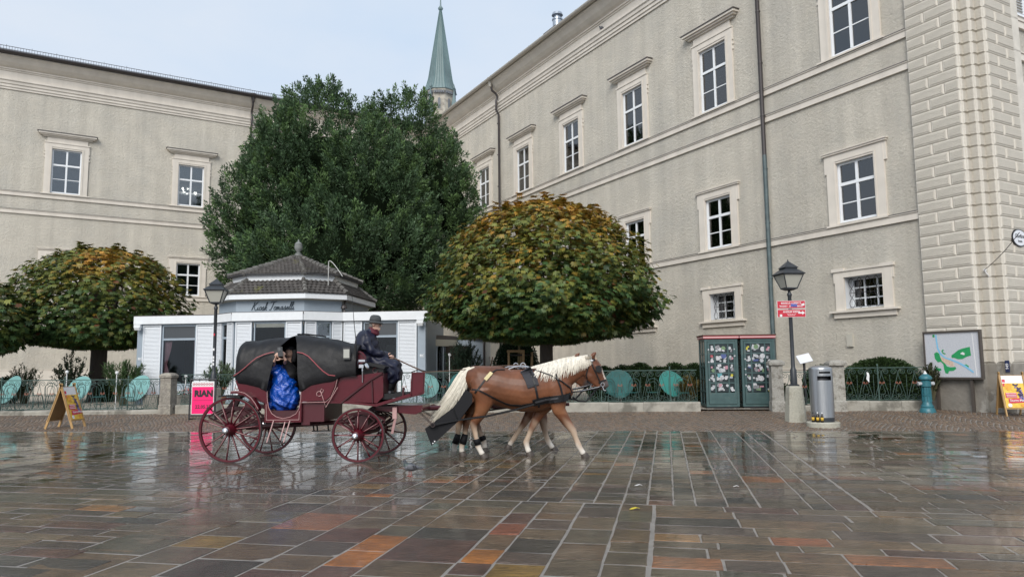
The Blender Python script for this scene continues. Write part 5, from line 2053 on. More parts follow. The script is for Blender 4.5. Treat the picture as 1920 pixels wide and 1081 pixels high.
def booth(label, x, y, rz, seed, wd):
    rs = random.Random(seed)
    g = gz(x, y)
    t = thing('phone_booth', label, 'phone booth', (x, y, g), rz, 'old green phone booths covered in stickers')
    D_, H_ = .96, 2.26
    mb = MB()
    for x0 in (0, wd - .07):
        for y0 in (0, D_ - .07):
            mb.box(x0, x0 + .07, y0, y0 + .07, .10, H_ - .12)
    mb.box(.07, wd - .07, .004, .05, .10, .17); mb.box(.07, wd - .07, .004, .05, H_ - .20, H_ - .12)
    for s_ in (.004, wd - .05):
        mb.box(s_, s_ + .046, .07, D_ - .07, .10, .17); mb.box(s_, s_ + .046, .07, D_ - .07, H_ - .20, H_ - .12)
        n = 5
        for k in range(1, n):
            z = .17 + (H_ - .37) * k / n
            mb.box(s_ + .004, s_ + .04, .07, D_ - .07, z - .018, z + .018)
        mb.box(s_ + .006, s_ + .038, D_ / 2 - .02, D_ / 2 + .02, .17, H_ - .2)
    mb.box(.07, wd - .07, D_ - .05, D_ - .01, .1, H_ - .12)
    mb.build('booth_frame', M_booth, t)
    mb = MB()
    for s_ in (.022, wd - .030):
        mb.box(s_, s_ + .008, .07, D_ - .07, .17, H_ - .2)
    mb.build('side_glass', M_boothglass, t)
    mb = MB()
    mb.box(.03, wd - .03, .03, D_ - .03, 0, .10)
    for x0 in (.0, wd - .2):
        mb.box(x0, x0 + .2, -.01, D_, -.05, .05, 1)
    mb.build('base', [M_blk, M_kerb], t)
    mb = MB()
    mb.box(-.035, wd + .035, -.045, D_ + .03, H_ - .115, H_ - .03, 1)
    mb.box(-.038, wd + .038, -.048, D_ + .033, H_ - .095, H_ - .060, 2)
    mb.box(-.055, wd + .055, -.065, D_ + .05, H_ - .03, H_, 3)
    mb.build('roof', [M_booth, M_bred, mat('booth_pink_band', (.62, .42, .42), .5), M_brust], t)
    # door: stile and rail grid, panes, lower panel
    x0, x1, z0, z1 = .08, wd - .08, .18, H_ - .21
    zp = z0 + .34
    cx = [x0 + .055, x0 + .055 + (x1 - x0) * .19, x1 - .055 - (x1 - x0) * .19, x1 - .055]
    mb = MB()
    mb.box(x0, cx[0], -.02, .03, z0, z1); mb.box(cx[3], x1, -.02, .03, z0, z1)
    mb.box(cx[0], cx[3], -.017, .027, z0, zp); mb.box(cx[0], cx[3], -.017, .027, z1 - .07, z1)
    for c in cx[1:3]:
        mb.box(c - .02, c + .02, -.013, .023, zp, z1 - .07)
    rows_ = [zp + (z1 - .07 - zp) * k / 5 for k in range(6)]
    for z in rows_[1:5]:
        mb.box(cx[0], cx[3], -.010, .020, z - .017, z + .017)
    door = mb.build('door', M_booth, t)
    mb = MB()
    mb.box(x1 - .07, x1 - .02, -.05, -.021, 1.0, 1.16, 0); mb.box(x1 - .055, x1 - .035, -.055, -.051, 1.02, 1.14, 1)
    mb.build('handle', [M_booth, M_blk], door)
    for k in range(5):
        for c in range(3):
            a, b = cx[c] + (.02 if c else 0), cx[c + 1] - (.02 if c < 2 else 0)
            mb = MB(); mb.box(a, b, .0, .006, rows_[k] + .017, rows_[k + 1] - .017)
            mb.build('pane', M_boothglass, door)
            w_, h_ = b - a, rows_[k + 1] - rows_[k]
            n = {0: rs.randint(2, 4), 1: rs.randint(7, 11), 2: rs.randint(2, 4)}[c]
            if k == 0: n = max(2, n - 3)
            for q in range(n):
                i = rs.choices(range(10), [22, 16, 8, 5, 3, 4, 2, 4, 20, 3])[0]
                me = SHP[i][1 if rs.random() < .35 else 0]
                o = put('sticker', me, t, (rs.uniform(a + .03, b - .03), -.0035 - .003 * (q + 1) * .4, rs.uniform(rows_[k] + .06, rows_[k + 1] - .06)))
                sx = rs.uniform(.05, .11) if c != 1 else rs.uniform(.05, .17)
                o.scale = (min(sx, w_ * .9), 1, rs.uniform(.04, .11) if me == SHP[i][0] else min(sx, w_ * .9))
                o.rotation_euler = (0, rs.uniform(-.35, .35), 0)
    for q in range(5):
        i = rs.choice([0, 8, 1])
        o = put('sticker', SHP[i][1], t, (rs.choice([x0 + .025, x1 - .02]), -.0225, rs.uniform(.6, 1.9)))
        o.scale = (.045, 1, .045)
    return t
booth('dark green sticker-covered phone booth on the left of the pair, its glazed side showing', 5.83, 22.10, R(-4), 5, .98)
booth('dark green sticker-covered phone booth on the right of the pair, next to the lamp', 6.91, 22.03, R(-2), 6, 1.0)

# ---------------------------------------------------------------- litter bin and bottles
M_steelb = mat('brushed_steel', (.42, .43, .44), .32, metal=.85, var=.12, vscale=3, stretch=(30, 30, 1), bump=.06, bscale=60)
bx, by = 7.42, 17.62
bin_ = thing('litter_bin', 'tall brushed steel litter bin on a round stone base', 'litter bin', (bx, by, gz(bx, by)))
mb = MB(); mb.lathe([(.375, -.03), (.38, .09), (.36, .115), (.05, .12)], 36); mb.build('stone_base', M_lampstone, bin_, auto=40)
mb = MB(); mb.lathe([(.255, .115), (.255, .22)], 32); mb.build('plinth_ring', M_lampk, bin_, auto=40)
rb, zb0, zb1 = .265, .22, 1.36
mb = MB()
na = 72
OPEN = [(R(-128), R(-56), 1.10, 1.20), (R(-122), R(-60), 1.262, 1.305)]
zs = sorted({zb0, 1.10, 1.20, 1.262, 1.305, zb1})
ang = [2 * PI * j / na for j in range(na + 1)]
for i in range(len(zs) - 1):
    for j in range(na):
        am = (ang[j] + ang[j + 1]) / 2
        am2 = am - 2 * PI if am > PI else am
        if any(o_[0] < am2 < o_[1] and o_[2] <= zs[i] + 1e-6 and zs[i + 1] <= o_[3] + 1e-6 for o_ in OPEN):
            continue
        for rr_, fl in ((rb, 0), (rb - .012, 1)):
            vs = [(rr_ * math.cos(a), rr_ * math.sin(a), z) for a, z in ((ang[j], zs[i]), (ang[j + 1], zs[i]), (ang[j + 1], zs[i + 1]), (ang[j], zs[i + 1]))]
            mb.add(vs, [(0, 1, 2, 3) if not fl else (3, 2, 1, 0)], fl)
mb.build('body', [M_steelb, M_blk], bin_, smooth=True, fix=False)
mb = MB(); mb.lathe([(rb + .001, zb1 - .002), (rb + .001, zb1 + .02), (rb - .02, zb1 + .05), (rb * .6, zb1 + .085), (.02, zb1 + .10)], 40); mb.build('dome_lid', M_steelb, bin_, auto=50)
mb = MB(); mb.lathe([(.19, .3), (.19, 1.32)], 20); mb.build('liner', M_blk, bin_, smooth=True)
M_bottle = mat('brown_bottle_glass', (.018, .010, .006), .1)
M_label = mat('yellow_label', (.62, .40, .05), .5)
for i, (dx, dy) in enumerate(((-.29, -.13), (-.215, -.215), (-.135, -.275))):
    t = thing('beer_bottle', ['brown bottle with yellow label, outermost on the bin base', 'brown bottle with yellow label standing between two others on the bin base', 'brown bottle with yellow label, the one nearest the middle of the bin'][i], 'bottle', (bx + dx, by + dy, gz(bx, by) + .113), 0, 'bottles left on the bin base')
    mb = MB(); mb.lathe([(.03, 0), (.033, .01), (.033, .135), (.028, .16), (.014, .19), (.0125, .225)], 14); mb.build('glass', M_bottle, t, auto=50)
    mb = MB(); mb.lathe([(.0338, .045), (.0338, .12)], 14, sy=1.0); mb.build('label', M_label, t, smooth=True)
    mb = MB(); mb.lathe([(.0145, .205), (.016, .222), (.016, .236), (.006, .24)], 10); mb.build('cap', M_wht if i else M_lampk, t)

# ---------------------------------------------------------------- hydrant
hx, hy = 11.62, 20.6
M_hyd = mat('hydrant_teal', (.028, .135, .165), .38, var=.25, vscale=10)
hy_ = thing('hydrant', 'teal cast iron hydrant with bright side outlets beside the map board', 'hydrant', (hx, hy, gz(hx, hy)))
mb = MB(); mb.lathe([(.215, -.05), (.215, .02), (.19, .10), (.165, .13), (.17, .17), (.135, .22), (.118, .30), (.112, .45), (.120, .46), (.120, .49), (.105, .50), (.100, .70)], 20); mb.build('foot', M_hyd, hy_, auto=40)
mb = MB()
for k in range(10):
    a = 2 * PI * k / 10
    mb.bar((.118 * math.cos(a), .118 * math.sin(a), .30), (.106 * math.cos(a), .106 * math.sin(a), .70), .022)
mb.build('fluting', M_hyd, hy_)['kind'] = 'stuff'
mb = MB(); mb.lathe([(.105, .70), (.135, .72), (.135, .86), (.11, .88), (.12, .90), (.165, .92), (.17, .97), (.15, 1.0), (.09, 1.05), (.06, 1.07)], 20); mb.build('head', M_hyd, hy_, auto=40)
mb = MB(); mb.lathe([(.05, 1.07), (.045, 1.10), (.02, 1.12), (.012, 1.16)], 8); mb.build('spindle_nut', M_wht, hy_)
for sg in (-1, 1):
    mb = MB()
    mb.tube([(sg * .12, 0, .80), (sg * .19, 0, .80)], .05, 10)
    mb.tube([(sg * .19, 0, .80), (sg * .225, 0, .795)], .058, 6)
    mb.build('outlet_cap', mat('cast_aluminium', (.62, .63, .64), .35, metal=.5), hy_)

# ---------------------------------------------------------------- city map board on posts against the pier
M_bframe = mat('bronze_frame', (.075, .062, .052), .45)
mp_o = Matrix.Translation(RW0) @ Matrix.Rotation(RROT, 4, 'Z') @ Matrix.Scale(WS, 4)
def rw(s, y, z):
    return mp_o @ Vector((s, y, z))
o_ = rw(-.05, .30, 0)
brd = thing('map_board', 'framed city map on two posts in front of the rusticated pier', 'notice board', (o_.x, o_.y, -.085), RROT)
brd.scale = (WS, WS, WS)
MBW, Zb, Zt = 1.46, 1.12, 2.32
def bl(s0, s1, y0, y1, z0, z1, mbx, m=0):
    mbx.box(-s1, -s0, y0, y1, z0, z1, m)
mb = MB()
bl(0, MBW, -.06, .0, Zb, Zt, mb, 1)
mb.build('back_panel', [M_bframe, mat('map_paper', (.56, .57, .60), .35, dirt=(.40, .42, .47), dscale=55, dlo=.52, dhi=.58)], brd)
mb = MB()
bl(-.03, .0, -.08, .035, Zb - .05, Zt + .05, mb); bl(MBW, MBW + .04, -.08, .035, Zb - .05, Zt + .05, mb)
bl(0, MBW, -.08, .034, Zb - .05, Zb, mb); bl(0, MBW, -.08, .034, Zt, Zt + .05, mb)
mb.build('frame', M_bframe, brd)
for s in (.22, 1.14):
    gq = rw(-.05 - s, .27, 0)
    mb = MB(); bl(s, s + .07, -.075, -.012, gz(gq.x, gq.y) - .03, Zb - .05, mb); mb.build('leg', M_bframe, brd)
def mapart(name, pts, d, m):
    mbx = MB()
    q = []
    for x, y in pts:
        q.append((-( (x - 112) / 528 * MBW), Zt - (y - 148) / 424 * (Zt - Zb)))
    mbx.prism(q, .001 + d, .003 + d, 'y'); mbx.build(name, m, brd)
M_mgreen = mat('map_green', (.022, .30, .10), .4, var=.1, vscale=8)
M_mblue = mat('map_blue', (.22, .52, .74), .4)
M_mtan = mat('map_tan', (.62, .47, .37), .4, var=.25, vscale=30)
mapart('town_print', [(262, 385), (330, 380), (380, 430), (395, 470), (350, 470), (300, 440), (270, 415)], 0, M_mtan)
mapart('hill_print', [(200, 345), (225, 330), (250, 345), (262, 390), (275, 420), (300, 440), (320, 470), (350, 478), (400, 475), (408, 492), (380, 512), (335, 515), (325, 540), (300, 535), (290, 500), (285, 450), (262, 425), (232, 430), (205, 395)], .001, M_mgreen)
mapart('hill_print', [(370, 365), (400, 345), (440, 315), (490, 300), (550, 288), (556, 370), (520, 378), (470, 402), (430, 402), (400, 390), (370, 388)], .001, M_mgreen)
mapart('park_print', [(205, 465), (225, 485), (258, 490), (262, 505), (240, 515), (208, 508)], .001, M_mgreen)
mapart('park_print', [(195, 163), (215, 160), (217, 185), (197, 190)], .001, M_mgreen)
mapart('park_print', [(275, 320), (290, 305), (300, 315), (285, 330), (318, 350), (300, 355), (280, 340)], .001, M_mgreen)
mapart('park_print', [(485, 455), (505, 450), (530, 470), (520, 482)], .001, M_mgreen)
mapart('river_print', [(222, 163), (237, 163), (240, 220), (247, 290), (268, 340), (305, 378), (360, 398), (430, 425), (500, 462), (572, 520), (565, 532), (490, 478), (425, 440), (355, 412), (297, 390), (255, 350), (232, 295), (226, 220)], .003, M_mblue)
mapart('castle_print', [(455, 350), (480, 335), (500, 350), (492, 365), (470, 358)], .003, M_wht)
mapart('logo_print', [(145, 535), (182, 532), (184, 556), (147, 558)], .001, M_blk)
mapart('index_strip', [(575, 160), (582, 160), (600, 560), (590, 560)], .001, M_wht)

# ---------------------------------------------------------------- market sandwich boards
def market_poster(parent, M, w_, h_):
    """printed sheet: white head, fruit picture, red text block"""
    k = [0]
    def sheet(name, pts, m, lift=None):
        k[0] += 1
        mbx = MB()
        d = .0012 * k[0]
        mbx.prism([(x * w_, y * h_) for x, y in pts], d, d + .001, 'z', M=M)
        return mbx.build(name, m, parent)
    R4 = lambda a, b, c, d: [(a, c), (b, c), (b, d), (a, d)]
    M_or = mat('print_orange', (.72, .33, .03), .4, var=.4, vscale=14)
    M_ye = mat('print_yellow', (.78, .50, .06), .4, var=.25, vscale=12)
    M_re = mat('print_crimson', (.60, .03, .07), .4)
    M_gr = mat('print_grape', (.045, .03, .10), .35)
    sheet('head_sheet', R4(0, 1, .76, 1), M_wht)
    sheet('picture_sheet', R4(0, 1, 0, .76), M_ye)
    sheet('red_block', R4(.02, .16, .79, .88), M_re)
    sheet('red_block', R4(.02, .14, .66, .755), M_re)
    rs = random.Random(3)
    for q in range(6):
        cx_, cy_, r_ = rs.uniform(.2, .55), rs.uniform(.50, .72), rs.uniform(.10, .16)
        sheet('fruit_print', [(cx_ + r_ * math.cos(a), min(.755, cy_ + r_ * .7 * math.sin(a))) for a in np.linspace(0, 2 * PI, 13)[:-1]], M_or if q % 2 else M_ye)
    sheet('red_block', R4(.06, .58, .30, .46), M_re)
    sheet('red_block', [(.16, .13), (1, .16), (1, .30), (.16, .27)], M_re)
    mbx = MB()
    for q in range(60):
        t_ = rs.uniform(0, 1)
        cx_ = .62 + .22 * t_ + rs.uniform(-.14, .14) * (1 - t_ * .55)
        cy_ = .74 - .52 * t_ + rs.uniform(-.03, .03)
        r_ = .042
        cx_, cy_ = min(.95, cx_), min(.72, cy_)
        d = .0012 * 18 + .0004 * (q % 5)
        mbx.prism([((cx_ + r_ * math.cos(a)) * w_, cy_ * h_ + r_ * math.sin(a) * w_) for a in np.linspace(0, 2 * PI, 9)[:-1]], d, d + .0004, 'z', int(rs.random() < .25), M=M)
    mbx.build('grape_print', [M_gr, mat('print_violet', (.20, .16, .36), .35)], parent)['kind'] = 'stuff'
    sheet('fruit_print', [(.18 + .1 * math.cos(a), .07 + .06 * math.sin(a)) for a in np.linspace(0, 2 * PI, 11)[:-1]], M_wht)
    sheet('fruit_print', [(.8 + .13 * math.cos(a), .07 + .05 * math.sin(a)) for a in np.linspace(0, 2 * PI, 11)[:-1]], M_or)
    def T_(s, x, y, size, m):
        text('lettering', s, size, m, parent, M @ Matrix.Translation((x * w_, y * h_, .030)), extrude=.0005, bold=.0008, align='LEFT')
    T_('Sturm-Markt', .20, .215, .074 * w_ / .45, M_wht)
    for q in range(3):
        mbx = MB()
        for j in range(9):
            x = .09 + j * .052
            if rs.random() < .9:
                mbx.prism([(x * w_, (.425 - q * .05) * h_), ((x + .038) * w_, (.425 - q * .05) * h_), ((x + .038) * w_, (.445 - q * .05) * h_), (x * w_, (.445 - q * .05) * h_)], .0235, .0243, 'z', M=M)
        mbx.build('small_print', M_wht, parent)['kind'] = 'stuff'

def sandwich(label, loc, rz, span, width, h):
    t = thing('sandwich_board', label, 'sandwich board', loc, rz, 'wooden sandwich boards for the market')
    M_frame = mat('board_wood', (.44, .27, .11), .5, var=.18, vscale=9, stretch=(1, 1, .3))
    M_ply = mat('board_ply', (.30, .175, .065), .6, var=.2, vscale=5)
    for sg in (-1, 1):
        for y in (0, width - .05):
            mb = MB()
            mb.bar((sg * span / 2, y + .025, 0), (-sg * .02 + 0, y + .025, h + .05), .055, .03, up=(0, 1, 0))
            mb.build('leg', M_frame, t)
        f = lambda k: Vector((sg * span / 2 * (1 - k), 0, h * k))
        a, b = f(.18), f(.97)
        mb = MB()
        nrm = Vector((sg * h, 0, span / 2)).normalized()
        for off in (.012, .026):
            pass
        mb.add([a + nrm * .008, a + nrm * .008 + Vector((0, width, 0)), b + nrm * .008 + Vector((0, width, 0)), b + nrm * .008,
                a - nrm * .006, a - nrm * .006 + Vector((0, width, 0)), b - nrm * .006 + Vector((0, width, 0)), b - nrm * .006],
               [(0, 1, 2, 3), (7, 6, 5, 4), (0, 4, 5, 1), (1, 5, 6, 2), (2, 6, 7, 3), (3, 7, 4, 0)])
        pn = mb.build('panel', M_ply, t)
        mb = MB()
        mb.bar(a + nrm * .02 + Vector((0, 0, 0)), a + nrm * .02 + Vector((0, width, 0)), .035, .03)
        mb.build('bottom_rail', M_frame, pn)
        if sg > 0:
            up = (b - a)
            Mx = face(a + nrm * .010 + Vector((0, .055, 0)) + up * .03, (0, 1, 0), up)
            market_poster(pn, Mx, width - .11, up.length * .95)
    return t
sandwich('wooden A-frame market board standing open in front of the left fence', (-11.93, 19.28, gz(-11.93, 19.3)), R(0), .72, .62, 1.13)
sandwich('wooden A-frame market board leaning at the pier by the right edge', (12.93, 19.5, gz(13.0, 19.4)), R(-100), .55, .62, 1.10)

# ---------------------------------------------------------------- pink poster stand
px_, py_ = -8.98, 21.2
M_neon = mat('neon_pink_paper', (.86, .012, .16), .4)
ps = thing('poster_stand', 'black framed stand with a bright pink poster behind the rear wheel', 'poster stand', (px_, py_, gz(px_, py_)), R(-3))
pw, ph0, ph1 = .33, .16, 1.10
mb = MB()
for sg in (-1, 1):
    mb.tube([(sg * (pw + .05), -.02, 0), (sg * (pw + .05), 0, 1.16)], .022, 8)
    mb.tube([(sg * (pw + .05), -.02, .03), (sg * (pw + .05), .42, .0)], .018, 6)
mb.tube([(-pw - .05, 0, 1.155), (pw + .05, 0, 1.155)], .022, 8)
mb.tube([(-pw - .05, -.015, .12), (pw + .05, -.015, .12)], .018, 8)
mb.build('tube_frame', M_iron, ps)
mb = MB(); mb.box(-pw, pw, -.012, .012, ph0, ph1); mb.build('panel', M_wht, ps)
mb = MB(); mb.box(-pw + .015, pw - .015, -.015, -.0125, ph0 + .015, ph1 - .155); pk = mb.build('pink_sheet', M_neon, ps)
text('lettering', 'RIAN', .245, M_blk, pk, FRONT((.03, -.0165, .745)), bold=.015, sx=.98)
text('lettering', '22.05.27', .135, M_blk, pk, FRONT((.02, -.0165, .37)), bold=.003)
mb = MB(); mb.box(-.28, .28, -.0165, -.0155, .555, .562); mb.build('rule_line', M_blk, pk)
for k in range(8):
    x = -.27 + k * .077
    mb = MB()
    Mc = Matrix.Translation((x, -.0135, 1.02)) @ Matrix.Rotation(R(90), 4, 'X')
    mb.lathe([(.033, 0), (.033, .002)], 14, M=Mc)
    mb.lathe([(.017, .0022), (.017, .0032)], 8, M=Mc, m=1)
    mb.build('round_logo', [mat('logo_red', (.45, .03, .06), .5), M_wht], ps)

# ---------------------------------------------------------------- signs on the pier, wire, lectern
M_enamel = mat('enamel_white', (.72, .73, .76), .25)
ov = thing('street_sign', 'white oval street name sign on the pier at the right edge', 'sign', rw(-1.975, -1.14, 4.84), RROT, None)
Mov = Matrix.Translation((0, 0, 0)) @ Matrix.Rotation(R(-90), 4, 'Y')
mb = MB()
mb.prism([(.375 * math.cos(a), .25 * math.sin(a)) for a in np.linspace(0, 2 * PI, 37)[:-1]], -.012, .03, 'x', 1)
mb.prism([(.345 * math.cos(a), .225 * math.sin(a)) for a in np.linspace(0, 2 * PI, 37)[:-1]], -.016, -.013, 'x', 0)
mb.build('plate', [M_enamel, M_blk], ov)
fs_ = face((-.018, 0, .045), (0, -1, 0), (0, 0, 1))
text('lettering', 'Churfürst', .15, M_blk, ov, fs_, bold=.003, sx=.85)
text('lettering', 'Straße', .085, M_blk, ov, face((-.018, 0, -.10), (0, -1, 0), (0, 0, 1)), bold=.002)
npz = thing('number_plate', 'small dark blue upright number plate on the pier base above the market board', 'sign', rw(-1.845, -.30, 1.40), RROT)
mb = MB(); mb.box(-.055, .055, .0, .012, -.16, .16); mb.build('plate', mat('plate_blue', (.02, .03, .09), .35), npz)
text('digits', '949', .11, M_wht, npz, face((0, .014, 0), (0, 0, 1), (1, 0, 0)), bold=.002)
wr = thing('cable', 'thin dark wire running from the pier bolt out past the right edge', 'wire', (0, 0, 0))
p0, p1 = rw(-1.62, .0, 3.95), rw(-3.6, 2.2, 4.45)
mb = MB()
pts = [p0.lerp(p1, t_) - Vector((0, 0, .25 * t_ * (1 - t_))) for t_ in np.linspace(0, 1, 9)]
mb.tube(pts, .009, 5); mb.build('strand', M_blk, wr)
mb = MB(); mb.tube([rw(-1.62, -.12, 3.95), p0], .03, 8); mb.tube([p0, p0 + Vector((.05, -.03, -.12)), p0 + Vector((.12, 0, -.2))], .012, 5); mb.build('insulator', M_wht, wr)
ln = thing('menu_lectern', 'white tilted information panel standing right behind the street lamp', 'information panel', (gp(1503, 21.75), 21.75, .17), R(8))
mb = MB(); mb.box(-.03, .03, -.02, .02, 0, 1.36); mb.build('post', M_iron, ln)
mb = MB(); mb.box(-.21, .21, -.012, .012, -.14, .14, M=Matrix.Translation((0, -.03, 1.50)) @ Matrix.Rotation(R(-12), 4, 'Y') @ Matrix.Rotation(R(-32), 4, 'X')); mb.build('panel', M_enamel, ln)
tg = thing('paper_tag', 'torn white paper strip hanging on the fence before the box bush', 'paper', (gp(1619, 21.3), 21.27, 1.12))
mb = MB()
mb.loft([[(x + dx, -.012 + y, z), (x - dx, -.01 + y, z + .02), (x - dx, -.006 + y, z + .02), (x + dx, -.008 + y, z)] for x, dx, y, z in ((0, .03, 0, .12), (.01, .035, -.01, .03), (-.005, .04, 0, -.08), (.02, .01, -.01, -.16))])
mb.build('strip', M_wht, tg)

# ---------------------------------------------------------------- litter on the wet ground
def scrap(name, label, cat, px, py, c, s, zr=0.0):
    d = ray(px, py)
    p = CAMP + d * (-CAMH / d.z)
    t = thing(name, label, cat, (p.x, p.y, .006), zr)
    mb = MB()
    mb.loft([[(x * s, y * s * .55, z), (x * s, -y * s * .55, z + .004), (x * s, -y * s * .55, z - .002), (x * s, y * s * .55, z - .004)] for x, y, z in ((-1, .1, .004), (-.4, .9, .012), (.3, .7, .02), (1, .1, .006))])
    mb.build('blade', c, t)
M_yleaf = mat('yellow_fallen_leaf', (.62, .50, .04), .5)
scrap('fallen_leaf', 'bright yellow fallen leaf lying on the big ochre slab', 'leaf', 1190, 955, M_yleaf, .06, .3)
scrap('paper_scrap', 'white paper scrap on the wet slabs nearest the middle of the square', 'litter', 1197, 911, M_wht, .05, .1)
scrap('paper_scrap', 'small white scrap on wet slabs right of the other scrap', 'litter', 1380, 913, M_wht, .035, -.2)
rs = np.random.default_rng(17)
P, T = [], []
for k in range(420):
    if k < 300:
        x = rs.uniform(7.5, 14); wv = rs.uniform(.5, 3.6)
    else:
        x = rs.uniform(-14, 7); wv = rs.uniform(.3, 5)
    y = wv + 17.45 - .103 * x
    P.append((x, y, gz(x, y) + .016)); T.append((.42, .38, .31) if rs.uniform() < .7 else (.36, .24, .08))
P, T = np.array(P), np.array(T)
a = rs.uniform(0, 6.28, len(P))
V, F = blades(P, np.stack([np.cos(a), np.sin(a), rs.uniform(.05, .5, len(P))], 1), np.tile([0, 0, 1.], (len(P), 1)), rs.uniform(.02, .05, len(P)), rs.uniform(.006, .014, len(P)), .3)
o = put('fallen_petals', mesh_np('fallen_petals', V, F, mat('petal', rough=.6, tint=True), T), None)
tag(o, 'scattered pale petals and leaf bits on the cobbles', kind='stuff')
# ================================================================== the carriage
from mathutils.bvhtree import BVHTree
M_mar = mat('carriage_maroon', (.085, .006, .013), .30, var=.15, vscale=4, coat=.12, spec=.35, dirt=(.06, .016, .019), dscale=7, dlo=.58, dhi=.8)
M_mard = mat('maroon_dull_iron', (.050, .008, .012), .45, var=.25, vscale=9)
M_line = mat('pinstripe_rose', (.50, .30, .29), .5)
M_canvas = mat('black_canvas', (.006, .006, .0075), .55, var=.4, vscale=5, bump=.35, bscale=4, bdist=.04, dirt=(.016, .016, .018), dscale=2.2, dlo=.55, dhi=.8, rvar=.08, spec=.35)
M_tyre = mat('iron_tyre', (.05, .035, .035), .4, metal=.3)
M_chrome = mat('polished_metal', (.60, .60, .62), .18, metal=.9)
M_leather = mat('black_leather', (.009, .009, .010), .42, spec=.35, bump=.15, bscale=60, bdist=.005)
CS = .00897
CROOT = Vector((gp(555, 12.17) + .042, 12.77, 0))
CROT = R(-4)
car = thing('carriage', 'maroon horse carriage with a black canvas hood on red spoked wheels', 'carriage', CROOT, CROT)
def cx(px): return (px - 555) * CS
def cz(px, py): return (866.8 - .0133 * (px - 435) - py) * CS
def cp(px, py, y=-.56): return Vector((cx(px), y, cz(px, py)))
def cpoly(pts): return [(cx(a), cz(a, b)) for a, b in pts]

WHEELS = {}
def wheel(r, n, x, y, ang):
    key = round(r, 3)
    if key not in WHEELS:
        Mx = Matrix.Rotation(R(90), 4, 'X')
        a = MB(); a.lathe([(r - .042, -.02), (r - .012, -.023), (r - .012, .023), (r - .042, .02), (r - .042, -.02)], 48, M=Mx)
        a.f = a.f[:-2]; a.m = a.m[:-2]; a.c = a.c[:-2]
        rim = a.mesh('wheel', M_mar)
        a = MB(); a.lathe([(r - .0115, -.024), (r, -.022), (r, .022), (r - .0115, .024), (r - .0115, -.024)], 48, M=Mx)
        a.f = a.f[:-2]; a.m = a.m[:-2]; a.c = a.c[:-2]
        ty = a.mesh('tyre', M_tyre)
        a = MB(); a.lathe([(.045, -.16), (.062, -.155), (.07, -.11), (.082, -.07), (.095, -.04), (.095, .04), (.07, .08), (.06, .16)], 18, M=Mx.inverted())
        hub = a.mesh('hub', M_mar, True); hub.set_sharp_from_angle(angle=R(40))
        a = MB(); a.lathe([(.048, .0), (.05, .05), (.03, .062), (.0, .065)], 16, M=Mx)
        cap = a.mesh('hub_cap', M_chrome, True)
        a = MB()
        a.tube([(0, -.01, .08), (0, -.006, .2), (0, 0, r * .7), (0, 0, r - .038)], [.022, .017, .012, .014], 7, flat=.8)
        a.tube([(-.004, -.026, .12), (-.004, -.021, r * .7)], .004, 4, 1)
        sp = a.mesh('spoke', [M_mar, M_line], True)
        WHEELS[key] = (rim, ty, hub, cap, sp)
    rim, ty, hub, cap, sp = WHEELS[key]
    w_ = put('wheel', rim, car, (x, y, r))
    w_.rotation_euler = (0, ang, 0)
    put('tyre', ty, w_); put('hub', hub, w_)
    c_ = put('hub_cap', cap, w_, (0, -.15, 0))
    for k in range(n):
        s = put('spoke', sp, w_)
        s.rotation_euler = (0, 2 * PI * k / n, 0)
RWX, FWX = cx(434.6), cx(675.5)
wheel(.538, 14, RWX, -.62, .1)
wheel(.538, 14, RWX + .12, .62, .25)
wheel(.442, 12, FWX, -.62, .0)
wheel(.442, 12, FWX + .10, .60, .2)
# axles, springs, perch
mb = MB()
mb.tube([(RWX, -.6, .538), (RWX + .12, .6, .538)], .03, 8); mb.build('rear_axle', M_mard, car)
mb = MB(); mb.tube([(FWX, -.6, .442), (FWX + .10, .6, .442)], .03, 8); mb.build('front_axle', M_mard, car)
mb = MB(); mb.tube([(RWX, 0, .52), (FWX - .3, 0, .62), (FWX, 0, .60)], .04, 8); mb.build('perch', M_mard, car)
for x0, z0, sp in ((RWX, .56, .48), (FWX, .47, .40)):
    for y in (-.42, .42):
        mb = MB()
        for k in range(3):
            s = sp * (1 - .22 * k)
            mb.tube([(x0 - s, y, z0 + .17 + .012 * k), (x0 - s * .5, y, z0 + .06 + .014 * k), (x0, y, z0 + .02 + .016 * k), (x0 + s * .5, y, z0 + .06 + .014 * k), (x0 + s, y, z0 + .17 + .012 * k)], .016, 6)
            mb.tube([(x0 - s, y, z0 + .19), (x0 - s * .5, y, z0 + .30 - .014 * k), (x0, y, z0 + .34 - .016 * k), (x0 + s * .5, y, z0 + .30 - .014 * k), (x0 + s, y, z0 + .19)], .016, 6)
        mb.build('leaf_spring', M_mard, car)
mb = MB(); mb.lathe([(.30, .68), (.30, .72), (.1, .73)], 24, (FWX + .05, 0, 0)); mb.build('turntable', M_mard, car)
mb = MB()
mb.box(FWX - .12, FWX + .10, -.40, .40, .50, .76)
mb.build('bolster', M_mard, car)
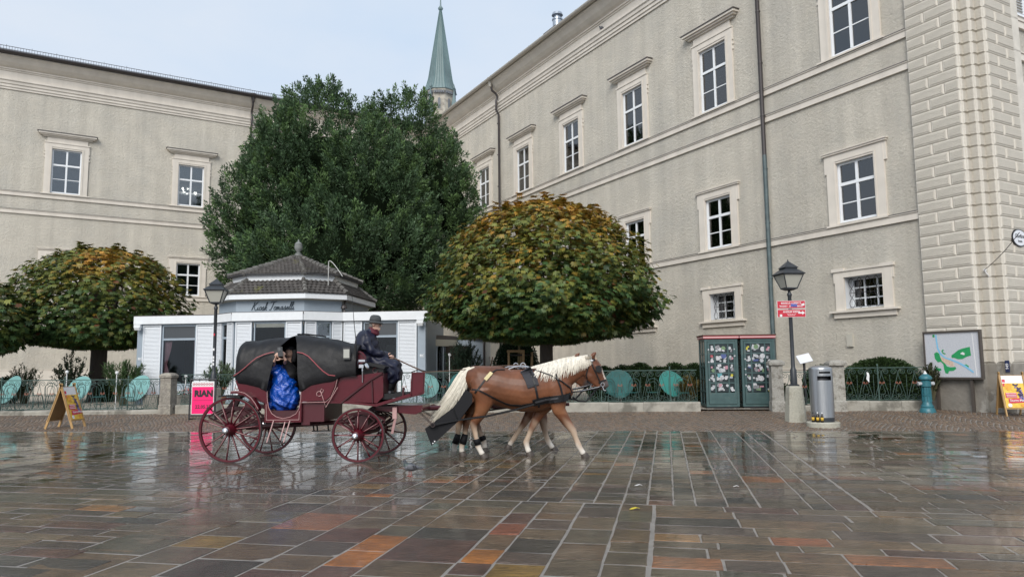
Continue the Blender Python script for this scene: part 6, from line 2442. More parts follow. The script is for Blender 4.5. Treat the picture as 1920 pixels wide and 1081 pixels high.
# tub side, near and far, with the U-shaped door way
TUB = [(438, 716), (455, 720), (497, 730), (500.5, 752), (503, 766), (509, 776), (518, 782), (531, 784.5), (545, 782), (555, 776), (561, 766), (563, 752), (564, 734), (585, 724), (619, 717), (632, 706),
       (632, 712), (627, 728), (620, 745), (611, 752), (566, 755), (566, 792.5), (496, 793.5), (496, 757), (489, 755), (480, 748), (462, 744), (447, 740)]
for y0, y1 in ((-.56, -.53), (.53, .56)):
    mb = MB(); mb.prism(cpoly(TUB), y0, y1); tub = mb.build('tub_side', M_mar, car)
    sg = -1 if y0 < 0 else 1
    yy = sg * .566
    for nm, pts in (('pinstripe', [(500, 735), (501, 753), (504, 767), (510, 777), (519, 783), (531, 786), (545, 783), (556, 777), (562, 767), (564.5, 753), (565, 736)]),
                    ('pinstripe', [(566, 756.5), (612, 755), (622, 746), (630, 727), (634, 709)]),
                    ('pinstripe', [(500, 789), (562, 788)]), ('pinstripe', [(499, 760), (500, 789)]), ('pinstripe', [(562.5, 772), (562, 788)])):
        mb = MB(); mb.tube([cp(a, b, yy) for a, b in pts], .005, 5); mb.build(nm, M_line, tub)
mb = MB()
mb.prism(cpoly([(498, 791), (564, 790), (560, 772), (502, 772)]), -.53, .53)
mb.prism(cpoly([(440, 718), (452, 718), (462, 746), (497, 752), (497, 760), (455, 745)]), -.53, .53)
mb.build('tub_floor', M_mard, car)
mb = MB()
mb.prism(cpoly([(446, 716), (500, 716), (500, 738), (500, 756), (448, 740)]), -.5, .5)
mb.build('seat_bench', M_leather, car)
mb = MB()
mb.prism(cpoly([(566, 722), (628, 718), (612, 752), (566, 753)]), -.5, .5)
mb.build('seat_bench', M_leather, car)
mb = MB()
mb.prism(cpoly([(563.5, 757), (607, 755.5), (607, 791.5), (580, 792), (580, 798), (564, 798)]), -.50, .50)
mb.build('under_box', mat('maroon_under_box', (.07, .008, .014), .4), car)  # the box has its own dark maroon
# mudguard over the rear wheel
gd_ = [(437, 735.5), (449, 735), (463, 738), (476, 747), (484, 757), (490, 767)]
for y in (-.62, .62):
    mb = MB()
    up = [(cx(a), cz(a, b)) for a, b in gd_]
    lo = [(cx(a) - .015, cz(a, b) - .045) for a, b in reversed(gd_)]
    mb.prism(up + lo, y - .07, y + .07)
    g_ = mb.build('mudguard', M_mar, car)
    mb = MB(); mb.tube([Vector((a, y + (-.073 if y < 0 else .073), b - .008)) for a, b in up], .005, 5); mb.build('pinstripe', M_line, g_)
    mb = MB()
    q = [cp(414, 745.5, y), cp(425, 744.3, y), cp(443, 744.8, y), cp(455, 747, y)]
    mb.loft([[p + Vector((0, -.08, -.012)), p + Vector((0, .08, -.012)), p + Vector((0, .08, .012)), p + Vector((0, -.08, .012))] for p in q])
    mb.build('wheel_cover', M_leather, car)
mb = MB()
for y0 in (-.40, .33):
    mb = MB()
    mb.prism(cpoly([(440, 738), (452, 742), (440, 752), (424, 782), (412, 790), (404, 784), (420, 760)]), y0, y0 + .07)
    mb.build('rear_bracket', M_mard, car)
# front body: coachman's box
FB = [(627, 728), (632, 711), (668, 706), (716, 700), (718, 722), (718, 745), (706, 757), (620, 752.5), (612, 752)]
for y0, y1 in ((-.50, -.47), (.47, .50)):
    mb = MB(); mb.prism(cpoly(FB), y0, y1); fb_ = mb.build('box_side', M_mar, car)
    yy = -.507 if y0 < 0 else .507
    mb = MB(); mb.tube([cp(a, b, yy) for a, b in ((612, 750), (622, 742), (630, 728), (634, 712), (638, 700))], .008, 6); mb.build('edge_rail', M_mard, fb_)
mb = MB()
mb.prism(cpoly([(632, 712), (718, 702), (718, 746), (706, 756), (620, 752)]), -.468, .468)
mb.build('box_body', M_mard, car)
mb = MB()
mb.prism(cpoly([(575, 752.6), (650, 753.5), (702, 758.5), (709, 757), (725, 752), (768, 739), (771, 744), (727, 757), (706, 763), (650, 758), (575, 757)]), -.53, .53)
mb.build('floor_sill', M_mar, car)
mb = MB()
mb.prism(cpoly([(771, 701), (772.5, 700.5), (796, 699.5), (794.5, 739), (769, 746), (768.5, 742)]), -.50, -.47)
mb.prism(cpoly([(771, 701), (774, 700.5), (772.5, 745), (769, 746)]), -.469, .469)
db = mb.build('dashboard', M_mar, car)
db['label'] = 'maroon dashboard with rubbed edges'
mb = MB()
mb.tube([cp(773, 703, -.506), cp(794, 702, -.506), cp(792.5, 737, -.506), cp(771.5, 743, -.506)], .0035, 5, closed=True)
mb.tube([cp(770, 700, -.48), cp(783, 695, -.48), cp(798, 698, -.48)], .008, 6)
mb.build('edge_line', M_leather, db)
mb = MB()
mb.prism(cpoly([(712, 742), (718, 740), (760, 738), (766, 741), (725, 750), (712, 750)]), -.46, .46)
mb.build('foot_rest', M_leather, car)
mb = MB()
mb.tube([cp(640, 757, -.535), cp(660, 741, -.52), cp(694, 715, -.515), cp(716, 702, -.515)], .018, 6)
mb.tube([cp(697, 716, -.52), cp(698, 730, -.52), cp(699, 757, -.52)], .012, 6)
mb.tube([cp(755, 747, -.49), cp(756, 728, -.49)], .02, 6)
mb.build('brace_iron', M_mard, car)
mb = MB()
mb.tube([cp(596, 744, -.575)] + [Vector((cx(600 + 5 * math.cos(a)), -.58, cz(600, 740 + 4.5 * math.sin(a)))) for a in np.linspace(PI, 2.6 * PI, 9)] , .006, 5)
mb.tube([cp(606, 738, -.575), cp(608, 733, -.575), cp(604, 731, -.575), cp(602, 735, -.575), cp(607, 748, -.575), cp(612, 765, -.56), cp(634, 728, -.56)], .006, 5)
mb.build('scroll_iron', M_line, car)
# driver's seat
mb = MB()
mb.prism(cpoly([(676, 689), (676, 684), (684, 681.5), (714, 686.5), (720, 690), (718, 694), (700, 690)]), -.46, .46); mb.build('seat_cushion', M_leather, car)
mb = MB()
mb.prism(cpoly([(678, 690), (716, 693), (715, 702), (672, 706)]), -.40, .40); mb.build('seat_box', M_leather, car)
for y in (-.40, .40):
    mb = MB(); mb.lathe([(.02, -.03), (.13, -.025), (.15, 0), (.13, .025), (.02, .03)], 20, M=Matrix.Translation((cx(666), y, cz(666, 677))) @ Matrix.Rotation(R(90), 4, 'X')); mb.build('seat_wing', M_mar, car)
mb = MB()
mb.tube([cp(653, 686, -.44), cp(655, 673, -.44), cp(663, 664, -.44), cp(673, 664, -.44), cp(681, 673, -.44), cp(684, 681, -.44)], .012, 6)
mb.tube([Vector((cx(701 + 5 * math.cos(a)), -.44, cz(701, 697 + 4.5 * math.sin(a)))) for a in np.linspace(0, 5, 9)], .007, 5)
mb.build('seat_iron', M_mard, car)
mb = MB()
mb.box(cx(674), cx(686), -.60, -.50, cz(680, 681), cz(680, 677)); mb.box(cx(674.5), cx(683), -.59, -.51, cz(680, 692), cz(680, 686))
mb.lathe([(.02, -.02), (.06, -.015), (.062, .01), (.03, .03)], 16, M=Matrix.Translation((cx(689), -.56, cz(689, 689))) @ Matrix.Rotation(R(62), 4, 'Y'))
mb.tube([cp(680, 692, -.55), cp(680, 698, -.55)], .014, 8)
mb.tube([cp(680, 698, -.55), cp(679.5, 719, -.52)], .010, 8)
mb.build('carriage_lamp', M_chrome, car)
# step ladder and small step irons
mb = MB()
for a, b in (((514, 790), (507, 829)), ((545, 790), (538.5, 829)), ((536, 792), (532, 824))):
    mb.tube([cp(*a, -.57), cp(*b, -.68)], .010, 6)
mb.build('step_hanger', M_line, car)
mb = MB(); p = cp(506, 829, -.68); q = cp(540, 829, -.68); mb.box(p.x, q.x, -.74, -.62, p.z - .008, p.z + .006); mb.build('step_tread', M_tyre, car)
mb = MB()
for a, b in (((563, 798), (565, 815)), ((570, 798), (572.5, 816)), ((591, 792), (594, 814))):
    mb.tube([cp(*a, .1), cp(*b, .1)], .014, 6)
mb.tube([cp(561, 815, .1), cp(598, 814, .1)], .01, 6)
mb.build('far_step', M_leather, car)
# drawbar, splinter bar, chains
mb = MB()
mb.prism(cpoly([(699, 764), (788, 761), (789, 770), (776, 778), (768, 778), (699, 771)]), -.33, .33); mb.build('fore_carriage', M_mar, car)
mb = MB()
mb.tube([Vector((cx(785), -.42, cz(785, 770))), Vector((cx(785), .9, cz(785, 770)))], .035, 8); mb.build('splinter_bar', M_mar, car)
mb = MB()
mb.tube([cp(780, 771, .33), cp(822, 770, .36), cp(900, 768, .40), cp(1062, 762, .42)], [.045, .04, .035, .028], 10); mb.build('pole', M_mar, car)
mb = MB()
mb.box(cx(733), cx(741), -.40, -.36, cz(737, 786), cz(737, 765)); mb.bar(cp(738, 786, -.38), cp(733, 813, -.42), .05, .02); mb.build('brake_iron', M_line, car)
mb = MB()
for k in range(9):
    a = Vector((cx(783 + k * 3.2), -.30 - .01 * k, cz(783, 775 + k * 2.8)))
    mb.tube([a + Vector((.017 * math.cos(t), .006 * math.sin(t), .012 * math.sin(t))) for t in np.linspace(0, 2 * PI, 9)[:-1]], .0045, 4, closed=True)
    b = Vector((cx(781 + k * 3.0), .15, cz(781, 777 + k * 1.6)))
    mb.tube([b + Vector((.017 * math.cos(t), .006 * math.sin(t), .012 * math.sin(t))) for t in np.linspace(0, 2 * PI, 9)[:-1]], .0045, 4, closed=True)
mb.tube([Vector((cx(809), -.4, cz(809, 797))) + Vector((.032 * math.cos(t), 0, .032 * math.sin(t))) for t in np.linspace(0, 2 * PI, 13)[:-1]], .009, 6, closed=True)
mb.build('trace_chain', M_tyre, car)['kind'] = 'stuff'
# whip in its socket
mb = MB(); mb.tube([cp(667, 692, -.46), cp(666, 660, -.44)], .014, 6); mb.build('whip_socket', M_chrome, car)
mb = MB(); mb.tube([cp(666.5, 668, -.44), cp(659, 610, -.42), cp(653, 552, -.40)], [.009, .006, .003], 6); mb.build('whip', M_leather, car)

# ---- the canvas hood: two skins that meet over the doorway
def interp(tab, x):
    return float(np.interp(x, [t_[0] for t_ in tab], [t_[1] for t_ in tab]))
TOP = [(436, 645), (440, 641), (455, 639), (480, 636.5), (505, 634), (525, 631.5), (539, 628.5), (560, 630), (590, 633.5), (612, 638), (630, 641), (650, 644), (668, 648)]
BOT_R = [(436, 712), (440, 720), (458, 722), (482, 727), (500, 736), (539, 738)]
BOT_F = [(539, 738), (563, 736), (572, 731), (583, 724), (605, 719), (625, 716), (640, 708), (668, 705)]
def hood(front):
    mb = MB()
    ns, ntt = 26, 44
    xl = 668 if front else 437
    rows_ = []
    for i in range(ns + 1):
        s = i / ns
        row = []
        for j in range(ntt + 1):
            t_ = j / ntt
            th = PI * (1 - t_)
            c_, s_ = math.cos(th), math.sin(th)
            yy = .585 * math.copysign(abs(c_) ** .55, c_)
            hf = abs(s_) ** .62
            # doorway edge, only on the near flank
            if t_ < .5:
                he = hf
                edge = (float(np.interp(he, [0, .25, .62, .84, .97, 1], [563.5, 558.5, 555.5, 551, 543, 539.5])) if front
                        else float(np.interp(he, [0, .25, .62, .84, .97, 1], [500, 504, 512, 520, 533, 539.5])))
            else:
                edge = 539.5
            px = edge + (xl - edge) * (1 - s) if True else 0
            zt_, zb_ = interp(TOP, px), interp(BOT_F if front else BOT_R, px)
            py = zb_ + (zt_ - zb_) * hf
            # slack between the hoops and wrinkles
            fx = (px - 437) / 232
            sag = 2.6 * math.sin(fx * PI * 4) ** 2 * s_ 
            wr = .016 * math.sin(px * .33 + py * .21) * math.sin(py * .13 - px * .08) + .020 * math.sin((px - py) * .085 + 1.2 * math.sin(py * .07)) + .012 * math.sin(px * .55 + py * .1 + 2) * (1 - hf) ** .7
            k = 1 + wr
            if not front and px < 445:
                yy *= .93 + .07 * (px - 437) / 8
            row.append(Vector((cx(px), yy * k + wr * .8, cz(px, py + sag))))
        rows_.append(row)
    if not front or front:
        # double wall so the cloth has thickness
        nv = (ns + 1) * (ntt + 1)
        for k in (0, 1):
            for row in rows_:
                for j, p in enumerate(row):
                    q = p.copy()
                    if k:
                        q = Vector((p.x, p.y * .975, p.z - .012))
                    mb.v.append(tuple(q))
        W_ = ntt + 1
        for k in (0, 1):
            for i in range(ns):
                for j in range(ntt):
                    f = (k * nv + i * W_ + j, k * nv + i * W_ + j + 1, k * nv + (i + 1) * W_ + j + 1, k * nv + (i + 1) * W_ + j)
                    mb.f.append(f if not k else tuple(reversed(f))); mb.m.append(0); mb.c.append(None)
        for i in range(ns):
            for j in (0, ntt):
                mb.f.append((i * W_ + j, (i + 1) * W_ + j, nv + (i + 1) * W_ + j, nv + i * W_ + j)); mb.m.append(0); mb.c.append(None)
        for j in range(ntt):
            mb.f.append((ns * W_ + j, ns * W_ + j + 1, nv + ns * W_ + j + 1, nv + ns * W_ + j)); mb.m.append(0); mb.c.append(None)
        # closed end
        mb.f.append(tuple(range(W_))); mb.m.append(0); mb.c.append(None)
    o = mb.build('hood', M_canvas, car, smooth=True)
    o.data.set_sharp_from_angle(angle=R(55))
    return o
h1, h2 = hood(False), hood(True)
def piping(par, pts):
    mb = MB()
    q = [cp(a, b, -.585 - c) for a, b, c in pts]
    mb.tube(q, .010, 6)
    mb.build('piping', mat('piping_red', (.30, .07, .08), .4), par)
piping(h1, [(436, 708, .0), (446, 702, .012), (458, 693, .02), (470, 682, .02), (480, 674, .01), (492, 668.5, -.005), (503, 665, -.015), (512, 663.5, -.02)])
piping(h2, [(556, 663.5, -.02), (567, 665.5, -.015), (578, 671, .0), (588, 680, .015), (598, 690, .02), (608, 699, .02), (618, 705.5, .015), (630, 707, .01)])
mb = MB(); mb.tube([cp(537, 628.5, -.12), cp(548, 627.5, -.05), cp(575, 630, .0), cp(588, 632, .05)], .014, 6); mb.build('ridge_fold', M_canvas, h2)
mb = MB()
mb.box(cx(645), cx(659), -.625, -.60, cz(652, 677), cz(652, 654), 0)
mb.box(cx(646.5), cx(657.5), -.632, -.6251, cz(652, 674), cz(652, 658), 1)
mb.build('side_light', [M_iron, mat('side_light_glass', (.42, .42, .38), .2)], car)
mb = MB()
mb.box(cx(633), cx(668), -.50, .50, cz(650, 709), cz(650, 704)); mb.bar(cp(633, 706, -.55), cp(668, 705, -.55), .03, .05); mb.bar(cp(666, 650, -.56), cp(667, 706, -.55), .03); mb.build('hood_frame', M_leather, car)

# ================================================================== people
M_skin = mat('skin', (.50, .31, .235), .5, var=.1, vscale=20)
M_coat = mat('navy_raincoat', (.011, .013, .030), .42, spec=.35, bump=.35, bscale=7, bdist=.03, var=.3, vscale=6, rvar=.08)
M_cloth = mat('black_cloth', (.012, .012, .014), .75)
M_felt = mat('grey_felt', (.055, .06, .062), .85, var=.2, vscale=30, bump=.3, bscale=80, bdist=.005)
M_scarf = mat('dark_red_scarf', (.085, .008, .018), .75, dirt=(.36, .22, .24), dscale=55, dlo=.62, dhi=.66)
M_hair = mat('grey_hair', (.20, .18, .16), .7, bump=.5, bscale=70)

def hand_limbs(mb, wrist, palm_dir, spread_dir, normal, s=1.0, curl=.7, n=8):
    """palm, four unequal fingers bent at the knuckles and a thumb off the side"""
    p, d, a, c = Vector(wrist), Vector(palm_dir).normalized(), Vector(spread_dir).normalized(), Vector(normal).normalized()
    k = p + d * .085 * s
    limb(mb, [(p - d * .02, .024 * s, .020 * s), (p + d * .03 * s, .036 * s, .016 * s), (k, .040 * s, .014 * s)], n)
    for i, (o, ln) in enumerate(((-.030, .072), (-.010, .080), (.010, .076), (.029, .060))):
        b0 = k + a * o * s
        pts, q, th = [(b0 - d * .02 * s, .0095 * s), (b0, .0095 * s)], b0, 0
        for j, f in enumerate((.45, .32, .23)):
            th += curl * (.7 if j == 0 else 1)
            q = q + (d * math.cos(th) + c * math.sin(th)) * ln * f * s
            pts.append((q, (.0088 - .0008 * j) * s))
        limb(mb, pts, n)
    b0 = p + d * .02 * s - a * .032 * s
    limb(mb, [(b0, .012 * s), (b0 + (d * .5 - a * .7 + c * .3).normalized() * .035 * s, .0105 * s), (b0 + (d * .75 - a * .55 + c * .6).normalized() * .066 * s, .0085 * s)], n)

# ---- the driver, seated sideways to us, looking along the horses
DR_ = at(700, 690, 12.72)
drv = thing('person', 'driver in a long navy raincoat and grey hat sitting on the box with the reins', 'person', DR_)
def dpt(px, py, y=0.0): return Vector(((px - 700) * .00935, y, (690 - py) * .00935))
mb = MB()
limb(mb, [(dpt(694, 676), .21, .20), (dpt(692, 660), .21, .195), (dpt(692.5, 643), .23, .175), (dpt(692, 630), .22, .14), (dpt(696, 621), .11, .09)], 16)
for sg in (-1, 1):
    limb(mb, [(dpt(693, 676, sg * .10), .11, .10), (dpt(720, 679, sg * .12), .10, .095), (dpt(743, 684, sg * .13), .085, .085)], 12)
    limb(mb, [(dpt(743, 684, sg * .13), .085, .085), (dpt(740, 705, sg * .13), .085, .075), (dpt(736, 716, sg * .13), .08, .07)], 12)
    limb(mb, [(dpt(690, 631, sg * .17), .085, .08), (dpt(693, 645, sg * .24), .078, .076), (dpt(702, 659, sg * .25), .075, .072), (dpt(716, 664, sg * .19), .062, .06), (dpt(727, 667, sg * .09), .052, .05)], 12)
limb(mb, [(dpt(700, 675), .235, .10), (dpt(722, 679), .25, .10), (dpt(744, 688), .24, .085), (dpt(749, 702), .23, .05), (dpt(749, 711), .23, .035)], 14)
limb(mb, [(dpt(700, 684, -.20), .05, .10), (dpt(722, 694, -.22), .045, .13), (dpt(737, 704, -.22), .04, .12)], 10)
coat = fuse('raincoat', mb, M_coat, drv, .017, 3)
# folds of the cloth
me = coat.data
nv = len(me.vertices); co = np.empty(nv * 3, np.float32); me.vertices.foreach_get('co', co); co = co.reshape(-1, 3)
no = np.empty(nv * 3, np.float32); me.vertices.foreach_get('normal', no); no = no.reshape(-1, 3)
f1 = np.sin(co[:, 0] * 34 + co[:, 2] * 22 + 3 * np.sin(co[:, 2] * 9)) * .008 + np.sin(co[:, 0] * 17 - co[:, 2] * 41 + co[:, 1] * 15) * .006
co += no * f1[:, None]
me.vertices.foreach_set('co', co.ravel()); me.update()
mb = MB()
for sg in (-1, 1):
    limb(mb, [(dpt(738, 706, sg * .13), .065, .06), (dpt(734, 722, sg * .13), .06, .055), (dpt(732, 729, sg * .13), .058, .052)], 10)
mb.build('trousers', M_cloth, drv, smooth=True)
mb = MB()
for sg in (-1, 1):
    limb(mb, [(dpt(732, 727, sg * .13), .042, .04), (dpt(731, 737, sg * .13), .042, .042)], 10)
mb.build('socks', mat('grey_sock', (.30, .30, .32), .9), drv, smooth=True)
for sg in (-1, 1):
    mb = MB()
    limb(mb, [(dpt(726, 739.5, sg * .13), .042, .036), (dpt(735, 739, sg * .135), .045, .040), (dpt(745, 741.5, sg * .14), .046, .026), (dpt(751, 742.5, sg * .14), .034, .018)], 12)
    mb.build('shoe', M_leather, drv, smooth=True)
# cape flap over the shoulders
mb = MB()
rr_ = []
for z_, w_, d_, xo in ((620, .11, .10, -.03), (625, .21, .15, -.05), (633, .262, .19, -.06), (646, .285, .21, -.06), (655, .29, .22, -.065)):
    c0 = dpt(694, z_)
    rr_.append([c0 + Vector((xo + d_ * math.cos(a) * (1.0 if math.cos(a) < 0 else .8), w_ * math.sin(a), .008 * math.sin(a * 7) - .02 * math.cos(a))) for a in np.linspace(0, 2 * PI, 29)[:-1]])
mb.loft(rr_, cap=False)
mb.loft([[p + Vector((0, 0, -.006)) for p in r_] for r_ in rr_], cap=False)
mb.build('shoulder_cape', M_coat, drv, smooth=True)
mb = MB()
hc = dpt(703, 610)
limb(mb, [(hc + Vector((-.045, 0, .03)), .072, .085), (hc + Vector((.0, 0, .035)), .076, .098), (hc + Vector((.045, 0, .02)), .066, .085)], 16)
limb(mb, [(hc + Vector((-.01, 0, -.04)), .058, .06), (hc + Vector((.04, 0, -.065)), .05, .042), (hc + Vector((.068, 0, -.085)), .03, .024)], 12)
limb(mb, [(hc + Vector((-.03, 0, -.14)), .056, .056), (hc + Vector((-.012, 0, -.04)), .056, .056)], 12)
limb(mb, [(hc + Vector((.082, 0, .022)), .010, .010), (hc + Vector((.106, 0, -.018)), .016, .013)], 8)
limb(mb, [(hc + Vector((.083, 0, -.048)), .020, .008), (hc + Vector((.088, 0, -.048)), .018, .007)], 8)
limb(mb, [(hc + Vector((.084, 0, -.060)), .018, .008), (hc + Vector((.086, 0, -.061)), .016, .007)], 8)
for sg in (-1, 1):
    limb(mb, [(hc + Vector((-.015, sg * .078, .02)), .010, .022), (hc + Vector((-.018, sg * .08, -.01)), .009, .018)], 8)
    limb(mb, [(hc + Vector((.06, sg * .035, .038)), .02, .012), (hc + Vector((.082, sg * .03, .040)), .018, .009)], 8)
head = fuse('head', mb, M_skin, drv, .008, 3)
mb = MB()
for sg in (-1, 1):
    mb.lathe([(.0, -.009), (.009, 0), (.0, .009)], 8, tuple(hc + Vector((.082, sg * .033, .018))))
mb.build('eyes', M_cloth, drv)
mb = MB()
for sg in (-1, 1):
    mb.tube([hc + Vector((.09, sg * .034, .018)) + Vector((.0, .024 * math.cos(t), .018 * math.sin(t))) for t in np.linspace(0, 2 * PI, 11)[:-1]], .003, 5, closed=True)
    mb.tube([hc + Vector((.09, sg * .058, .02)), hc + Vector((.0, sg * .08, .025))], .003, 5)
mb.build('spectacles', M_cloth, drv)
mb = MB()
limb(mb, [(hc + Vector((-.06, 0, .02)), .078, .06), (hc + Vector((-.065, 0, -.03)), .07, .04)], 12)
mb.build('hair', M_hair, drv, smooth=True)
Mh = Matrix.Translation(hc + Vector((-.005, 0, .055))) @ Matrix.Rotation(R(6), 4, 'Y')
mb = MB()
mb.lathe([(.150, -.016), (.152, -.008), (.105, .012), (.100, .05), (.094, .085), (.075, .115), (.04, .128), (.0, .13)], 28, M=Mh, sx=1.02, sy=.9)
mb.build('hat', M_felt, drv, auto=50)
mb = MB(); mb.lathe([(.1045, .010), (.1035, .034)], 28, M=Mh, sx=1.02, sy=.9); mb.build('hat_band', M_cloth, drv)
mb = MB()
for k in range(3):
    mb.tube([dpt(697.5, 620.5) + Vector((.018 + (.082 - .008 * k) * math.cos(t), (.085 - .008 * k) * math.sin(t), .028 * k - .035 + .012 * math.sin(3 * t + k) - .02 * math.cos(t))) for t in np.linspace(0, 2 * PI, 17)[:-1]], .026, 8, closed=True)
mb.build('scarf', M_scarf, drv, smooth=True)
mb = MB()
hand_limbs(mb, dpt(727, 667, -.075), (1, .15, -.25), (0, -.3, -1), (-.25, 1, 0), .95, .95)
hand_limbs(mb, dpt(727, 667.5, .075), (1, -.15, -.25), (0, -.3, 1), (-.25, -1, 0), .95, .95)
fuse('hands', mb, M_skin, drv, .007, 1)
rn = thing('reins', 'brown leather reins running from the driver hands over the dashboard to the horses', 'reins', DR_)
mb = MB()
for y in (-.03, .03):
    mb.tube([dpt(732, 668, y), dpt(765, 684, y * 2), dpt(797, 698, y * 4 - .05), dpt(860, 695, -.06 + y), dpt(925, 688.5, -.08 + y), dpt(985, 686.5, -.09 + y)], .009, 5)
mb.build('strap', mat('tan_leather', (.10, .06, .04), .5), rn)

# ---- the passenger in the hood with a telephone held up
PS = at(532, 755, 12.55)
pas = thing('person', 'passenger wrapped in a shiny blue rain poncho holding up a phone under the hood', 'person', PS)
def ppt(px, py, y=0.0): return Vector(((px - 532) * .00923, y, (755 - py) * .00923))
M_pon = mat('blue_plastic_poncho', (.004, .068, .40), .16, var=.25, vscale=7, bump=1.0, bscale=11, bdist=.04, coat=.3, spec=.6, detail=5)
mb = MB()
limb(mb, [(ppt(533, 757), .24, .22), (ppt(532, 738), .25, .265), (ppt(530, 718), .22, .22), (ppt(527, 702), .19, .15), (ppt(521, 690), .14, .10)], 18)
limb(mb, [(ppt(524, 700, -.10), .12, .12), (ppt(515, 694, -.12), .08, .08), (ppt(513, 683, -.14), .058, .058), (ppt(515, 679, -.15), .05, .05)], 12)
limb(mb, [(ppt(510, 735, -.04), .14, .09), (ppt(509, 752, -.04), .15, .09), (ppt(513, 763, -.04), .15, .08)], 12)
limb(mb, [(ppt(548, 735, -.02), .15, .12), (ppt(552, 752, -.02), .17, .11), (ppt(550, 763, -.02), .15, .07)], 12)
pon = fuse('poncho', mb, M_pon, pas, .014, 2)
me = pon.data
nv = len(me.vertices); co = np.empty(nv * 3, np.float32); me.vertices.foreach_get('co', co); co = co.reshape(-1, 3)
no = np.empty(nv * 3, np.float32); me.vertices.foreach_get('normal', no); no = no.reshape(-1, 3)
X_, Y_, Z_ = co[:, 0], co[:, 1], co[:, 2]
d_ = (1 - np.abs(np.sin(X_ * 15 + 2.2 * np.sin(Z_ * 11) + Z_ * 5))) * .020 + (1 - np.abs(np.sin(Z_ * 19 - X_ * 13 + 2 * np.sin(X_ * 17)))) * .014 + (1 - np.abs(np.sin(X_ * 37 + Z_ * 29 + 2 * np.sin(Z_ * 23)))) * .008 - .02
co += no * d_[:, None]
me.vertices.foreach_set('co', co.ravel()); me.update()
mb = MB()
limb(mb, [(ppt(546, 697, -.02), .09, .09), (ppt(541, 684, -.10), .065, .065), (ppt(537, 678, -.15), .05, .05)], 12)
limb(mb, [(ppt(545, 705, .05), .17, .13), (ppt(540, 690, .06), .13, .1)], 12)
fuse('black_sleeve', mb, M_cloth, pas, .02, 2)
mb = MB()
hp = ppt(536, 663, .16)
limb(mb, [(hp + Vector((0, .03, .01)), .075, .085), (hp + Vector((0, -.02, .0)), .078, .10), (hp + Vector((0, -.055, -.005)), .062, .085)], 14)
limb(mb, [(hp + Vector((0, 0, -.16)), .055, .055), (hp + Vector((0, -.01, -.05)), .055, .055)], 12)
limb(mb, [(hp + Vector((0, -.07, .01)), .010, .012), (hp + Vector((0, -.10, -.022)), .015, .012)], 8)
for sg in (-1, 1):
    limb(mb, [(hp + Vector((sg * .078, .01, .01)), .01, .02), (hp + Vector((sg * .08, .015, -.02)), .009, .016)], 8)
fuse('head', mb, M_skin, pas, .010, 2)
mb = MB()
limb(mb, [(hp + Vector((0, .05, .05)), .09, .06), (hp + Vector((0, .06, -.02)), .092, .08), (hp + Vector((0, .05, -.1)), .085, .06)], 12)
limb(mb, [(hp + Vector((0, -.06, .075)), .075, .035), (hp + Vector((0, .04, .095)), .085, .04)], 12)
for sg in (-1, 1):
    limb(mb, [(hp + Vector((sg * .075, -.03, .05)), .03, .05), (hp + Vector((sg * .08, -.02, -.05)), .03, .05), (hp + Vector((sg * .07, -.02, -.14)), .035, .05)], 10)
mb.build('hair', M_cloth, pas, smooth=True)
mb = MB()
for sg in (-1, 1):
    mb.lathe([(0, -.008), (.008, 0), (0, .008)], 8, tuple(hp + Vector((sg * .03, -.092, .015))))
mb.box(hp.x - .022, hp.x + .022, hp.y - .096, hp.y - .088, hp.z - .055, hp.z - .049)
mb.build('eyes_and_mouth', M_cloth, pas)
mb = MB()
limb(mb, [(ppt(517, 685, -.16), .034, .034), (ppt(523.5, 677, -.30), .026, .024)], 10)
hand_limbs(mb, ppt(524, 677, -.30), (.42, -.1, 1), (-.8, .2, .35), (.6, .55, -.2), 1.12, .55)
limb(mb, [(ppt(538, 681, -.15), .034, .034), (ppt(543.5, 675, -.30), .026, .024)], 10)
hand_limbs(mb, ppt(543, 675, -.30), (-.45, -.1, 1), (.8, .2, .35), (-.6, .55, -.2), 1.12, .55)
fuse('hands', mb, M_skin, pas, .007, 1)
mb = MB()
for sg in (-1, 1):
    limb(mb, [(ppt(540 + sg * 8, 765, -.02), .07, .06), (ppt(541 + sg * 8, 775, -.05), .06, .055)], 10)
mb.build('legs', M_cloth, pas, smooth=True)
mb = MB(); limb(mb, [(ppt(536, 778, -.05), .04, .04), (ppt(543, 778, -.16), .04, .03)], 10); mb.build('shoe', M_scarf, pas, smooth=True)
ph = thing('mobile_phone', 'dark mobile phone held up in both hands by the passenger', 'phone', ppt(536.5, 661, -.385) + PS, R(0))
Mp = Matrix.Rotation(R(-6), 4, 'Y')
mb = MB(); mb.box(-.042, .042, -.005, .005, -.08, .08, M=Mp); mb.build('case', mat('phone_back', (.05, .052, .055), .3), ph)
mb = MB(); mb.box(-.030, .008, -.009, -.0051, .02, .062, M=Mp); cb = mb.build('camera_island', mat('phone_grey', (.24, .25, .26), .3), ph)
for dx, dz in ((-.02, .052), (-.002, .052), (-.02, .032), (-.002, .032)):
    mb = MB(); mb.lathe([(.007, -.002), (.007, .002)], 10, M=Mp @ Matrix.Translation((dx, -.0105, dz)) @ Matrix.Rotation(R(90), 4, 'X')); mb.build('lens', M_blk, cb)
# ================================================================== the pair of horses
HS = .00926
HY = 12.62
def horse_mat():
    m = mat('horse_coat', rough=.40, tint=True, var=.16, vscale=5, bump=.10, bscale=55, bdist=.006, spec=.35)
    return m
M_horse = horse_mat()
M_mane = mat('flaxen_hair', (.62, .565, .455), .55, var=.15, vscale=20, spec=.3, tint=True)
M_hoof = mat('hoof_horn', (.075, .06, .05), .45, var=.3, vscale=12)
M_cover = mat('black_webbing', (.007, .007, .009), .65, spec=.3)
M_fleece = mat('cream_sheepskin', (.62, .53, .30), .9, bump=.4, bscale=60)

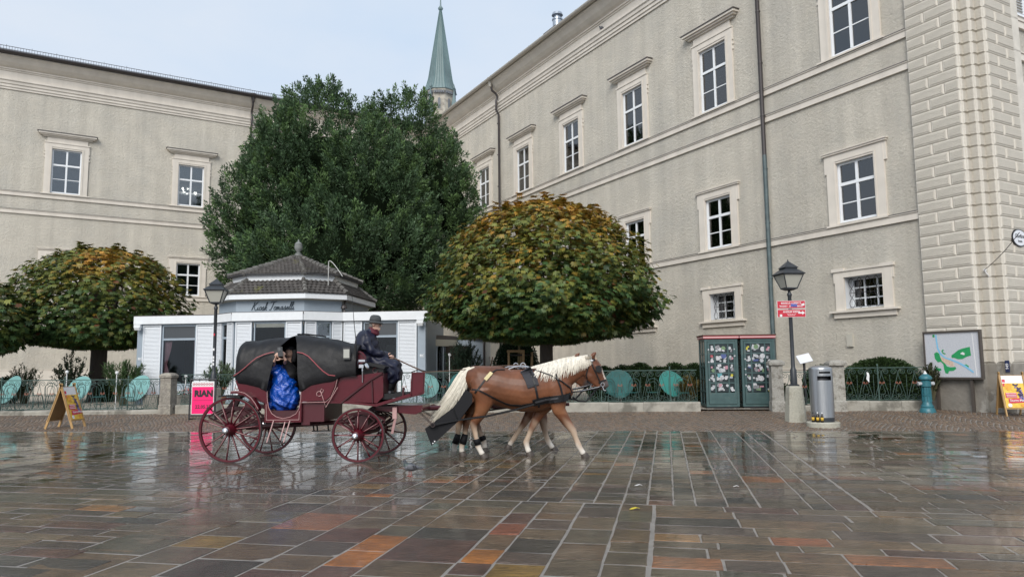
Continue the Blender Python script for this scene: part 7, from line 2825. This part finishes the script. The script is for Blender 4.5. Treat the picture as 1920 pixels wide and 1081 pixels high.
HIND = {'near': [(905, 735, .15, 26), (907, 758, .115, 17.5), (898, 780, .075, 10.8), (886.5, 798, .052, 7.6), (889.5, 811, .036, 5.2), (892, 823, .033, 4.6), (895, 836, .041, 6.0), (899.5, 845, .038, 5.0), (902.5, 850, .045, 5.6)],
        'back': [(900, 737, .14, 25), (893, 760, .11, 17), (882, 780, .075, 10.5), (871.5, 797, .052, 7.4), (870, 811, .036, 5.2), (868, 824, .033, 4.8), (864, 837, .041, 6.0), (862.5, 845, .038, 5.0), (863.5, 849, .045, 5.6)],
        'far': [(905, 737, .14, 25), (914, 760, .11, 17), (911, 780, .075, 10.5), (904.5, 793, .052, 7.4), (910, 806, .036, 5.0), (915, 818, .033, 4.6), (919, 828, .040, 5.6), (920, 835, .036, 4.8), (920.5, 839, .042, 5.2)]}
FORE = {'lead': [(1042, 748, .12, 18), (1044, 772, .09, 12.5), (1057, 792, .065, 9), (1069.5, 809, .052, 7), (1074, 822, .036, 4.8), (1078.5, 834, .040, 5.8), (1083.5, 843.5, .037, 5.0), (1087, 849, .045, 5.6)],
        'trail': [(1030, 752, .12, 18), (1013, 772, .09, 13), (1004, 788, .065, 9), (996, 803, .050, 7), (989, 819, .036, 4.8), (983.5, 832.5, .041, 6.2), (985.5, 843, .037, 5.0), (988, 849, .045, 5.6)],
        'lift': [(1028, 752, .12, 18), (1012, 770, .09, 12), (1000, 784, .062, 8.6), (992.5, 796, .048, 6.6), (982, 811, .034, 4.6), (974, 823, .038, 5.2), (969, 830, .034, 4.6), (966.5, 834, .04, 5.0)],
        'mid': [(1036, 752, .12, 18), (1028, 775, .088, 12), (1029, 792, .062, 8.6), (1031, 806, .048, 6.6), (1034, 820, .034, 4.6), (1038, 830.5, .039, 5.4), (1043, 838, .036, 4.8), (1046, 842, .043, 5.2)]}

def horse(label, Y, dx, hind, fore, head_dx=0.0, harness=True):
    """side-on draught pony walking to the right; legs: list of (pose, side)"""
    k = HS * Y / HY
    root = Vector((gp(980, HY) + dx, Y, 0))
    t = thing('horse', label, 'horse', root)
    g0 = 858.5 if Y < 13 else 848.5
    kk = k
    def P(px, py, y=0.0):
        gl = 858.2 - .011 * (px - 900)
        return Vector(((px - 980) * HS, y, (gl - py) * HS))
    if Y >= 13:      # photo pixels of the farther animal are smaller: measure with its own scale
        def P(px, py, y=0.0):
            gl = 848.6 - .011 * (px - 900)
            return Vector(((px - 980) * k, y, (gl - py) * k))
    def PB(px, py, y=0.0):
        gl = 858.2 - .011 * (px - 900)
        return Vector(((px - 980) * HS, y, (gl - py) * HS))
    mb = MB()
    s = HS
    def seg(tab, y=0.0, f=PB, sc=HS, n=16):
        limb(mb, [(f(a, b, y), w_, h_ * sc) for a, b, w_, h_ in tab], n)
    seg([(882, 719, .15, 22), (893, 715, .22, 25), (908, 721, .27, 32), (928, 727, .29, 37), (950, 732.5, .30, 36.5), (978, 736.5, .315, 39.5), (1003, 735, .30, 40.5), (1022, 731, .265, 38), (1040, 731, .225, 34), (1054, 737, .18, 25), (1062, 742, .13, 14)], n=22)
    hx = head_dx
    seg([(1018, 725, .17, 33), (1036, 717, .15, 31), (1055, 707, .115, 25.5), (1073, 697.5, .090, 21), (1088, 690, .078, 18), (1099 + hx, 685, .072, 15)], n=16)
    seg([(1099 + hx, 681, .075, 10.5), (1106 + hx, 687, .092, 15), (1112 + hx, 696, .090, 15.2), (1118 + hx, 706, .072, 12.2), (1124 + hx, 716, .060, 9.6), (1129 + hx, 724, .058, 8.8), (1132 + hx, 729, .052, 7.4)], n=16)
    seg([(1101 + hx, 699, .055, 12), (1106 + hx, 709, .068, 12), (1112 + hx, 718, .05, 8.5), (1120 + hx, 727, .036, 5.5), (1127 + hx, 732.5, .036, 4.6)], n=12)
    for sg in (-1, 1):
        seg([(1107 + hx, 676, .02, 4.2), (1110 + hx, 671, .03, 4.4), (1114 + hx, 666.5, .018, 2.6), (1116.5 + hx, 664, .006, 1.0)], sg * .055, n=10)
        limb(mb, [(PB(1114 + hx, 690, sg * .078), .022, .026), (PB(1116 + hx, 692, sg * .08), .022, .024)], 8)
        limb(mb, [(PB(1131 + hx, 724, sg * .034), .016, .018), (PB(1133 + hx, 726, sg * .034), .016, .018)], 8)
    # shoulders and haunches
    for sg in (-1, 1):
        seg([(1022, 712, .07, 22), (1034, 730, .10, 22), (1043, 748, .09, 17)], sg * .155, n=12)
        seg([(898, 712, .08, 20), (905, 726, .12, 24), (912, 744, .11, 19)], sg * .155, n=12)
    ends = []
    for tab, sd in [(HIND[p], sg) for p, sg in hind] + [(FORE[p], sg) for p, sg in fore]:
        n_ = len(tab)
        q = []
        for i, (a, b, w_, h_) in enumerate(tab):
            f, sc = (PB, HS) if i < 2 else (P, k)
            yy = sd * (.145 if i < 2 else .135)
            q.append((f(a, b, yy), w_ * (1.0 if i < 2 else 1.0), h_ * sc))
        limb(mb, q, 14)
        ends.append((q, sd))
    noise = np.random.default_rng(int(Y * 100))
    def tint(co):
        x, y, z = co[:, 0], co[:, 1], co[:, 2]
        body = np.array([.165, .064, .030])
        dark = np.array([.098, .036, .020])
        pale = np.array([.50, .38, .28])
        white = np.array([.70, .65, .58])
        t_ = np.clip((z - 1.05) / .45, 0, 1)[:, None]
        c = body * (1 - t_ * .55) + dark * t_ * .55
        mott = (.5 + .5 * np.sin(x * 6.1 + 2 * np.sin(z * 7)) * np.sin(z * 8.3 + 1.5 * np.sin(x * 5)))[:, None]
        dap = (np.sin(x * 41 + 3 * np.sin(z * 13)) * np.sin(z * 47 + 3 * np.sin(x * 17)) * np.clip((z - .75) / .2, 0, 1))[:, None]
        c = c * (.78 + .42 * mott + .10 * dap)
        lo = np.clip((.62 - z + .08 * np.sin(x * 23 + z * 17)) / .28, 0, 1)[:, None]
        c = c * (1 - lo) + pale * lo
        lo2 = np.clip((.24 - z + .03 * np.sin(x * 31)) / .12, 0, 1)[:, None]
        c = c * (1 - lo2) + white * lo2
        bel = np.clip((.92 - z) / .1, 0, 1)[:, None] * (z > .72)[:, None] * .35
        c = c * (1 - bel) + np.array([.30, .145, .07]) * bel
        mz = np.array(PB(1133 + hx, 728))
        dm = np.sqrt((x - mz[0]) ** 2 + (z - mz[2]) ** 2)
        m_ = np.clip((.13 - dm) / .06, 0, 1)[:, None]
        c = c * (1 - m_) + np.array([.10, .075, .07]) * m_
        a, b = np.array(PB(1112 + hx, 680)), np.array(PB(1131 + hx, 712))
        tt = np.clip(((x - a[0]) * (b[0] - a[0]) + (z - a[2]) * (b[2] - a[2])) / ((b[0] - a[0]) ** 2 + (b[2] - a[2]) ** 2), .0, 1)
        db = np.sqrt((x - a[0] - tt * (b[0] - a[0])) ** 2 + (z - a[2] - tt * (b[2] - a[2])) ** 2)
        bl_ = (np.clip((.05 - db) / .03, 0, 1) * (np.abs(y) < .045))[:, None]
        return c * (1 - bl_) + np.array([.60, .50, .42]) * bl_
    body = fuse('body', mb, M_horse, t, .0165, 4, tint)
    bvh = BVHTree.FromPolygons([tuple(v.co) for v in body.data.vertices], [tuple(p.vertices) for p in body.data.polygons])
    def onskin(p, side=-1, off=.012, fb=None):
        h = bvh.ray_cast(Vector((p.x, side * 1.2, p.z)), Vector((0, -side, 0)))
        if h[0] is None:
            return Vector((p.x, fb if fb is not None else side * .2, p.z)), Vector((0, side, 0))
        return h[0] + Vector((0, side * off, 0)), h[1]
    # hooves
    for q, sd in ends:
        e, pv = Vector(q[-1][0]), Vector(q[-2][0])
        d = (e - pv).normalized()
        tip = e + d * .055
        mbh = MB()
        M = Matrix.Translation(tip) @ Vector((0, 0, -1)).rotation_difference(d * .55 + Vector((.12, 0, -.6))).to_matrix().to_4x4()
        mbh.lathe([(.066, -.034), (.068, -.026), (.050, .042), (.03, .05)], 16, M=M, sx=1.12)
        mbh.build('hoof', M_hoof, t, auto=40)
    # eyes
    for sg in (-1, 1):
        mbh = MB(); mbh.lathe([(0, -.016), (.013, -.009), (.016, 0), (.013, .009), (0, .016)], 10, tuple(PB(1115.5 + hx, 692, sg * .098)))
        mbh.build('eye', M_blk, t, smooth=True)
    # mane: locks falling from the crest to the near side
    rs = np.random.default_rng(31)
    V, F, T = [], [], []
    def lock(pts, wd, c):
        n = len(V)
        for i, p in enumerate(pts):
            tn = (pts[min(i + 1, len(pts) - 1)] - pts[max(i - 1, 0)]).normalized()
            sd = tn.cross(Vector((0, 1, 0)))
            sd = sd.normalized() if sd.length > 1e-4 else Vector((1, 0, 0))
            w_ = wd * (1 - (i / (len(pts) - 1)) ** 2 * .85)
            V.append(tuple(p + sd * w_ / 2)); V.append(tuple(p - sd * w_ / 2 + Vector((0, .004, 0))))
        for i in range(len(pts) - 1):
            F.append((n + 2 * i, n + 2 * i + 1, n + 2 * i + 3, n + 2 * i + 2)); T.append(c)
    crest = [(1006, 692.5), (1020, 688), (1036, 684), (1052, 679.5), (1068, 675), (1084, 671.5), (1098, 669), (1106 + hx, 670)]
    for i in range(520):
        u = rs.uniform(0, len(crest) - 1.001)
        a = int(u); f = u - a
        cpx, cpy = crest[a][0] * (1 - f) + crest[a + 1][0] * f, crest[a][1] * (1 - f) + crest[a + 1][1] * f
        fr = u / (len(crest) - 1)
        if rs.uniform() > .25 + 1.1 * fr:
            continue
        ln = (9 + 24 * math.sin(PI * min(1, .12 + fr * .82)) ** .7) * rs.uniform(.55, 1.1)
        drift = -9 * (1 - fr) * rs.uniform(.3, 1.6) - 3 + rs.normal(0, 2)
        far_ = rs.uniform() < .12
        pts = []
        for j in range(6):
            s_ = j / 5
            q = PB(cpx + drift * s_ ** 1.2, cpy + 2 - 2.5 * math.sin(s_ * 2) * (1 - s_) + ln * s_ ** 1.15)
            if s_ < .12:
                pts.append(q + Vector((0, rs.normal(0, .012), .006)))
            else:
                w_, _ = onskin(q, -1 if not far_ else 1, .014 + rs.uniform(0, .022), None)
                if abs(w_.y) > .35: w_.y = -.1
                pts.append(Vector((q.x, w_.y, q.z)))
        lock(pts, rs.uniform(.010, .022), np.array([.74, .69, .59]) * rs.uniform(.78, 1.15))
    for i in range(60):
        q0 = PB(1108 + hx + rs.normal(0, 1.5), 671 + rs.normal(0, 1), rs.normal(0, .02))
        q1 = PB(1113 + hx + rs.normal(0, 2), 682 + rs.uniform(0, 8), rs.normal(0, .04) - .01)
        lock([q0, q0.lerp(q1, .4) + Vector((.02, 0, .01)), q1], .013, np.array([.6, .52, .4]) * rs.uniform(.8, 1.1))
    me = mesh_np('mane', np.array(V), np.array(F), M_mane, np.array(T))
    put('mane', me, t)['kind'] = 'stuff'
    V, F, T = [], [], []
    for i in range(560):
        r1, r2 = rs.uniform(-1, 1), rs.uniform(-1, 1)
        st = PB(887 + r1 * 7, 693.2 + abs(r1) * 2.5, r2 * .05)
        e_ = rs.uniform(0, 1) ** .8
        ex, ey = 812 + 55 * (1 - e_) + rs.normal(0, 3), 792 - 30 * (1 - e_) + rs.normal(0, 4)
        c1 = PB(873 + r1 * 7, 698 + rs.normal(0, 2), r2 * .07)
        c2 = PB(866 - 8 * e_ + r1 * 9, 735 + rs.normal(0, 5), r2 * .12)
        en = PB(ex, ey, r2 * .10)
        pts = []
        for j in range(8):
            s_ = j / 7
            b = (1 - s_)
            pts.append(st * b ** 3 + c1 * 3 * b * b * s_ + c2 * 3 * b * s_ * s_ + en * s_ ** 3)
        lock(pts, rs.uniform(.012, .024), np.array([.74, .69, .58]) * rs.uniform(.75, 1.15))
    put('tail', mesh_np('tail', np.array(V), np.array(F), M_mane, np.array(T)), t)['kind'] = 'stuff'
    if not harness:
        return t, bvh, PB, onskin
    # ---- harness drawn on the skin
    def strap(name, path, wd, m=M_leather, th=.010, side=-1, samples=None, fb=None, off=.010, par=None):
        pts = []
        for i in range(len(path) - 1):
            a, b = path[i], path[i + 1]
            n = max(2, int(math.hypot(a[0] - b[0], a[1] - b[1]) / 5))
            for j in range(n):
                f = j / n
                pts.append((a[0] + (b[0] - a[0]) * f, a[1] + (b[1] - a[1]) * f))
        pts.append(path[-1])
        P3, N3 = [], []
        for a, b in pts:
            q, nn = onskin(PB(a, b), side, off, fb)
            P3.append(q); N3.append(nn)
        rr = []
        for i, p in enumerate(P3):
            tn = (P3[min(i + 1, len(P3) - 1)] - P3[max(i - 1, 0)])
            tn = tn.normalized() if tn.length > 1e-6 else Vector((1, 0, 0))
            nn = N3[i]
            nn = (nn - tn * nn.dot(tn)).normalized()
            sd = tn.cross(nn)
            rr.append([p + sd * wd / 2 - nn * th * .5, p + sd * wd / 2 + nn * th * .5, p - sd * wd / 2 + nn * th * .5, p - sd * wd / 2 - nn * th * .5])
        mbs = MB(); mbs.loft(rr)
        return mbs.build(name, m, par or t)
    bc = strap('breast_collar', [(996, 758), (1018, 753), (1040, 750.5), (1058, 748), (1066, 745)], .115, th=.03, off=.016)
    strap('collar_stitching', [(1000, 757), (1020, 752), (1042, 749)], .03, mat('strap_edge', (.05, .05, .055), .35), th=.012, off=.04, par=bc)
    strap('trace', [(998, 758.5), (975, 763), (955, 762), (946, 759.5)], .034, off=.02)
    strap('breeching_strap', [(946, 759.5), (928, 751), (910, 741), (896, 734), (884, 734)], .026, off=.012)
    strap('hip_strap', [(890, 740), (897, 732), (908, 717)], .026)
    strap('hip_strap', [(920, 704), (930, 698), (945, 697.5)], .024)
    strap('hip_pad', [(909.5, 716), (921, 703)], .062, M_fleece, th=.026, off=.018)
    sd_ = strap('saddle_pad', [(983, 697), (988, 706), (993, 716), (997, 728)], .20, mat('saddle_felt', (.022, .022, .028), .7), th=.022, off=.014)
    strap('girth', [(990, 698), (997, 712), (1001, 730), (1005, 752), (1007, 766)], .034, off=.03)
    strap('neck_strap', [(1033, 690), (1037, 700), (1042, 716), (1047, 730), (1050, 744)], .030, off=.02)
    strap('side_rein', [(992, 696), (1010, 701), (1030, 708), (1050, 719), (1066, 731), (1069, 741)], .020, off=.024)
    strap('noseband', [(1119, 722), (1125, 718.5), (1133, 716.5)], .026)
    strap('cheek_strap', [(1106, 683), (1109, 694), (1115, 706), (1121, 719), (1125, 726)], .022)
    strap('brow_band', [(1103, 675.5), (1108, 678.5), (1113, 680)], .03)
    strap('throat_lash', [(1103, 678), (1100, 692), (1096, 708), (1098, 714)], .02)
    strap('crown_piece', [(1101, 672), (1100, 678), (1104, 684)], .05)
    mbh = MB()
    q, _ = onskin(PB(1106, 681), -1, .02)
    mbh.lathe([(.0, -.02), (.026, -.012), (.034, 0), (.026, .014), (0, .02)], 12, tuple(q)); mbh.build('white_rosette', M_wht, t, smooth=True)
    for sg in (-1, 1):
        mbh = MB()
        q, _ = onskin(PB(1119, 696), sg, .03)
        mbh.prism([(q.x + dx_, q.z + dz) for dx_, dz in ((-.055, -.03), (-.05, .045), (.0, .062), (.05, .04), (.055, -.03), (.03, -.06), (-.03, -.055))], q.y - .006, q.y + .006)
        mbh.build('blinker', M_leather, t)
        mbh = MB()
        q, _ = onskin(PB(1126, 725), sg, .02)
        mbh.tube([q + Vector((.03 * math.cos(a), 0, .034 * math.sin(a))) for a in np.linspace(0, 2 * PI, 13)[:-1]], .007, 6, closed=True)
        mbh.tube([q + Vector((.0, 0, -.03)), q + Vector((.015, sg * .01, -.09)), q + Vector((.05, sg * .02, -.10))], .006, 5)
        mbh.build('bit_ring', M_chrome, t)
    mbh = MB()
    a, b = onskin(PB(1067, 739), -1, .03)[0], onskin(PB(1124, 728), -1, .03)[0]
    mbh.tube([a, a.lerp(b, .5) + Vector((0, .02, -.008)), b], .009, 6)
    mbh.build('coupling_bar', M_chrome, t)
    mbh = MB()
    c_ = PB(1070, 748, -.10)
    mbh.tube([c_, PB(1080, 755, -.06), PB(1095, 756, -.03), PB(1103, 748, -.02), PB(1112, 737, -.03), b], .015, 6)
    mbh.tube([a, PB(1090, 737, -.12), PB(1112, 733, -.08), b], .010, 5)
    mbh.build('pole_strap', M_leather, t)
    # back ornaments: hames rings on the pad
    mbh = MB()
    q = PB(979, 695, -.03)
    mbh.tube([q + Vector((.04 * math.cos(a_), 0, .05 + .04 * math.sin(a_))) for a_ in np.linspace(0, 2 * PI, 13)[:-1]], .009, 6, closed=True)
    mbh.tube([PB(948, 698, -.05), PB(965, 692, -.06), q + Vector((0, 0, .04)), PB(990, 693, -.08)], .012, 6)
    mbh.lathe([(.03, 0), (.035, .03), (.02, .05)], 10, tuple(PB(985, 696, -.05)))
    mbh.build('terret_ring', M_chrome, t)
    # hind boots
    for q, sd in ends[:2]:
        a, b = Vector(q[5][0]), Vector(q[6][0])
        big = sd > 0
        mbh = MB()
        mbh.tube([a.lerp(b, -.5 if big else .05), a.lerp(b, .25), a.lerp(b, .85)], [.052, .062, .066] if big else [.054, .056, .058], 12)
        mbh.build('leg_boot', M_cover, t, smooth=True)
    return t, bvh, PB, onskin

h1_, bv1, PB1, os1 = horse('near chestnut horse with flaxen mane and tail, in black harness and blinkers', HY, 0, [('near', -1), ('back', 1)], [('lead', -1), ('trail', 1)])
h2_, bv2, PB2, os2 = horse('far chestnut horse mostly hidden behind its team mate', 13.42, -.12, [('far', -1), ('back', 1)], [('mid', 1), ('lift', -1)], head_dx=-10)
# trace running back to the carriage, and the dung apron under the tail
tr = thing('trace_lines', 'long dark traces running from the near horse back to the carriage chains', 'harness', h1_.location)
mb = MB()
pts = [PB1(998, 760, -.33), PB1(961, 770, -.34), PB1(912, 781, -.33), PB1(861, 788, -.33), PB1(830, 794, -.35), PB1(808, 799, -.36)]
mb.tube(pts, [.018] * 6, 6); mb.tube([PB1(961, 768, .33), PB1(912, 775, .33), PB1(808, 789, .3)], .016, 6)
mb.build('trace', M_leather, tr)
ap = thing('tail_apron', 'black canvas dung apron slung behind the near horse tail', 'apron', h1_.location)
poly = [(874, 733), (886, 742), (886, 757), (862, 789), (812, 834), (800, 804), (851, 766), (862, 752)]
mb = MB()
for y in (-.30, .28):
    mb.prism([(PB1(a, b).x, PB1(a, b).z) for a, b in poly], y - .006, y + .006)
lo = [(886, 757), (862, 789), (836, 812), (812, 834)]
lo2 = [(812, 834), (806, 819), (800, 804)]
for path in (lo, lo2):
    mb.loft([[PB1(a, b, -.30), PB1(a, b, .28), PB1(a + 1.2, b - 1.2, .28), PB1(a + 1.2, b - 1.2, -.30)] for a, b in path])
mb.build('apron_sheet', M_cover, ap)
mb = MB()
mb.tube([PB1(851, 767, -.31), PB1(855, 778, -.312), PB1(860, 789, -.31)], .011, 5)
mb.build('apron_strap', M_leather, ap)
for a, b in ((814.5, 828.5), (817.5, 825)):
    q = PB1(a, b, -.308)
    mb = MB()
    mb.tube([q + Vector((.013 * math.cos(t_), 0, .013 * math.sin(t_))) for t_ in np.linspace(0, 2 * PI, 11)[:-1]], .004, 5, closed=True)
    mb.build('eyelet', M_chrome, ap)

# ================================================================== pigeons
M_feather = mat('pigeon_feathers', rough=.5, tint=True, var=.2, vscale=60)
def pigeon(label, loc, rz, s=1.0):
    t = thing('pigeon', label, 'pigeon', loc, rz, None)
    mb = MB()
    limb(mb, [((-.045, 0, .165), .022, .020), ((-.04, 0, .14), .026, .028), ((-.02, 0, .115), .042, .045), ((.02, 0, .105), .050, .050), (( .06, 0, .098), .042, .036), ((.105, 0, .092), .026, .016), ((.165, 0, .086), .026, .006)], 14)
    limb(mb, [((-.048, 0, .178), .019, .019), ((-.056, 0, .182), .017, .016)], 10)
    limb(mb, [((-.07, 0, .178), .006, .005), ((-.086, 0, .172), .003, .003)], 6)
    def tint(co):
        x, z = co[:, 0], co[:, 2]
        c = np.tile(np.array([.16, .165, .19]), (len(co), 1))
        c[(z > .135)] = [.045, .055, .065]
        c[(z > .12) & (z <= .15) & (x < 0)] = [.05, .075, .07]
        c[(x > .10)] = [.055, .06, .07]
        return c
    fuse('body', mb, M_feather, t, .005, 2, tint)
    for sg in (-1, 1):
        mb = MB()
        limb(mb, [((-.015, sg * .044, .118), .010, .030), ((.03, sg * .05, .112), .010, .036), ((.08, sg * .036, .100), .008, .022), ((.125, sg * .016, .094), .005, .008)], 10)
        w_ = mb.build('wing', mat('pigeon_wing', (.11, .115, .13), .5), t, smooth=True)
        mb = MB()
        for x in (.045, .068):
            mb.tube([(x, sg * .0585, .132), (x + .012, sg * .056, .112), (x + .016, sg * .045, .090)], .0055, 5)
        mb.build('wing_bar', M_blk, w_)
        mb = MB()
        x0 = .012 - sg * .012
        mb.tube([(x0, sg * .018, .065), (x0 + .004, sg * .018, .03), (x0, sg * .018, .006)], .005, 6)
        for a in (-.5, 0, .5, PI):
            mb.tube([(x0, sg * .018, .005), (x0 - .026 * math.cos(a), sg * .018 + .026 * math.sin(a), .003)], .003, 5)
        mb.build('leg', mat('pigeon_leg', (.30, .09, .07), .6), t)
        mb = MB(); mb.lathe([(0, -.003), (.003, 0), (0, .003)], 6, (-.056, sg * .0165, .185)); mb.build('eye', mat('pigeon_eye', (.5, .16, .02), .3), t)
    t.scale = (s, s, s)
    return t
pigeon('grey pigeon standing on the wet slabs in front of the carriage', (-1.49, 10.51, .003), R(8), 1.22)
q = rw(15.0, .10, 17.60)
pigeon('pigeon sitting high on the cornice ledge of the right palace wing', (q.x, q.y, q.z), R(-30), 1.5)
